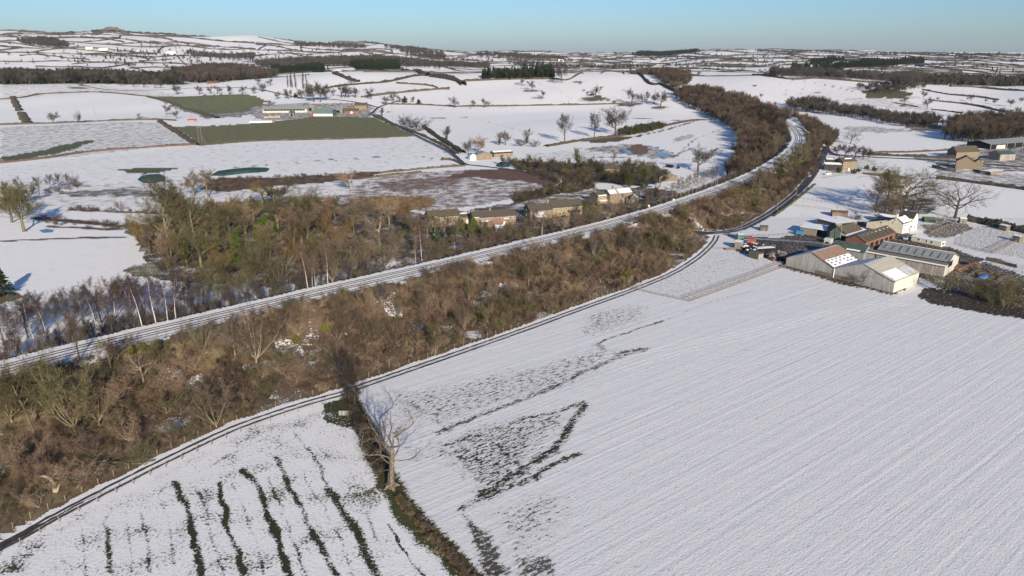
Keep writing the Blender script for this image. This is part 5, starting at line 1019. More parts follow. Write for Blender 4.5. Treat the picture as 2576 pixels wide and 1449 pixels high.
M_snow = MT('roof snow', (.80, .81, .83), var=.04, scale=1.2, rough=.7, bump=.03); M_steel = MT('galvanised steel', (.40, .41, .42), rough=.45, var=.15, metal=.3); M_rubber = MT('tyre rubber', (.018, .018, .018), var=.2); M_skylight = MT('skylight panel', (.09, .10, .10), rough=.4, var=.2)
M_pole = MT('pole wood', (.22, .18, .135), scale=2); M_redp = MT('red paint', (.42, .055, .045), var=.2); M_orangep = MT('faded red container', (.40, .115, .07), var=.2); M_bluep = MT('blue paint', (.06, .20, .36), var=.2); M_tealp = MT('teal container', (.11, .20, .18), var=.2); M_olive = MT('olive paint', (.115, .11, .08), var=.2); M_tarp = MT('green silage sheet', (.02, .095, .078), var=.3, rough=.4, scale=1.5)
M_mossroof = MT('mossy roof', (.10, .085, .055), scale=1.4, detail=6, bump=.03); M_post = MT('fence post', (.26, .21, .15), scale=3); M_rustp = MT('rusty tin', (.18, .10, .07), scale=2)
def flat(p): return np.array([p[0], p[1], 0.0])
def EP(fx, fy, h): return flat(on_plane(fx, fy, h))
def prism(mb, pts, vec):
    n = len(pts); a = [Vector(p) for p in pts]; v = Vector(vec); b = [p + v for p in a]
    return mb.add(a + b, [tuple(range(n))[::-1], tuple(range(n, 2 * n))] + [(i, (i + 1) % n, n + (i + 1) % n, n + i) for i in range(n)])
class Bld:
    """origin at the near left corner P; x along the front to Q, y away from the viewer, z up"""
    def __init__(s, name, P, Q, label, cat='house', group=None, z=None):
        P, Q = np.asarray(P, float), np.asarray(Q, float); s.L = float(np.hypot(*(Q - P)[:2])); rz = math.atan2(Q[1] - P[1], Q[0] - P[0])
        z = zz(P[0], P[1]) if z is None else z
        s.root = empty(name, (P[0], P[1], z), rz); tag(s.root, label, cat, group)
    def part(s, name, mb, m, parent=None): return mb.build(name, m, parent or s.root)
    def walls(s, D, eave, ridge=None, axis='x', m=None, sides='fblr', x0=0, x1=None, y0=0, low=-.4, mats=None, eave2=None):
        x1 = s.L if x1 is None else x1; ridge = eave if ridge is None else ridge; t = .2; s.geo = (x0, x1, y0, y0 + D, eave, ridge, axis); e2 = eave if eave2 is None else eave2; y1 = y0 + D; xm, ym = (x0 + x1) / 2, (y0 + y1) / 2
        gx = [(x0 + t, y0 + t, low), (x0 + t, y1 - t, low), (x0 + t, y1 - t, e2), (x0 + t, ym, ridge), (x0 + t, y0 + t, eave)] if axis == 'x' else [(x0 + t, y0 + t, low), (x0 + t, y1 - t, low), (x0 + t, y1 - t, eave), (x0 + t, y0 + t, eave)]
        gy = [(x0, y0 + t, low), (x1, y0 + t, low), (x1, y0 + t, eave), (xm, y0 + t, ridge), (x0, y0 + t, eave)] if axis == 'y' else [(x0, y0 + t, low), (x1, y0 + t, low), (x1, y0 + t, eave), (x0, y0 + t, eave)]
        mm = mats or {}
        if 'l' in sides: s.part('wall', prism(MB(), gx, (-t, 0, 0)), mm.get('l', m))
        if 'r' in sides: s.part('wall', prism(MB(), [(x1 - t, p[1], p[2]) for p in gx], (t, 0, 0)), mm.get('r', m))
        if 'f' in sides: s.front = s.part('wall', prism(MB(), gy, (0, -t, 0)), mm.get('f', m))
        if 'b' in sides:
            g2 = [(p[0], y1 - t, (e2 if axis == 'x' and p[2] == eave else p[2])) for p in gy]; s.part('wall', prism(MB(), g2, (0, t, 0)), mm.get('b', m))
        return s
    def slopes(s, over=.25):
        x0, x1, y0, y1, e, r, ax = s.geo; o = over
        if ax == 'x':
            ym = (y0 + y1) / 2; k = (r - e) / (ym - y0); return [[(x0 - o, y0 - o, e - o * k), (x1 + o, y0 - o, e - o * k), (x1 + o, ym, r), (x0 - o, ym, r)], [(x1 + o, y1 + o, e - o * k), (x0 - o, y1 + o, e - o * k), (x0 - o, ym, r), (x1 + o, ym, r)]]
        xm = (x0 + x1) / 2; k = (r - e) / (xm - x0); return [[(x0 - o, y1 + o, e - o * k), (x0 - o, y0 - o, e - o * k), (xm, y0 - o, r), (xm, y1 + o, r)], [(x1 + o, y0 - o, e - o * k), (x1 + o, y1 + o, e - o * k), (xm, y1 + o, r), (xm, y0 - o, r)]]
    def roof(s, m, over=.25, t=.14, snow=None, m2=None, snow_m=None):
        s.rs = []
        for i, q in enumerate(s.slopes(over)): s.rs.append(s.part('roof', MB().slab([(a, b, c + .02) for a, b, c in q], t), m2 if (i and m2) else m))
        for i, u0, u1, v0, v1 in (snow or []): s.snow(i, u0, u1, v0, v1, over, t)
        return s
    def patch(s, q, u0, u1, v0, v1, lift, th, m, name, parent=None, ragged=.0, n=10):
        q = [np.array(p, float) for p in q]; f = lambda u, v: (q[0] * (1 - u) + q[1] * u) * (1 - v) + (q[3] * (1 - u) + q[2] * u) * v
        nn = np.cross(q[1] - q[0], q[3] - q[0]); nn /= np.linalg.norm(nn); rg = np.random.default_rng(int(abs(u0 * 977 + v0 * 131 + u1 * 37 + s.L * 7)) % 9999)
        us = np.linspace(u0, u1, n + 1); lo = [f(u, v0 + ragged * rg.random()) + nn * lift for u in us]; hi = [f(u, v1 - ragged * rg.random()) + nn * lift for u in us[::-1]]
        mb = MB(); k = n + 1
        for i in range(n): prism(mb, [lo[i], lo[i + 1], hi[k - 2 - i], hi[k - 1 - i]], nn * th)
        return mb.build(name, m, parent or s.root)
    def snow(s, i, u0, u1, v0, v1, over=.25, t=.14): return s.patch(s.slopes(over)[i], u0, u1, v0, v1, t + .02, .06, M_snow, 'roof_snow', None, .10 * (v1 - v0))
    def win(s, x, z, w=.9, h=1.1, y=0.0, side='f', frame=True, parts=2, m=None):
        mb, pb = MB(), MB(); e = .05; D = s.geo[3]
        def bx(M, a0, a1, c0, c1, d0, d1):
            if side == 'f': M.box(a0, a1, y - d1, y - d0, c0, c1)
            elif side == 'r': M.box(s.geo[1] + d0, s.geo[1] + d1, a0, a1, c0, c1)
            else: M.box(s.geo[0] - d1, s.geo[0] - d0, a0, a1, c0, c1)
        bx(pb, x - w / 2, x + w / 2, z - h / 2, z + h / 2, .004, .02); pane = None
        if frame:
            fw = .09
            bx(mb, x - w / 2 - fw, x - w / 2, z - h / 2 - fw, z + h / 2 + fw, .002, .06); bx(mb, x + w / 2, x + w / 2 + fw, z - h / 2 - fw, z + h / 2 + fw, .002, .06); bx(mb, x - w / 2, x + w / 2, z + h / 2, z + h / 2 + fw, .002, .06); bx(mb, x - w / 2, x + w / 2, z - h / 2 - fw, z - h / 2, .002, .08)
            for k in range(1, parts): xx = x - w / 2 + w * k / parts; bx(mb, xx - .03, xx + .03, z - h / 2, z + h / 2, .002, .05)
            o = s.part('window', mb, M_frame); s.part('pane', pb, m or M_glass, o)
        else: s.part('opening', pb, m or M_dark)
    def door(s, x, w=1.0, h=2.0, m=None, side='f'):
        mb = MB()
        if side == 'f': mb.box(x - w / 2, x + w / 2, -.05, -.004, -.3, h)
        elif side == 'r': mb.box(s.geo[1] + .004, s.geo[1] + .05, x - w / 2, x + w / 2, -.3, h)
        else: mb.box(s.geo[0] - .05, s.geo[0] - .004, x - w / 2, x + w / 2, -.3, h)
        s.part('door', mb, m or M_dark)
    def chimney(s, x, y, z0, z1, w=.9, m=None, pots=2):
        c = s.part('chimney', MB().box(x - w / 2, x + w / 2, y - .35, y + .35, z0, z1), m or M_greystone)
        for k in range(pots): s.part('chimney_pot', MB().bar((x - .2 + .4 * k, y, z1), (x - .2 + .4 * k, y, z1 + .4), .11, 6), M_orange, c)
    def flatroof(s, z0, m, D, snow=True, over=.15, y0=0, tilt=0.0, x0=0, x1=None):
        x1 = s.L if x1 is None else x1; q = [(x0 - over, y0 - over, z0), (x1 + over, y0 - over, z0), (x1 + over, y0 + D + over, z0 + tilt), (x0 - over, y0 + D + over, z0 + tilt)]
        s.part('roof', MB().slab(q, .12), m)
        if snow: s.patch(q, .01, .99, .02, .99, .125, .07, M_snow, 'roof_snow', None, .01)
def perp(P, Q, d):   # a point d metres behind the front line
    u = unit((np.asarray(Q) - np.asarray(P))[:2]); return np.array([-u[1] * d, u[0] * d, 0])

# --- the big double span barn in front of the farm
P, Q = G(1976, 668), G(2246, 737); b = Bld('farm_barn', P, Q, 'large pale double gabled barn with snow patched roofs in front of the farm', 'barn'); L = b.L; D = 17.0
pk = [(0, 2.9), (.245 * L, 7.1), (.475 * L, 3.3), (.735 * L, 7.3), (L, 3.8)]
b.geo = (0, L, 0, D, 3.5, 6.5, 'y'); t = .2
seg_ = [0, .475 * L, L]
for i0, i1, m in ((0, 2, M_concrete), (2, 4, M_concrete)):
    pts = [(pk[i0][0] + (.03 if i0 else 0), 0, -.4), (pk[i1][0], 0, -.4)] + [(x, 0, z) for x, z in pk[i0:i1 + 1]][::-1]
    b.part('wall', prism(MB(), pts, (0, t, 0)), M_clad if False else MT('weathered pale cladding', (.40, .385, .355), col2=(.30, .285, .265), scale=.5, stretch=(2.5, 2.5, .3)))
    b.part('wall', prism(MB(), [(p[0], D - t, p[2]) for p in pts], (0, t, 0)), M_concrete)
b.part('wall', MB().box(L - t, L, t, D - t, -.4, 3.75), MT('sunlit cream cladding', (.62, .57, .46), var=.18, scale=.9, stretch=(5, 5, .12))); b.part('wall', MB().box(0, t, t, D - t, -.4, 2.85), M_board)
for k in range(1, 11): b.part('wall_post', MB().box(L * k / 11 - .06, L * k / 11 + .06, -.05, .0, -.3, 1.6 + (1.0 if k in (5,) else 0)), M_board)
b.part('drain_pipe', MB().bar((.475 * L, -.12, -.3), (.475 * L, -.12, 3.5), .14, 6), M_frame)
b.part('base_board', MB().box(.30 * L, .46 * L, -.09, -.01, -.3, 1.3), M_wood); b.part('base_board', MB().box(.49 * L, .67 * L, -.09, -.01, -.3, 1.35), M_wood)
def bslope(a, c, o=.25):   # roof quad between two profile points; first edge is the eave, counted so the normal points up
    (xa, za), (xc, zc) = a, c
    return [(xa, D + o, za), (xa, -o, za), (xc, -o, zc), (xc, D + o, zc)] if za < zc else [(xa, D + o, za), (xa, -o, za), (xc, -o, zc), (xc, D + o, zc)]
def bq(a, c):
    (xa, za), (xc, zc) = a, c; o = .25; return [(xa, -o, za + .03), (xc, -o, zc + .03), (xc, D + o, zc + .03), (xa, D + o, za + .03)]
qs = [bq(pk[i], pk[i + 1]) for i in range(4)]
for i, m in enumerate((M_tin, MT('dark roof boards', (.13, .09, .07), scale=2), M_tin, M_beige)): b.part('roof', MB().slab(qs[i], .12), m)
b.patch(qs[0], .02, .98, .03, .99, .125, .07, M_snow, 'roof_snow', None, .02)
for k in range(19): v = (k + .5) / 19; b.patch(qs[1], .02, .50, v - .016, v + .016, .125, .10, M_slat, 'roof_slat', None, 0, 1)
rg = np.random.default_rng(5)
b.patch(qs[1], .52, .95, .02, .96, .125, .06, M_snow, 'roof_snow', None, .025, 14)
for r_ in range(3):
    for k in range(6):
        if (r_, k) in ((0, 5), (2, 2)): continue
        u = .56 + r_ * .125 + rg.uniform(-.01, .01); v = .07 + k * .155 + r_ * .03 + rg.uniform(-.015, .015); b.patch(qs[1], u, u + .06, v, v + .075, .186, .012, M_skylight, 'bare_sheet', None, .01, 2)
for k in range(6): b.patch(qs[2], .03, .97, .02 + k * .163, .02 + k * .163 + .135, .125, .05, M_snow, 'roof_snow', None, .02, 6)
b.patch(qs[3], .52, .97, .05, .60, .125, .05, M_snow, 'roof_snow', None, .04, 8); b.patch(qs[3], .56, .95, .62, .97, .125, .04, MT('thin snow', (.55, .56, .57), var=.25, scale=.8), 'roof_snow', None, .03, 8)
b.part('roof', MB().slab([(pk[4][0] - 6.0, -.3, pk[4][1] + 1.72), (pk[4][0] + .35, -.3, pk[4][1] - .02), (pk[4][0] + .35, .2, pk[4][1] - .02), (pk[4][0] - 6.0, .2, pk[4][1] + 1.72)], .1), M_greysheet)
# --- grey green shed behind it
P, Q = EP(2092, 622.5, 4.2), EP(2174, 636, 4.2); b = Bld('cattle_shed', P, Q, 'low grey green shed behind the big pale barn', 'shed'); b.walls(8.5, 4.2, 6.2, 'x', M_greysheet).roof(M_green, snow=[(0, .45, .85, .05, .22)])
# --- long grey shed with dark skylights
P, Q = EP(2180, 634, 3.9), EP(2378, 670, 3.9); b = Bld('long_shed', P, Q, 'long grey shed with a row of dark skylights on its roof', 'shed'); D2 = 17
b.walls(D2, 3.9, 4.6, 'x', M_concrete, sides='fblr', mats={'r': M_clad}); L = b.L
qA = [(-.2, -.4, 3.75), (L + .3, -.4, 3.75), (L + .3, 3.0, 4.45), (-.2, 3.0, 4.45)]; qB = [(2.5, 3.2, 4.75), (L - .2, 3.2, 4.75), (L - .2, 9.3, 6.5), (2.5, 9.3, 6.5)]; qC = [(L + .2, 17.3, 4.0), (2.5, 17.3, 4.0), (2.5, 9.5, 6.5), (L + .2, 9.5, 6.5)]
b.part('roof', MB().slab(qA, .12), M_greystone); b.part('roof', MB().slab(qB, .12), M_greysheet); b.part('roof', MB().slab(qC, .12), M_greysheet); b.part('ridge_vent', MB().box(2.5, L, 9.1, 9.7, 6.45, 6.9), M_board)
b.part('clerestory', MB().box(2.6, L - .3, 3.0, 3.2, 4.3, 4.8), M_dark); b.patch(qA, .0, 1, .02, .30, .125, .06, M_snow, 'roof_snow', None, .03); b.patch(qC, .0, 1, .55, .98, .125, .06, M_snow, 'roof_snow', None, .03); b.part('ridge_snow', MB().box(2.5, L, 9.15, 9.65, 6.905, 6.98), M_snow)
for k in range(9): u = .06 + k * .11; b.patch(qB, u, u + .022, .22, .86, .125, .03, M_skylight, 'skylight', None, 0, 1)
b.part('opening', MB().box(.33 * L, .42 * L, -.03, .01, -.3, 3.6), M_dark); b.part('wall', prism(MB(), [(L - .1, 3, 3.9), (L - .1, 17, 3.9), (L - .1, 9.4, 6.4)], (.15, 0, 0)), M_clad); b.part('opening', MB().box(L + .06, L + .1, 3.5, 8.5, 2.6, 4.6), M_dark); b.part('wall', MB().box(.12 * L, .135 * L, -.06, -.01, -.3, 3.7), M_dark)
# --- white farmhouse
P, Q = G(2269, 588.5), G(2302, 576.5); b = Bld('farmhouse', P, Q, 'white rendered farmhouse with chimneys beside the brick barn', 'house'); L = b.L
b.walls(7.0, 4.4, 6.6, 'x', M_white, mats={'l': M_cream}, x1=L * .62).roof(M_dslate, .15, snow=[(0, .04, .96, .05, .97)]); g1 = b.geo
for x in (.16, .42): b.win(L * x, 3.45, .9, 1.0); b.win(L * x, 1.4, .9, 1.1)
b.door(L * .56, .9, 2.0, M_glass); b.part('porch', MB().box(L * .52, L * .62, -.7, -.02, 2.1, 2.25), M_dslate); b.chimney(.5, 3.5, 5.4, 8.0, 1.3, M_cream)
b.walls(6.0, 5.6, 7.9, 'y', M_white, x0=L * .62, x1=L, y0=-.5).roof(M_dslate, .15); b.win(L * .81, 4.6, .8, 1.1, y=-.5); b.win(L * .81, 1.5, .9, 1.2, y=-.5); b.chimney(L * .85, 4.5, 6.6, 8.6, .8, M_white)
lo = MB(); prism(lo, [(.02, 7.0, -.4), (.02, 15.5, -.4), (.02, 15.5, 2.6), (.02, 7.0, 5.0)], (L * .55, 0, 0)); b.part('extension', lo, M_cream); b.part('extension_roof', MB().slab([(-.1, 15.8, 2.55), (-.1, 6.9, 5.07), (L * .57, 6.9, 5.07), (L * .57, 15.8, 2.55)][::-1], .12), M_dslate)
b.geo = (0, L, 0, 9, 4, 6, 'x'); b.win(9.5, 3.4, .7, .5, side='l', frame=False); b.win(4.5, 4.2, .5, .4, side='l', frame=False)
# --- red brick barn
P, Q = EP(2178, 610, 2.7), EP(2253, 584.5, 2.7); b = Bld('brick_barn', P, Q, 'red brick barn with a brown roof and small rooflights', 'barn'); L = b.L
b.walls(8.2, 2.7, 4.9, 'x', M_brick).roof(M_slate, .2); s0 = b.slopes(.2)[0]
for k in range(7): u = .12 + k * .13; b.patch(s0, u, u + .018, .15, .62, .165, .03, M_dark, 'rooflight', None, 0, 1); b.patch(s0, u + .02, u + .05, .70, .80, .165, .04, M_snow if k > 2 else M_slat, 'rooflight', None, .02, 2)
for k in range(5): b.win(L * (.22 + .16 * k), .95, L * .10, 1.7, frame=False)
b.part('lintel_band', MB().box(.2, L - .2, -.04, -.003, 2.05, 2.3), M_orange)
# --- brown roofed building with the shaded lean-to
P, Q = EP(2128, 588.5, 3.2), EP(2168, 577, 3.2); b = Bld('mill_building', P, Q, 'brown ribbed roof building left of the brick barn', 'barn'); L = b.L
b.walls(8.0, 3.2, 5.4, 'x', M_greystone, mats={'l': MT('pale boarded gable', (.42, .38, .31), var=.35, scale=1.5)}).roof(M_mossroof, .3); s0 = b.slopes(.3)[0]
for k in range(12): u = .04 + k * .083; b.patch(s0, u, u + .012, .02, .98, .165, .05, M_wood, 'roof_rib', None, 0, 1)
b.part('gutter_snow', MB().box(-.2, L + .2, -.75, -.33, 3.02, 3.12), M_snow); b.part('gable_post', MB().box(-.25, .05, -.3, .0, -.3, 3.1), M_cream); b.part('gable_post', MB().box(-.25, .05, 2.6, 2.9, -.3, 3.9), M_cream)
P2, Q2 = EP(2133, 596, 2.2), EP(2186, 580, 2.2); b = Bld('lean_to', P2, Q2, 'snow covered lean-to between brown roof building and brick barn', 'shed'); b.walls(4.2, 2.1, None, 'x', M_dark); b.flatroof(2.12, M_tin, 4.2, True, tilt=.7)
# --- flat snow roofed sheds
for nm, F1, F2, dep, hh, lab, m in [('field_shed', (2057, 550.5), (2103, 562.5), 13, 2.6, 'flat snow roofed shed with grey boarded sides above the yard', M_board), ('open_shed', (2014, 571.5), (2055, 577), 9.5, 2.9, 'snow roofed open fronted shed beside the blue trailer', M_board)]:
    P, Q = EP(*F1, hh), EP(*F2, hh); b = Bld(nm, P, Q, lab, 'shed'); b.walls(dep, hh, None, 'x', m); b.flatroof(hh + .02, M_tin, dep, True, .35); L = b.L
    for k in range(1, 9): b.part('wall_post', MB().box(L * k / 9 - .05, L * k / 9 + .05, -.06, -.003, -.3, hh), M_wood)
    if nm == 'open_shed': b.win(dep * .5, 1.3, dep * .86, 2.4, side='r', frame=False); b.patch([(L, -.3, hh + .1), (L + 4.5, -.3, hh - .1), (L + 4.5, dep, hh - .1), (L, dep, hh + .1)], 0, 1, 0, 1, 0, .12, M_snow, 'canopy', None, .01)
    else: b.win(dep * .55, 1.7, dep * .5, .9, side='r', frame=False)
P, Q = G(2085, 604), G(2114, 606); b = Bld('grain_store', P, Q, 'dark green gabled store in shade behind the yard poles', 'barn'); b.walls(9, 3.6, 5.6, 'y', M_green).roof(M_slate, .2)
P, Q = G(2093, 545), G(2132, 547); b = Bld('timber_hut', P, Q, 'brown timber hut behind the flat snow roofed shed', 'hut'); b.walls(5, 2.2, 2.7, 'x', M_wood).roof(M_rustp, .2, snow=[(1, .1, .9, .1, .9)])
P, Q = G(2206, 557), G(2246, 563); b = Bld('milk_parlour', P, Q, 'low dark building with snowy roof behind the farmhouse', 'shed'); b.walls(6, 2.4, 3.4, 'x', M_board).roof(M_tin, .2, snow=[(0, .02, .98, .05, .9)])
for k in range(3): b.win(b.L * (.12 + .1 * k), 1.3, .7, .7)
# --- static caravan
P, Q = G(2291, 607), G(2366, 623); b = Bld('static_caravan', P, Q, 'long cream static caravan behind the long grey shed', 'caravan'); L = b.L
b.geo = (0, L, 0, 3.2, 2.2, 2.5, 'x'); b.part('body', MB().box(0, L, 0, 3.2, .35, 2.2), MT('cream panels', (.72, .67, .50), var=.05)); b.part('skirt', MB().box(.2, L - .2, .1, 3.1, -.3, .34), M_board); b.part('roof', MB().slab([(-.1, -.1, 2.21), (L + .1, -.1, 2.21), (L + .1, 1.6, 2.45), (-.1, 1.6, 2.45)], .08), M_snow); b.part('roof', MB().slab([(L + .1, 3.3, 2.21), (-.1, 3.3, 2.21), (-.1, 1.62, 2.45), (L + .1, 1.62, 2.45)], .08), M_snow)
for x, w in ((.26, .75), (.52, .6), (.69, .85)): b.win(L * x, 1.45, w, .8, frame=True, parts=1)
b.part('trim', MB().box(0, L, -.03, -.004, .8, .9), M_frame); b.win(1.6, 1.4, 1.8, .9, side='r')
# --- field hut, nissen hut, hen huts
for nm, F1, F2, dep, hh, lab, m, rm in [('hen_hut', (2414, 562), (2431, 563), 2.6, 2.1, 'grey hen hut at the end of the garden fence', M_board, M_tin), ('hen_hut', (2512, 578), (2530, 582), 2.6, 2.2, 'wooden hut against the thick dark hedge', M_wood, M_tin), ('hen_hut', (2545, 606), (2563, 610), 2.6, 2.3, 'wooden hut by the double rail fence at the right edge', M_wood, M_tin), ('field_hut', (1912, 581), (1931, 582), 3.0, 1.9, 'small olive hut beside the lane opposite the bridge', M_olive, M_olive)]:
    b = Bld(nm, G(*F1), G(*F2), lab, 'hut', z=0); b.walls(dep, hh, hh + .35, 'x', m).roof(rm, .15, snow=[(0, .05, .95, .08, .95), (1, .05, .95, .05, .95)] if nm == 'hen_hut' else None); b.door(b.L * .5, .7, 1.5, M_wood)
b = Bld('nissen_hut', G(2326, 559), G(2354, 560), 'green roofed hut in the garden behind the farmhouse', 'hut', z=0); arc = [(math.cos(a) * 2.2 + 2.2, math.sin(a) * 2.2) for a in np.linspace(0, math.pi, 11)]; b.part('shell', prism(MB(), [(0, y, z) for y, z in arc], (b.L, 0, 0)), MT('green corrugated', (.10, .15, .085), var=.2)); b.geo = (0, b.L, 0, 4.4, 2, 2, 'x'); b.win(2.2, .9, 1.2, 1.6, side='l', frame=False)
# --- yard clutter by the lane junction
def container(F1, F2, dep, h, m, lab, nm='container', cat='container', snow=True, ribs=8):
    b = Bld(nm, G(*F1), G(*F2), lab, cat, z=.02); L = b.L; b.geo = (0, L, 0, dep, h, h, 'x'); b.part('body', MB().box(0, L, 0, dep, .1, h), m)
    for k in range(ribs): b.part('rib', MB().box(L * (k + .3) / ribs, L * (k + .6) / ribs, -.05, -.002, .2, h - .1), m)
    b.part('door', MB().box(L + .003, L + .05, .1, dep - .1, .2, h - .1), m)
    if snow: b.patch([(0, 0, h), (L, 0, h), (L, dep, h), (0, dep, h)], .02, .98, .02, .98, .003, .1, M_snow, 'snow_cap', None, .03)
    return b
container((1855, 605), (1870, 605.5), 3.0, 2.5, M_tealp, 'teal container with a snow cap beside the lane junction'); container((1847, 626), (1866, 628), 3.2, 3.0, M_board, 'tall grey boarded box with a snow cap among the scrap', 'scrap_shed', 'shed')
container((1879, 614), (1899, 616), 2.4, 2.2, M_orangep, 'faded red container beside the tyre heap', snow=False); b = container((1882, 647), (1906, 653.5), 3.4, 2.3, M_olive, 'olive livestock box at the paddock edge', 'livestock_box', 'trailer', False)
for k in range(4): b.part('rail', MB().box(b.L + .05, b.L + .1, .3, 3.1, .4 + k * .42, .52 + k * .42), M_frame)
b = container((2002, 592), (2021, 593.5), 2.6, 1.9, M_bluep, 'blue farm trailer in front of the open fronted shed', 'farm_trailer', 'trailer', False, 5)
for x in (.3, .55): b.part('wheel', MB().bar((b.L * x, -.12, .3), (b.L * x, .12, .3), .42, 10), M_rubber)
b = container((2072, 611), (2090, 614), 2.4, 2.0, MT('dirty white panels', (.55, .53, .49), var=.25, scale=1.5), 'dirty white ribbed trailer standing in the yard', 'stock_trailer', 'trailer', False, 7)
for x in (.35, .6): b.part('wheel', MB().bar((b.L * x, -.12, .3), (b.L * x, .12, .3), .42, 10), M_rubber)
b = Bld('flatbed_trailer', G(1905, 632), G(1950, 629), 'snow topped flatbed trailer beside the drive', 'trailer', z=0); b.part('deck', MB().box(0, b.L, 0, 2.5, .85, 1.0), M_wood); b.patch([(0, 0, 1.0), (b.L, 0, 1.0), (b.L, 2.5, 1.0), (0, 2.5, 1.0)], .01, .99, .02, .98, .003, .09, M_snow, 'snow_cap', None, .03)
for x in (.25, .6, .75): b.part('wheel', MB().bar((b.L * x, .1, .42), (b.L * x, .4, .42), .42, 10), M_rubber)
b.part('headboard', MB().box(b.L - .1, b.L, .1, 2.4, 1.1, 2.0), M_steel)
def torus(R0, r, n=12, k=6):
    v = [((R0 + r * math.cos(2 * math.pi * j / k)) * math.cos(2 * math.pi * i / n), (R0 + r * math.cos(2 * math.pi * j / k)) * math.sin(2 * math.pi * i / n), r * math.sin(2 * math.pi * j / k)) for i in range(n) for j in range(k)]
    return v, [(i * k + j, ((i + 1) % n) * k + j, ((i + 1) % n) * k + (j + 1) % k, i * k + (j + 1) % k) for i in range(n) for j in range(k)]
TYRE = mesh_from('tyre', *torus(.42, .17), M_rubber, True); rg = np.random.default_rng(44); sd = mesh_from('snow_disc', [(.5 * math.cos(a), .5 * math.sin(a), z) for z in (.16, .24) for a in np.linspace(0, 6.28, 9)[:-1]], [tuple(range(8))[::-1], tuple(range(8, 16))] + [(i, (i + 1) % 8, 8 + (i + 1) % 8, 8 + i) for i in range(8)], M_snow)
for k in range(46):
    c = G(1868 + rg.random() * 34, 618 + rg.random() * 18); o = link('tyre', TYRE, None, (c[0], c[1], .17 + .32 * int(rg.random() * 4))); o.rotation_euler = (rg.normal(0, .25), rg.normal(0, .25), rg.random() * 6); o.scale = (1.25,) * 3
    tag(o, 'black tyre in the heap between containers and livestock box', 'tyre', 'heap of old tyres')
    if rg.random() < .3: link('snow_cap', sd, o)
rg = np.random.default_rng(45)
for k in range(16):
    c = G(1920 + rg.random() * 60, 637 + rg.random() * 20); mb = MB(); sx, sy, sz = rg.uniform(.6, 2.2), rg.uniform(.5, 1.4), rg.uniform(.4, 1.3); mb.box(-sx, sx, -sy, sy, 0, sz); mb.box(-sx * .6, sx * .3, -sy * 1.2, sy * .4, sz, sz * 1.35)
    o = link('scrap_crate', mesh_from('scrap_crate', mb.v, mb.f, [M_rubber, M_board, M_rustp, M_bluep][k % 4] if k % 4 != 3 else M_steel), None, (c[0], c[1], .02)); o.rotation_euler[2] = rg.random() * 3; tag(o, 'dark scrap machinery piece in the shade left of the big barn', 'scrap', 'scrap beside the big barn')
def log_pile(F_, n, lab, lx=2.2):
    r0 = empty('log_pile', G(*F_)); rg = np.random.default_rng(int(F_[0]))
    for k in range(n): x, y, z = rg.uniform(-.5, .5), rg.uniform(-1, 1), .1 + .2 * (k % 4); MB().bar((x - lx / 2, y, z), (x + lx / 2, y + rg.normal(0, .25), z + rg.normal(0, .06)), .12, 6).build('log', M_wood, r0)
    tag(r0, lab, 'log pile')
log_pile((1836, 628), 22, 'pile of snow dusted planks left of the grey boarded box', 3.5)
# --- lane house, upper farm
P, Q = G(2118, 430), G(2152, 428); b = Bld('lane_house', P, Q, 'stone house with two chimneys beside the lane at the railway curve', 'house'); L = b.L
b.walls(8, 6.0, 8.2, 'x', M_stone, mats={'l': M_greystone}).roof(M_slate, .2, snow=[(0, .3, .8, .55, .8)])
for x in (.22, .80): b.win(L * x, 4.7, 1.0, 1.3); b.win(L * x, 1.6, 1.1, 1.3)
b.door(L * .5, .9, 1.8, M_frame); b.chimney(.4, 4, 7.6, 9.8, .9); b.chimney(L - .4, 4, 7.6, 9.8, .9)
P, Q = G(2072, 428), G(2116, 430); b = Bld('house_annexe', P, Q, 'dark annexe with snowy roofs left of the lane house', 'house'); b.walls(6, 3.8, 4.9, 'x', M_dslate).roof(M_dslate, .2, snow=[(0, .02, .98, .02, .97)]); b.walls(5, 6.2, 7.0, 'x', M_dslate, y0=6.3, x0=.1 * b.L, x1=.95 * b.L).roof(M_dslate, .2, snow=[(0, .05, .75, .03, .97)])
P, Q = G(2403, 424), G(2448, 427); b = Bld('stone_barn', P, Q, 'tan stone barn with a broad gable at the upper farm', 'barn'); L = b.L; b.walls(9, 5.0, 8.4, 'y', M_stone).roof(M_slate, .2); b.walls(7.5, 4.8, 7.2, 'y', M_stone, x0=L + .02, x1=L + 5.0, y0=.6).roof(M_dslate, .2, snow=[(1, .1, .8, .05, .5)]); b.win(L + 2.5, 1.2, .8, 1.0, y=.6)
P, Q = G(2404, 398), G(2462, 396); b = Bld('old_house', P, Q, 'brown roofed house behind the tan stone barn', 'house'); b.walls(9, 4.4, 8.2, 'x', M_stone).roof(M_slate, .2); b.win(b.L * .85, 3, .8, .9); b.chimney(b.L * .5, 4.5, 7.8, 9.6)
P, Q = G(2514, 404), G(2552, 403); b = Bld('grey_shed', P, Q, 'grey sheeted shed at the right edge of the upper farm', 'shed'); b.walls(11, 4.4, 6.2, 'x', M_concrete).roof(M_green, .2)
P, Q = G(2490, 376), G(2610, 366); b = Bld('dutch_barn', P, Q, 'big dark open barn at the right edge above the upper farm', 'barn'); b.walls(20, 4.0, 6.2, 'x', M_dark).roof(M_greysheet, .5)
for k in range(6): b.part('post', MB().box(b.L * k / 6, b.L * k / 6 + .4, -.3, -.02, -.3, 3.9), M_steel)
b.part('wall', MB().box(b.L * .12, b.L * .3, -.35, -.04, 0, 3), M_clad)
b = Bld('walled_shed', G(2489, 440), G(2522, 436), 'low stone shed with a snow roof below the upper farm', 'shed'); b.walls(6, 2.0, None, 'x', M_stone); b.flatroof(2.02, M_tin, 6, True)
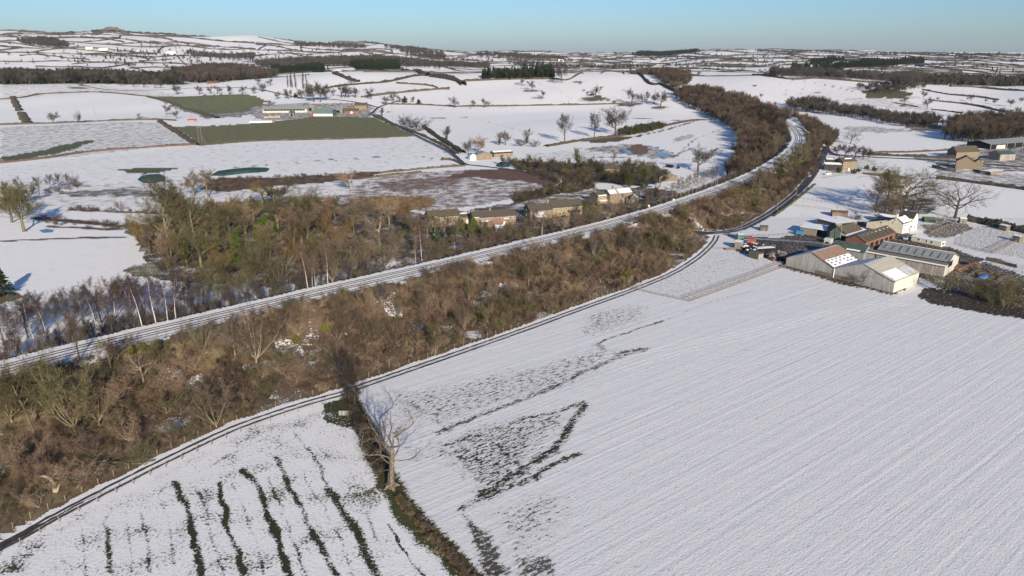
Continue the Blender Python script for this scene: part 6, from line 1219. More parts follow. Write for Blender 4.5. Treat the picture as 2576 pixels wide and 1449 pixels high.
# --- terraces beyond the railway
P, Q = EP(1080, 548, 4.6), EP(1157, 541.5, 4.6); b = Bld('stone_cottage', P, Q, 'stone cottage row with white windows at the left of the terraces', 'house'); L = b.L
b.walls(8.0, 4.6, 6.9, 'x', M_stone).roof(M_mossroof, .25)
for x in (.13, .33, .51, .68, .85): b.win(L * x, 3.55, .95, 1.25, parts=2)
for x in (.15, .51, .85): b.win(L * x, 1.2, .95, 1.2, parts=2)
b.chimney(L * .7, 4.0, 6.6, 7.9, 1.6, M_greystone); b.chimney(L - .5, 4.0, 6.6, 7.7, .9, M_greystone); b.snow(0, .18, .28, .02, .10)
P, Q = EP(1158, 547, 3.0), EP(1190, 545, 3.0); b = Bld('link_building', P, Q, 'low snow roofed building joining cottage and brick row', 'house'); b.walls(6.5, 3.0, 4.3, 'x', M_stone).roof(M_slate, .2, snow=[(1, .02, .98, .05, .98), (0, .1, .9, .72, .97)]); b.door(b.L * .6, 1.6, 1.9, M_frame)
P, Q = EP(1191, 549, 4.4), EP(1298, 541.5, 4.4); b = Bld('brick_row', P, Q, 'orange brick row of houses with one long brown roof', 'house'); L = b.L
b.walls(8.0, 4.4, 6.5, 'x', M_orange).roof(M_slate, .25, snow=[(0, .03, .14, .03, .12)])
for k, x in enumerate((.05, .12, .18, .30, .37, .44, .58, .63, .80, .86, .91, .95)): b.win(L * x, 3.5, .95, 1.0, parts=3)
for x in (.08, .34, .60, .90): b.win(L * x, 1.2, 1.3, 1.2, parts=3)
for x in (.22, .48, .72): b.door(L * x, 1.0, 2.0, M_frame)
b.part('porch_roof', MB().slab([(L * .2, -.9, 2.5), (L * .34, -.9, 2.5), (L * .34, -.02, 2.8), (L * .2, -.02, 2.8)], .1), M_snow); b.part('porch_roof', MB().slab([(L * .70, -.9, 3.1), (L * .82, -.9, 3.1), (L * .82, -.02, 3.5), (L * .70, -.02, 3.5)], .1), M_snow); b.chimney(.4, 4, 6.2, 7.4, .8, M_greystone, 2); b.chimney(L * .44, 4, 6.3, 7.5, .8, M_stone, 2)
for F1, F2, dep, lab in [((1224, 577), (1244, 580), 7.0, 'orange brick extension with grey gabled roof, nearer the hedge'), ((1252, 563), (1282, 566), 6.5, 'orange brick extension with grey gabled roof, against the brick row')]:
    b = Bld('house_extension', G(*F1), G(*F2), lab, 'house', z=0); b.walls(dep, 2.4, 4.3, 'y', M_orange).roof(M_greysheet, .25, m2=M_orange if dep == 7 else MT('orange tiles', (.40, .22, .13), scale=2))
b = Bld('summer_house', G(1247, 585), G(1266, 584), 'white framed garden house below the brick extensions', 'shed', z=0); b.walls(3.5, 2.0, 3.0, 'x', M_frame).roof(M_tin, .2, snow=[(0, .05, .95, .05, .9)])
for k in range(4): b.win(b.L * (.14 + .24 * k), 1.1, .5, 1.2, frame=False)
P, Q = EP(1334, 531.5, 4.2), EP(1389, 527, 4.2); b = Bld('stone_row', P, Q, 'lower half of the long stone row, grey gable towards the brick houses', 'house'); L = b.L
b.walls(8.5, 4.2, 6.6, 'x', M_stone, mats={'l': M_greystone}).roof(M_slate, .25); b.win(5.0, 4.2, .5, .9, side='l'); b.win(5.2, 1.6, .5, .9, side='l')
for x in (.35, .62, .86): b.win(L * x, 3.3, .9, .8, parts=3); b.win(L * x, 1.2, 1.0, 1.0, parts=3)
b.part('lean_to_roof', MB().slab([(1.0, -4.0, 1.9), (6.5, -4.0, 1.9), (6.5, -.03, 3.2), (1.0, -.03, 3.2)], .12), M_snow); b.part('lean_to', MB().box(1.1, 6.4, -3.8, -.05, -.3, 1.88), M_greystone); b.chimney(L - .6, 4.2, 6.0, 8.2, 1.2, M_stone)
P, Q = EP(1390, 523, 4.4), EP(1465.5, 517, 4.4); b = Bld('stone_row', P, Q, 'higher half of the long stone row with sunlit tan front', 'house'); L = b.L
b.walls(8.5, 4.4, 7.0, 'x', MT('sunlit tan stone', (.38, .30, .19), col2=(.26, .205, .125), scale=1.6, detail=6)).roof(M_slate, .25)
for x in (.08, .13, .18, .46, .62, .80, .85): b.win(L * x, 3.4, .6, .8, parts=1)
for x in (.25, .36, .6, .9): b.win(L * x, 1.3, 1.1, 1.1, parts=2)
b.chimney(L * .68, 4.2, 6.6, 7.6, .3, M_stone, 0); b.part('porch', MB().slab([(L * .5, -1.8, 2.0), (L * .92, -1.8, 2.0), (L * .92, -.03, 2.6), (L * .5, -.03, 2.6)], .1), M_mossroof)
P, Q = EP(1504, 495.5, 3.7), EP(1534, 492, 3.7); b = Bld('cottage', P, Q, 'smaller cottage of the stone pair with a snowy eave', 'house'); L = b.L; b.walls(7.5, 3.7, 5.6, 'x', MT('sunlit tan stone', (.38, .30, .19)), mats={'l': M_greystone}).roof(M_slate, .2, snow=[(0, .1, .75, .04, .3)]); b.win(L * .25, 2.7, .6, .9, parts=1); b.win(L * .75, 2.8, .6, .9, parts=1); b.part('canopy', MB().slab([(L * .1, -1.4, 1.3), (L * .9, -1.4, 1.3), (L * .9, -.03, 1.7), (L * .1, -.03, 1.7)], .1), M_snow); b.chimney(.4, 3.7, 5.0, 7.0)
P, Q = EP(1534.5, 489, 5.0), EP(1591, 484, 5.0); b = Bld('cottage', P, Q, 'taller cottage of the stone pair with snow on its roof', 'house'); L = b.L; b.walls(7.5, 5.0, 7.0, 'x', M_stone).roof(M_tin, .2, snow=[(0, .02, .32, .05, .85), (0, .42, .98, .05, .9)])
for x in (.24, .56, .85): b.win(L * x, 3.9, .85, 1.0, parts=1, frame=x != .56)
b.win(L * .5, 1.6, 1.3, 1.2); b.door(L * .62, 1.0, 2.1, M_frame); b.chimney(L * .28, 3.7, 6.4, 8.6, .8, M_stone)
b = Bld('garden_shed', G(1574, 511), G(1606, 512), 'dark shed with thin snow right of the stone pair', 'shed', z=0); b.walls(6, 2.6, 4.0, 'y', M_greystone, mats={'l': M_dslate}).roof(M_slate, .2, snow=[(1, .1, .9, .1, .9)]); b.win(b.L * .6, 1.2, .6, .9)
b = Bld('cold_frame', G(1590, 528), G(1610, 527), 'low glazed lean-to with snow beside the rails', 'shed', z=0); b.walls(4, 1.2, None, 'x', M_board); b.flatroof(1.22, M_tin, 4, True, tilt=.8)
P, Q = G(1520, 438), G(1558, 439); b = Bld('hidden_house', P, Q, 'brown roofed house half hidden by ivy trees', 'house'); b.walls(8, 3.6, 5.6, 'x', M_stone).roof(M_slate, .3); b.win(b.L * .3, 2.2, 1.0, 1.2); b.win(b.L * .7, 2.2, 1.0, 1.2)
P, Q = G(1658, 457), G(1704, 455); b = Bld('hay_barn', P, Q, 'dark shed with snowy curved roof in the shaded field', 'shed'); b.walls(8, 3.0, 5.0, 'y', M_wood).roof(M_dslate, .3, snow=[(1, .1, .8, .1, .9)])
P, Q = G(1200, 403), G(1238, 401); b = Bld('lane_cottage', P, Q, 'tan cottage with blue grey roof at the lane corner', 'house'); b.walls(9, 3.6, 5.6, 'y', M_stone).roof(M_greysheet, .3); b.win(b.L * .3, 2, .8, 1.0); b.win(b.L * .7, 2, .8, 1.0); b.walls(6, 3.2, 4.6, 'y', M_frame, x0=-5, x1=-.2, y0=1).roof(M_greysheet, .2)
P, Q = G(1243, 396), G(1290, 393); b = Bld('long_bungalow', P, Q, 'long low building with snowy roof behind the lane cottage', 'house'); b.walls(8, 2.8, 4.2, 'x', M_stone).roof(M_dslate, .3, snow=[(0, .02, .98, .4, .98), (1, 0, 1, 0, 1)]); 
for k in range(4): b.win(b.L * (.15 + .22 * k), 1.6, .9, .9)
# --- mid distance green farm
P, Q = G(661, 284), G(773, 283); b = Bld('long_cattle_shed', P, Q, 'long grey roofed cattle shed at the green field farm', 'barn'); b.walls(22, 4.5, 7.5, 'x', M_clad).roof(M_tin, .6); b.part('opening', MB().box(1, b.L - 3, -.15, -.01, 2.4, 4.3), M_dark)
for k in range(14): b.part('post', MB().box(b.L * (k + .5) / 14 - .2, b.L * (k + .5) / 14 + .2, -.25, -.16, -.3, 4.4), M_steel)
P, Q = G(789, 292), G(837, 292); b = Bld('teal_barn', P, Q, 'teal gabled barn with a white base at the green field farm', 'barn'); b.walls(20, 7.0, 10.2, 'y', M_teal).roof(M_tin, .5); b.part('base_board', MB().box(0, b.L, -.3, -.01, -.4, 2.6), M_frame); b.part('drain_pipe', MB().box(-1.6, -.4, -.3, 1, -.3, 5.0), M_redp)
P, Q = G(892, 276), G(923, 276); b = Bld('farm_house', P, Q, 'tan farmhouse with brown roof at the green field farm', 'house'); b.walls(10, 5.6, 8.6, 'x', M_stone).roof(M_slate, .4)
for k in range(3): b.win(b.L * (.2 + .3 * k), 4.2, 1.0, 1.3); b.win(b.L * (.2 + .3 * k), 1.6, 1.0, 1.3)
b.chimney(.6, 5, 8, 10, 1.0); b.chimney(b.L - .6, 5, 8, 10, 1.0)
P, Q = G(866, 286), G(903, 285); b = Bld('brick_shed', P, Q, 'brown roofed brick shed beside the tan farmhouse', 'barn'); b.walls(9, 3.0, 6.0, 'x', M_brick).roof(M_mossroof, .3); b.door(b.L * .5, 2.4, 2.6, M_frame)
for F1, F2, dp, lab, m in [((700, 275), (760, 274), 14, 'second grey shed behind the long cattle shed', M_tin), ((770, 278), (790, 279), 8, 'small grey shed left of the teal barn', M_tin), ((838, 284), (862, 284), 9, 'grey shed right of the teal barn', M_greysheet), ((728, 292), (740, 292), 5, 'dark steel store in front of the cattle shed', M_green)]:
    b = Bld('farm_shed', G(*F1), G(*F2), lab, 'shed'); b.walls(dp, 4, 6, 'x', M_board).roof(m, .3); b.door(b.L * .5, b.L * .4, 3.2, M_dark)
b = Bld('silage_wall', G(628, 309), G(684, 308), 'long low white silage wall between the green fields', 'wall'); b.part('panel', MB().box(0, b.L, 0, .6, -.3, 1.7), M_white); b.part('panel', MB().box(b.L + .1, b.L + 3, .2, 8, -.3, 2.2), M_board)
b = Bld('hay_store', G(664, 297), G(705, 296), 'pale straw heap with a low wall in front of the cattle shed', 'heap'); rg = np.random.default_rng(6)
for k in range(18): b.part('bale', MB().box(rg.uniform(0, b.L - 2), rg.uniform(0, b.L - 2) + 0 if False else 0, 0, 0, 0, 0) if False else MB().box(k * b.L / 18, (k + .92) * b.L / 18, rg.uniform(0, 1), 4, -.2, 1 + rg.random() * 2), MT('straw', (.42, .36, .24), var=.25))
# --- scattered houses on the hills
for fx0, fx1, fy, hh, wm, rm, lab in [(836, 859, 181, 5, M_stone, M_snow, 'stone house with snowy roof between the conifer belts'), (215, 232, 124, 8, M_white, M_snow, 'white house on the left hill, upper of the pair'), (248, 270, 127, 8, M_white, M_snow, 'white house on the left hill, lower of the pair'), (200, 213, 122, 7, M_orange, M_slate, 'brown house left of the white pair on the hill'), (418, 442, 136, 9, M_white, M_snow, 'big white house below the crag slope'),
                                    (342, 357, 132, 7, M_white, M_snow, 'small pale house between the white houses on the hill'), (477, 495, 180, 8, M_white, M_dslate, 'white gabled house above the dark village wood'), (520, 547, 212, 6, M_brick, M_slate, 'red brick house at the edge of the village wood'), (681, 696, 157, 8, M_white, M_dslate, 'white house left of the conifer belt'), (1405, 1418, 155, 9, M_white, M_snow, 'white house deep in the valley'),
                                    (505, 516, 176, 6, M_white, M_snow, 'small white house right of the white gabled one'), (2390, 2402, 141, 12, M_white, M_snow, 'white building on the right skyline'), (2520, 2546, 212, 7, M_greystone, M_snow, 'snow roofed building beside the church trees')]:
    P = G(fx0, fy); Q = P + np.array([px_size(P) * (fx1 - fx0), 0, 0]); b = Bld('hill_house', P, Q, lab, 'house'); b.walls(9, hh * .62, hh, 'x', wm).roof(rm, .3)
    for k in range(3): b.win(b.L * (.2 + .3 * k), hh * .42, 1.2, 1.4, frame=False, m=M_glass)
    b.chimney(b.L * .8, 4.5, hh * .9, hh * 1.2, 1.0, M_greystone, 0)
p = G(2507, 196); ch = Bld('church', p + np.array([-4, 0, 0]), p + np.array([4, 0, 0]), 'church with a pointed spire among the trees at the right', 'church'); ch.part('tower', MB().box(2, 6, 2, 6, -2, 13), M_greystone); sp = MB(); sp.add([(1.8, 1.8, 13), (6.2, 1.8, 13), (6.2, 6.2, 13), (1.8, 6.2, 13), (4, 4, 30)], [(0, 1, 4), (1, 2, 4), (2, 3, 4), (3, 0, 4), (3, 2, 1, 0)]); ch.part('spire', sp, M_dslate); ch.part('nave', prism(MB(), [(6.1, 0, -2), (6.1, 8, -2), (6.1, 8, 4), (6.1, 4, 8), (6.1, 0, 4)], (16, 0, 0)), M_dslate)
# --- the crag
crag = empty('crag', G(280, 84)); rg = np.random.default_rng(21); M_rock = MT('gritstone', (.13, .115, .10), col2=(.07, .062, .058), scale=.05, detail=8, bump=1.5)
base = np.array(crag.location)
for k, (fx, fy, w, h) in enumerate([(246, 79, 15, 5), (262, 73, 18, 6), (276, 70, 22, 8), (290, 71, 22, 8), (303, 75, 20, 6), (314, 79, 16, 5), (240, 82, 14, 4), (268, 76, 26, 5)]):
    p = G(fx, min(fy + 6, 88)); s = px_size(p); bm = bmesh.new(); bmesh.ops.create_icosphere(bm, subdivisions=3, radius=1)
    for v in bm.verts: v.co *= 1 + .22 * math.sin(v.co.x * 5 + k) * math.cos(v.co.y * 6 + v.co.z * 4)
    me = bpy.data.meshes.new('rock'); bm.to_mesh(me); bm.free(); me.materials.append(M_rock); o = link('rock', me, crag); o.location = tuple(p - base); o.scale = (w * s * .62, 26, h * s)
tag(crag, 'dark gritstone crag on the skyline above the left hill', 'crag')
# ------------------------------------------------------------------ fences, gates, poles, bridge, vehicles, small things
POST = mesh_from('post', *(lambda m: (m.v, m.f))(MB().bar((0, 0, -.3), (0, 0, 1.15), .075, 6)), M_post)
def fence(path, label, spacing=2.6, rails=(.5, .95), rr=.018, name='fence', m=None, h=1.0, group=None, world=False, wob=.04):
    W = np.asarray(path)[:, :2] if world else GP(path)[:, :2]; P = resample(W, .5) if len(W) > 2 else np.stack([np.linspace(W[0][k], W[1][k], max(2, int(np.hypot(*(W[1] - W[0])) / .5))) for k in (0, 1)], 1)
    s = np.r_[0, np.cumsum(np.linalg.norm(np.diff(P, axis=0), axis=1))]; n = max(2, int(s[-1] / spacing) + 1); u = np.linspace(0, s[-1], n); X = np.stack([np.interp(u, s, P[:, 0]), np.interp(u, s, P[:, 1])], 1); z = Z(X[:, 0], X[:, 1])
    root = empty(name, (X[0][0], X[0][1], z[0])); rg = np.random.default_rng(n * 7 + int(abs(X[0][0])))
    for i in range(n):
        o = link('post', POST, root); o.location = (X[i][0] - X[0][0], X[i][1] - X[0][1], z[i] - z[0]); o.rotation_euler = (rg.normal(0, wob), rg.normal(0, wob), rg.random() * 6); o.scale = (1, 1, h * rg.uniform(.9, 1.12))
    for r in rails:
        mb = MB()
        for i in range(n - 1): mb.bar((X[i][0] - X[0][0], X[i][1] - X[0][1], z[i] - z[0] + r), (X[i + 1][0] - X[0][0], X[i + 1][1] - X[0][1], z[i + 1] - z[0] + r), rr, 4)
        mb.build('rail', m or M_post, root)
    return tag(root, label, 'fence', group)
fence(offset_path(TRACK[(TRACK[:, 1] < 226) & (TRACK[:, 1] > 60)], 3.2), 'post and wire fence along the foot of the railway bank', 2.9, (.4, .75, 1.05), .010, world=True)
fence([(-60,1432),(60,1365),(150,1312),(300,1236),(450,1160),(600,1090),(740,1040),(820,1014)], 'post and wire fence between the farm track and the left field', 3.2, (.45, .8, 1.05), .010)
fence([(1592,728),(1660,744),(1735,760)], 'wooden rail fence along the near side of the small paddock', 2.2, (.35, .65, .95), .045); fence([(1735,760),(1820,729),(1900,700),(1976,671)], 'outer wooden rail fence from the paddock corner to the barn', 2.2, (.35, .65, .95), .05)
fence([(1722,752),(1810,720),(1890,692),(1962,664)], 'inner wooden rail fence from the paddock corner to the barn', 2.2, (.4, .75, 1.05), .045); fence([(1768,627),(1800,627),(1822,626)], 'fence across the track beside the scrap yard', 2.4, (.4, .9), .04)
fence([(2400,616),(2440,626),(2496,640)], 'wooden fence behind the static caravan paddock', 2.4, (.35, .7, 1.0), .04); fence([(2496,640),(2530,624),(2560,608),(2640,570)], 'double rail fence climbing to the huts at the right edge', 2.4, (.35, .7, 1.0), .045); fence([(2480,634),(2515,617),(2545,602)], 'inner rail fence climbing to the huts at the right edge', 2.4, (.4, .75, 1.0), .045)
fence([(2340,588),(2370,575),(2412,558)], 'pale garden fence up to the grey hen hut', 1.0, (.4, .9), .05); fence([(2012,500),(2070,510),(2150,522),(2210,530)], 'rail fence below the shaded snow paddock', 2.4, (.5, .95), .035); fence([(1992,518),(2050,524),(2090,529)], 'rail fence above the flat roofed shed', 2.4, (.5, .95), .035)
fence([(2070,449),(2120,442),(2168,438)], 'fence in front of the lane house garden', 2.4, (.5, .95), .035); fence([(1892,594),(1940,594),(1992,590)], 'rail fence in front of the blue trailer', 2.2, (.4, .9), .04); fence([(2316,706),(2360,718),(2420,735),(2480,752),(2576,778)], 'dark cattle rails along the muddy pens', 2.4, (.4, .8, 1.2), .06, h=1.2); fence([(2330,700),(2400,716),(2470,734)], 'second line of cattle rails behind the muddy pens', 2.4, (.4, .8, 1.2), .06, h=1.2)
fence([(500,363),(620,356),(760,352),(900,349)], 'thin fence line below the lower green field', 6, (.9,), .03); fence([(130,735),(260,724),(380,712)], 'thin broken fence across the foot of the left snow field', 4.0, (.7,), .03); fence([(1640,396),(1740,404),(1790,398)], 'fence in the shaded field beside the round bare tree', 4, (.8,), .03)
def gate(F1, F2, label, m=None, h=1.15):
    P, Q = G(*F1), G(*F2); L = float(np.hypot(*(Q - P)[:2])); r = empty('field_gate', P, math.atan2(Q[1] - P[1], Q[0] - P[0])); m = m or M_frame
    for x in (0, L): MB().bar((x, 0, -.1), (x, 0, h + .1), .06, 6).build('gate_post', M_post, r)
    for k in range(6): MB().bar((.1, 0, .18 + k * (h - .2) / 5), (L - .1, 0, .18 + k * (h - .2) / 5), .03, 4).build('bar', m, r)
    for x in (.12, L * .33, L * .66, L - .12): MB().bar((x, 0, .16), (x, 0, h), .03, 4).build('stile', m, r)
    tag(r, label, 'gate'); return r
gate((853, 1046), (890, 1046), 'galvanised field gate at the ditch beside the old oak'); gate((890, 1046), (906, 1040), 'short galvanised gate wing beside the field gate'); gate((2352, 708), (2378, 716), 'steel gate in the cattle rails of the muddy pens'); gate((1590, 727), (1612, 720), 'wooden gate where paddock meets the farm track', M_post)
def pole(F1, hF, label, arm=True, m=None, r=.14, extra=None):
    p = G(*F1); h = height_of(p, hF); o = empty('utility_pole', p); MB().bar((0, 0, -.5), (0, 0, h), r, 8, r * .7).build('shaft', m or M_pole, o)
    if arm:
        a = MB().box(-.9, .9, -.06, .06, h - .5, h - .36).build('crossarm', m or M_pole, o)
        for x in (-.8, 0, .8): MB().bar((x, 0, h - .36), (x, 0, h - .12), .05, 6).build('insulator', M_steel, a)
    if extra == 'transformer': MB().bar((.25, -.3, h - 2.2), (.25, -.3, h - 1.2), .3, 8).build('transformer', M_steel, o)
    tag(o, label, 'pole'); return o
pole((988, 311), 46, 'telegraph pole beside the diagonal lane near the farm house'); pole((1291, 274), 27, 'telegraph pole at the hedge of the middle snow field'); pole((1565, 251), 26, 'telegraph pole on the hillside left of the large round oak'); pole((1430, 264), 26, 'telegraph pole at the hedge under the round crowned oak'); pole((1410, 477), 28, 'pole with a transformer at the edge of the red rushes', extra='transformer'); pole((1804, 469), 34, 'pale post beside the railway near the birch row', False, M_steel, .10)
pole((1864, 591), 34, 'tall pole at the lane junction beside the teal container'); pole((2100, 566), 48, 'tall pole between the two flat roofed sheds', True); pole((2112, 610), 42, 'steel pole in front of the dark green store', False, M_steel, .12)
pole((1955, 530), 26, 'pole on the verge of the bending lane', False); pole((2003, 494), 28, 'post on the inner side of the bending lane', False); pole((1185, 396), 26, 'pole at the lane corner beside the tan cottage', True); pole((1990, 214), 22, 'pole on the right hand hill field'); pole((240, 290), 24, 'pole in the white hill field, left'); pole((364, 263), 18, 'pole in the white hill field, right')
hp = empty('twin_pole', G(505, 360)); hh = height_of(np.array(hp.location), 40)
for x in (-1.2, 1.2): MB().bar((x, 0, -.4), (x, 0, hh), .2, 6, .16).build('shaft', M_pole, hp)
MB().box(-2.2, 2.2, -.12, .12, hh - .8, hh - .5).build('crossarm', M_pole, hp); MB().bar((1.3, 0, hh * .55), (4.2, 0, -.3), .12, 5).build('stay', M_pole, hp); MB().bar((1.3, 0, hh * .55), (2.9, 2, -.3), .12, 5).build('stay', M_pole, hp)
tag(hp, 'twin legged timber pole at the corner of the lower green field', 'pole')
for fx, fy, lab in [(1694, 512, 'small round white sign beside the rails near the birch row'), (1632, 528, 'small round white sign beside the rails behind the cottages')]:
    p = G(fx, fy); o = empty('track_sign', p); MB().bar((0, 0, -.2), (0, 0, 1.7), .05, 6).build('post', M_steel, o); MB().bar((0, -.06, 1.9), (0, .0, 1.9), .42, 12).build('disc', M_frame, o); tag(o, lab, 'sign')
# bridge over the lane: wing wall, parapet and the dark opening
br = empty('railway_bridge', (0, 0, 0)); pA = on_plane(1727, 520, RAIL_Z + .2); pB = on_plane(1745, 524, RAIL_Z - .3); g0, g1 = G(1764, 584), G(1830, 583); M_br = MT('bridge sandstone', (.40, .31, .18), col2=(.26, .20, .115), scale=1.0, detail=6, bump=.04)
def wall_between(a, b, za0, za1, zb0, zb1, t=.5):
    a, b = np.asarray(a[:2], float), np.asarray(b[:2], float); d = unit(b - a); n = np.array([-d[1], d[0]]) * t; mb = MB(); v = [(*a, za0), (*b, zb0), (*b, zb1), (*a, za1)]; return prism(mb, v, (n[0], n[1], 0))
nA = RAIL[np.argmin(np.hypot(*(RAIL - pA[:2]).T))]; dA = unit(np.gradient(RAIL, axis=0)[np.argmin(np.hypot(*(RAIL - pA[:2]).T))]); nr = np.array([dA[1], -dA[0]])      # towards the near side
c0 = nA + nr * 5.2 - dA * 4.5; c1 = nA + nr * 5.2 + dA * 4.5; w1 = nA + nr * 15 + dA * 11.0; w0 = nA + nr * 14 - dA * 9.5
wall_between(c0, c1, RAIL_Z - 1.2, RAIL_Z + 1.1, RAIL_Z - 1.2, RAIL_Z + 1.1, .6).build('parapet', M_br, br); wall_between(c1 + nr * .01, w1, -.5, RAIL_Z + .3, -.5, 1.6, .6).build('wing_wall', M_br, br); wall_between(w0, c0 + nr * .01, -.5, 1.6, -.5, RAIL_Z + .3, .6).build('wing_wall', M_br, br)
wall_between(c0 + nr * .3, c1 + nr * .3, -.5, RAIL_Z - 1.25, -.5, RAIL_Z - 1.25, .4).build('portal', M_dark, br); wall_between(c0 + nr * .5, c0 + nr * .5 + dA * 1.6, -.5, RAIL_Z - 1.3, -.5, RAIL_Z - 1.3, .5).build('abutment', M_br, br); wall_between(c1 + nr * .5 - dA * 1.6, c1 + nr * .5, -.5, RAIL_Z - 1.3, -.5, RAIL_Z - 1.3, .5).build('abutment', M_br, br)
tag(br, 'sandstone railway bridge with sloping wing walls above the lane', 'bridge')
rw = empty('retaining_wall', G(882, 692)); a, b2 = G(882, 692), G(936, 690)
for k in range(3):
    m_ = wall_between(np.zeros(2), (b2 - a)[:2], -.3 + k * .55, .2 + k * .55, -.3 + k * .55, .2 + k * .55, .15); m_.build('board', M_wood, rw)
tag(rw, 'low timber retaining wall on the far shoulder of the railway', 'wall')
# garden and yard walls
for pts, h, lab in [([(2170,438),(2220,444),(2282,451)], 1.6, 'dark stone garden wall right of the lane house'), ([(2345,420),(2372,428),(2403,432)], 2.2, 'curved stone yard wall left of the tan stone barn'), ([(2448,430),(2490,441)], 1.6, 'stone yard wall right of the tan stone barn'), ([(2480,655),(2520,664),(2556,674)], 1.6, 'concrete wall behind the muddy heaps'), ([(2404,698),(2440,704),(2480,712)], 1.4, 'olive board wall beside the muddy pens')]:
    hedge(pts, .7, h, lab, None, 'brown', 'stone_wall', 'wall', .8, M_stone_wall, .25)
# silage clamps under green sheets with tyres of snow
def clamp(pts, h, lab):
    W = GP(pts); c = W.mean(0); r = empty('silage_clamp', c); n = len(W); ring = [(p[0] - c[0], p[1] - c[1], p[2] - c[2] - .1) for p in W]; V = list(ring); 
    for f, z in ((.86, h * .7), (.6, h)): V += [(x * f, y * f, zz_ + z) for x, y, zz_ in ring]
    V.append((0, 0, h * 1.02)); Fs = [(k * n + i, k * n + (i + 1) % n, (k + 1) * n + (i + 1) % n, (k + 1) * n + i) for k in range(2) for i in range(n)] + [(2 * n + i, 2 * n + (i + 1) % n, 3 * n) for i in range(n)]
    link('sheet', mesh_from('sheet', V, Fs, MT('green silage sheet with snow', (.045, .085, .075), col2=(.008, .045, .038), scale=.4, detail=7, rough=.8), True), r); return tag(r, lab, 'silage clamp')
clamp([(345,452),(352,446),(375,441),(405,440),(418,446),(415,455),(390,461),(360,461)], 1.6, 'rounded silage clamp under a dark green sheet at the left'); clamp([(528,442),(540,434),(580,428),(640,423),(680,424),(672,432),(610,437),(560,443)], 1.6, 'long silage clamp under a dark green sheet beside the white field'); clamp([(1246,418),(1256,410),(1272,408),(1284,412),(1282,420),(1262,422)], 1.4, 'blue sheeted heap below the lane cottages')
# vehicles
def car(F1, rz, col, lab, van=False, s=1.0):
    p = G(*F1); r = empty('parked_van' if van else 'parked_car', p, rz); r.scale = (s,) * 3; L, W = (4.9, 1.9) if van else (4.2, 1.75); body = MB(); m = MT('paint ' + col[0], col[1], rough=.35, var=.06, spec=.5)
    if van: prof = [(0, .35), (L, .35), (L, 2.0), (1.3, 2.05), (.6, 1.2), (0, 1.05)]
    else: prof = [(0, .35), (L, .35), (L, .95), (L - .7, 1.0), (L - 1.2, 1.45), (1.9, 1.48), (1.15, .98), (0, .85)]
    prism(body, [(x, -W / 2, z) for x, z in prof], (0, W, 0)); body.build('body', m, r)
    gl = MB(); z0, z1 = (1.25, 1.8) if van else (1.02, 1.38); gl.box(1.35 if van else 1.75, 2.2 if van else L - 1.2, -W / 2 - .01, W / 2 + .01, z0, z1); gl.build('window', M_glass, r)
    ws = MB(); ws.slab([(.68 if van else 1.22, -W / 2 + .1, 1.26 if van else 1.02), (.68 if van else 1.22, W / 2 - .1, 1.26 if van else 1.02), (1.22 if van else 1.82, W / 2 - .1, 1.9 if van else 1.42), (1.22 if van else 1.82, -W / 2 + .1, 1.9 if van else 1.42)][::-1], .03); ws.build('windscreen', M_glass, r)
    for x in (.8, L - .85):
        for y in (-W / 2 - .02, W / 2 - .2): w_ = MB().bar((x, y, .33), (x, y + .22, .33), .33, 10).build('wheel', M_rubber, r); MB().bar((x, y - .01, .33), (x, y + .23, .33), .17, 8).build('rim', M_steel, w_)
    return tag(r, lab, 'van' if van else 'car')
car((2034, 446), R(60), ('silver', (.5, .5, .52)), 'silver car in the shaded lane beside the railway bank'); car((2074, 440), R(10), ('white', (.72, .72, .70)), 'white car beside the lane house annexe'); car((994, 314), R(-35), ('white', (.72, .72, .70)), 'white van on the diagonal lane below the farm house', True); car((2270, 603), R(-10), ('bluegrey', (.28, .31, .40)), 'grey blue car between brick barn and static caravan'); car((1300, 561), R(60), ('dark', (.03, .035, .04)), 'dark car between brick row and stone row')
t = empty('red_trailer', G(472, 305)); 
for k in range(3): MB().box(k * 4.3, k * 4.3 + 4.1, 0, 3, 1.0, 3.4).build('panel', M_redp, t)
MB().box(0, 12.9, -.05, 3.05, .6, 1.0).build('chassis', M_frame, t)
for x in (2, 10.5): MB().bar((x, -.1, .6), (x, .3, .6), .6, 10).build('wheel', M_rubber, t)
t.scale = (.74, .74, .74)
tag(t, 'bright red farm trailer at the hedge corner left of the green field', 'trailer')
BALE = mesh_from('bale', *(lambda m: (m.v, m.f))(MB().bar((-.65, 0, .65), (.65, 0, .65), .68, 14)), MT('black bale wrap', (.015, .015, .017), rough=.3))
for k, (fx, fy) in enumerate([(1678, 421), (1684, 421.5), (1690, 422), (1706, 424)]):
    o = link('wrapped_bale', BALE, None, G(fx, fy)); o.scale = (1.5,) * 3; o.rotation_euler[2] = k * .5; tag(o, 'black wrapped bale in the shaded field by the round bare tree', 'bale', 'wrapped bales')
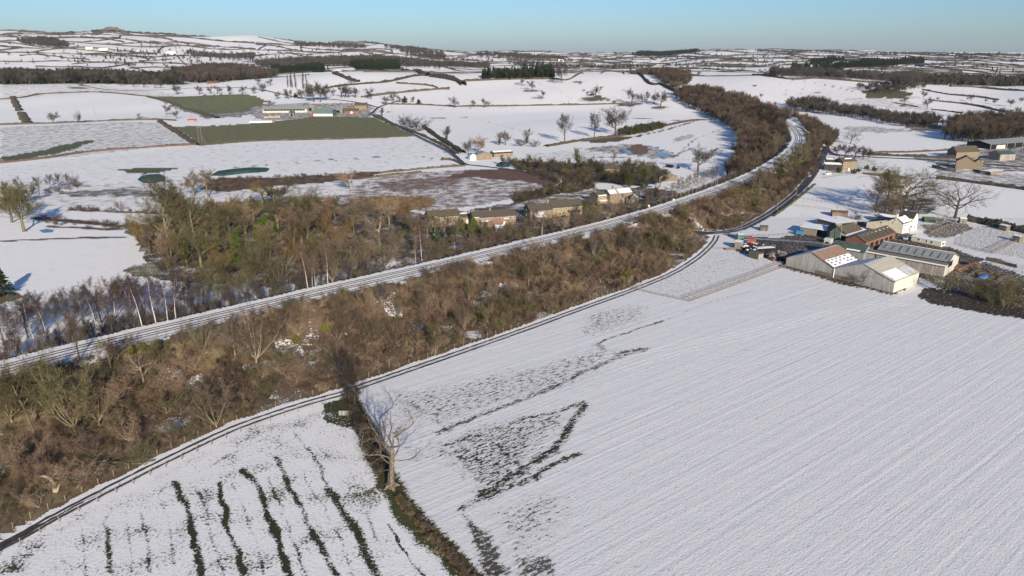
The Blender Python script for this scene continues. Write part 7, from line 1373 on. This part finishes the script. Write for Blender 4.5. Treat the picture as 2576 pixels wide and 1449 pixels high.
# fallen timber on the bank
st = empty('fallen_trunk', G(128, 1225)); V, Fq = tubes([(np.array([[1.6, -1.5, -.3], [1.2, -.6, .8], [.3, 0, 1.8], [-1.2, .5, 2.0], [-2.2, .3, 1.9]]), np.array([.42, .38, .33, .26, .06]), 8), (np.array([[1.9, -1.6, -.2], [2.2, -1.0, .8], [2.3, -.6, 1.4]]), np.array([.3, .2, .05]), 6), (np.array([[.3, 0, 1.8], [.9, .6, 2.3], [1.8, .8, 2.5]]), np.array([.16, .1, .03]), 5)]); link('trunk', mesh_from('fallen', V, Fq, MT('bleached wood', (.44, .37, .26), col2=(.25, .20, .14), scale=2)), st); tag(st, 'bleached broken trunk on the bank at the bottom left', 'fallen trunk')
bp = empty('brash_pile', G(300, 1165)); rg = np.random.default_rng(61)
for k in range(26): x, y = rg.uniform(-4.5, 4.5), rg.uniform(-.8, .8); a = rg.normal(0, .5); l = rg.uniform(1, 2.6); MB().bar((x, y, rg.uniform(.1, .6)), (x + l * math.cos(a), y + l * math.sin(a), rg.uniform(.1, .9)), rg.uniform(.04, .13), 5).build('branch', M_wood if k % 3 else M_dark, bp)
tag(bp, 'dark pile of fallen branches flecked with snow on the lower bank', 'brash pile')
# hedge and bramble along the ditch
dl = resample(GP([(880,1000),(905,1060),(950,1150),(990,1235),(1060,1322),(1130,1400),(1200,1475)])[:, :2], .55); rg = np.random.default_rng(71)
near = dl[dl[:, 1] < 108]; P = np.repeat(near, 3, 0) + rg.normal(0, .55, (len(near) * 3, 2)); P = np.c_[P, np.zeros(len(P))]
scatter('ditch_bramble', P, rg.uniform(.35, 1.0, len(P)), [('shrub', 0, 'khaki', 'tan'), ('thorn', 1, 'khaki', 'olive'), ('shrub', 2, 'pale', 'tan'), ('thorn', 2, 'dark', 'brown')], 'straw coloured bramble along the field ditch below the old oak', 'undergrowth', 1.1, 72)
up = dl[dl[:, 1] > 116]; P = np.repeat(up, 2, 0) + rg.normal(0, .7, (len(up) * 2, 2)); P = np.c_[P, np.zeros(len(P))]
scatter('ditch_hedge', P, rg.uniform(.8, 2.6, len(P)), [('shrub', 0, 'dark', 'dark'), ('thorn', 1, 'dark', 'brown'), ('thorn', 0, 'dark', 'dark')], 'dark overgrown hedge between the gate and the old oak', 'hedge', 1.0, 73)
for fx, fy, h, lab in [(880,1012,112,'tall dark hedge tree beside the farm track at the field gate'),(893,1028,96,'second dark hedge tree at the gate, nearer the old oak'),(872,985,100,'dark hedge tree across the farm track behind the gate')]: T(fx, fy, h, 'ash', 'dark', 'dark', lab, width=.9)
# muddy heaps by the pens
for k, (fx, fy, w, m) in enumerate([(2420, 676, 7, M_rustp), (2455, 684, 6, M_wood), (2490, 690, 7, M_rustp), (2520, 700, 6, M_wood), (2445, 668, 5, M_rustp)]):
    bm = bmesh.new(); bmesh.ops.create_icosphere(bm, subdivisions=3, radius=1)
    for v in bm.verts: v.co *= 1 + .2 * math.sin(v.co.x * 6 + k) * math.cos(v.co.y * 7 + k * 2); v.co.z = max(v.co.z, -.1)
    me = bpy.data.meshes.new('heap'); bm.to_mesh(me); bm.free(); me.materials.append(MT('manure ' + str(k), (.14, .085, .055) if k % 2 == 0 else (.10, .08, .055), var=.5, scale=2.5, bump=.2)); o = link('muck_heap', me, None, G(fx, fy)); o.scale = (w * .7, w * .5, 1.4); o.rotation_euler[2] = k
    tag(o, ['rusty brown muck heap nearest the long shed', 'dull muck heap left of the blue sheet', 'rusty muck heap right of the blue sheet', 'dull muck heap at the right edge by the wall', 'small rusty muck heap behind the first one'][k], 'muck heap')
clamp([(2452,700),(2470,692),(2498,686),(2520,684),(2512,691),(2486,700),(2466,706)], .8, 'crumpled blue sheet over a heap in the muddy pens').children[0].data.materials[0] = MT('blue sheet', (.10, .22, .48), var=.4, rough=.5, scale=1.2)
# thin haze lying over the valley
hz = MB().box(-45000, 45000, -4000, 20500, -2, 262).build('haze', None); tag(hz, kind='stuff')
hm = bpy.data.materials.new('haze'); hm.use_nodes = True; hm.node_tree.nodes.clear(); ho = hm.node_tree.nodes.new('ShaderNodeOutputMaterial'); hv = hm.node_tree.nodes.new('ShaderNodeVolumePrincipled')
hv.inputs['Color'].default_value = (.80, .88, 1.0, 1); hv.inputs['Density'].default_value = 0.000018; hv.inputs['Anisotropy'].default_value = .0; hm.node_tree.links.new(hv.outputs[0], ho.inputs['Volume']); hz.data.materials.append(hm)
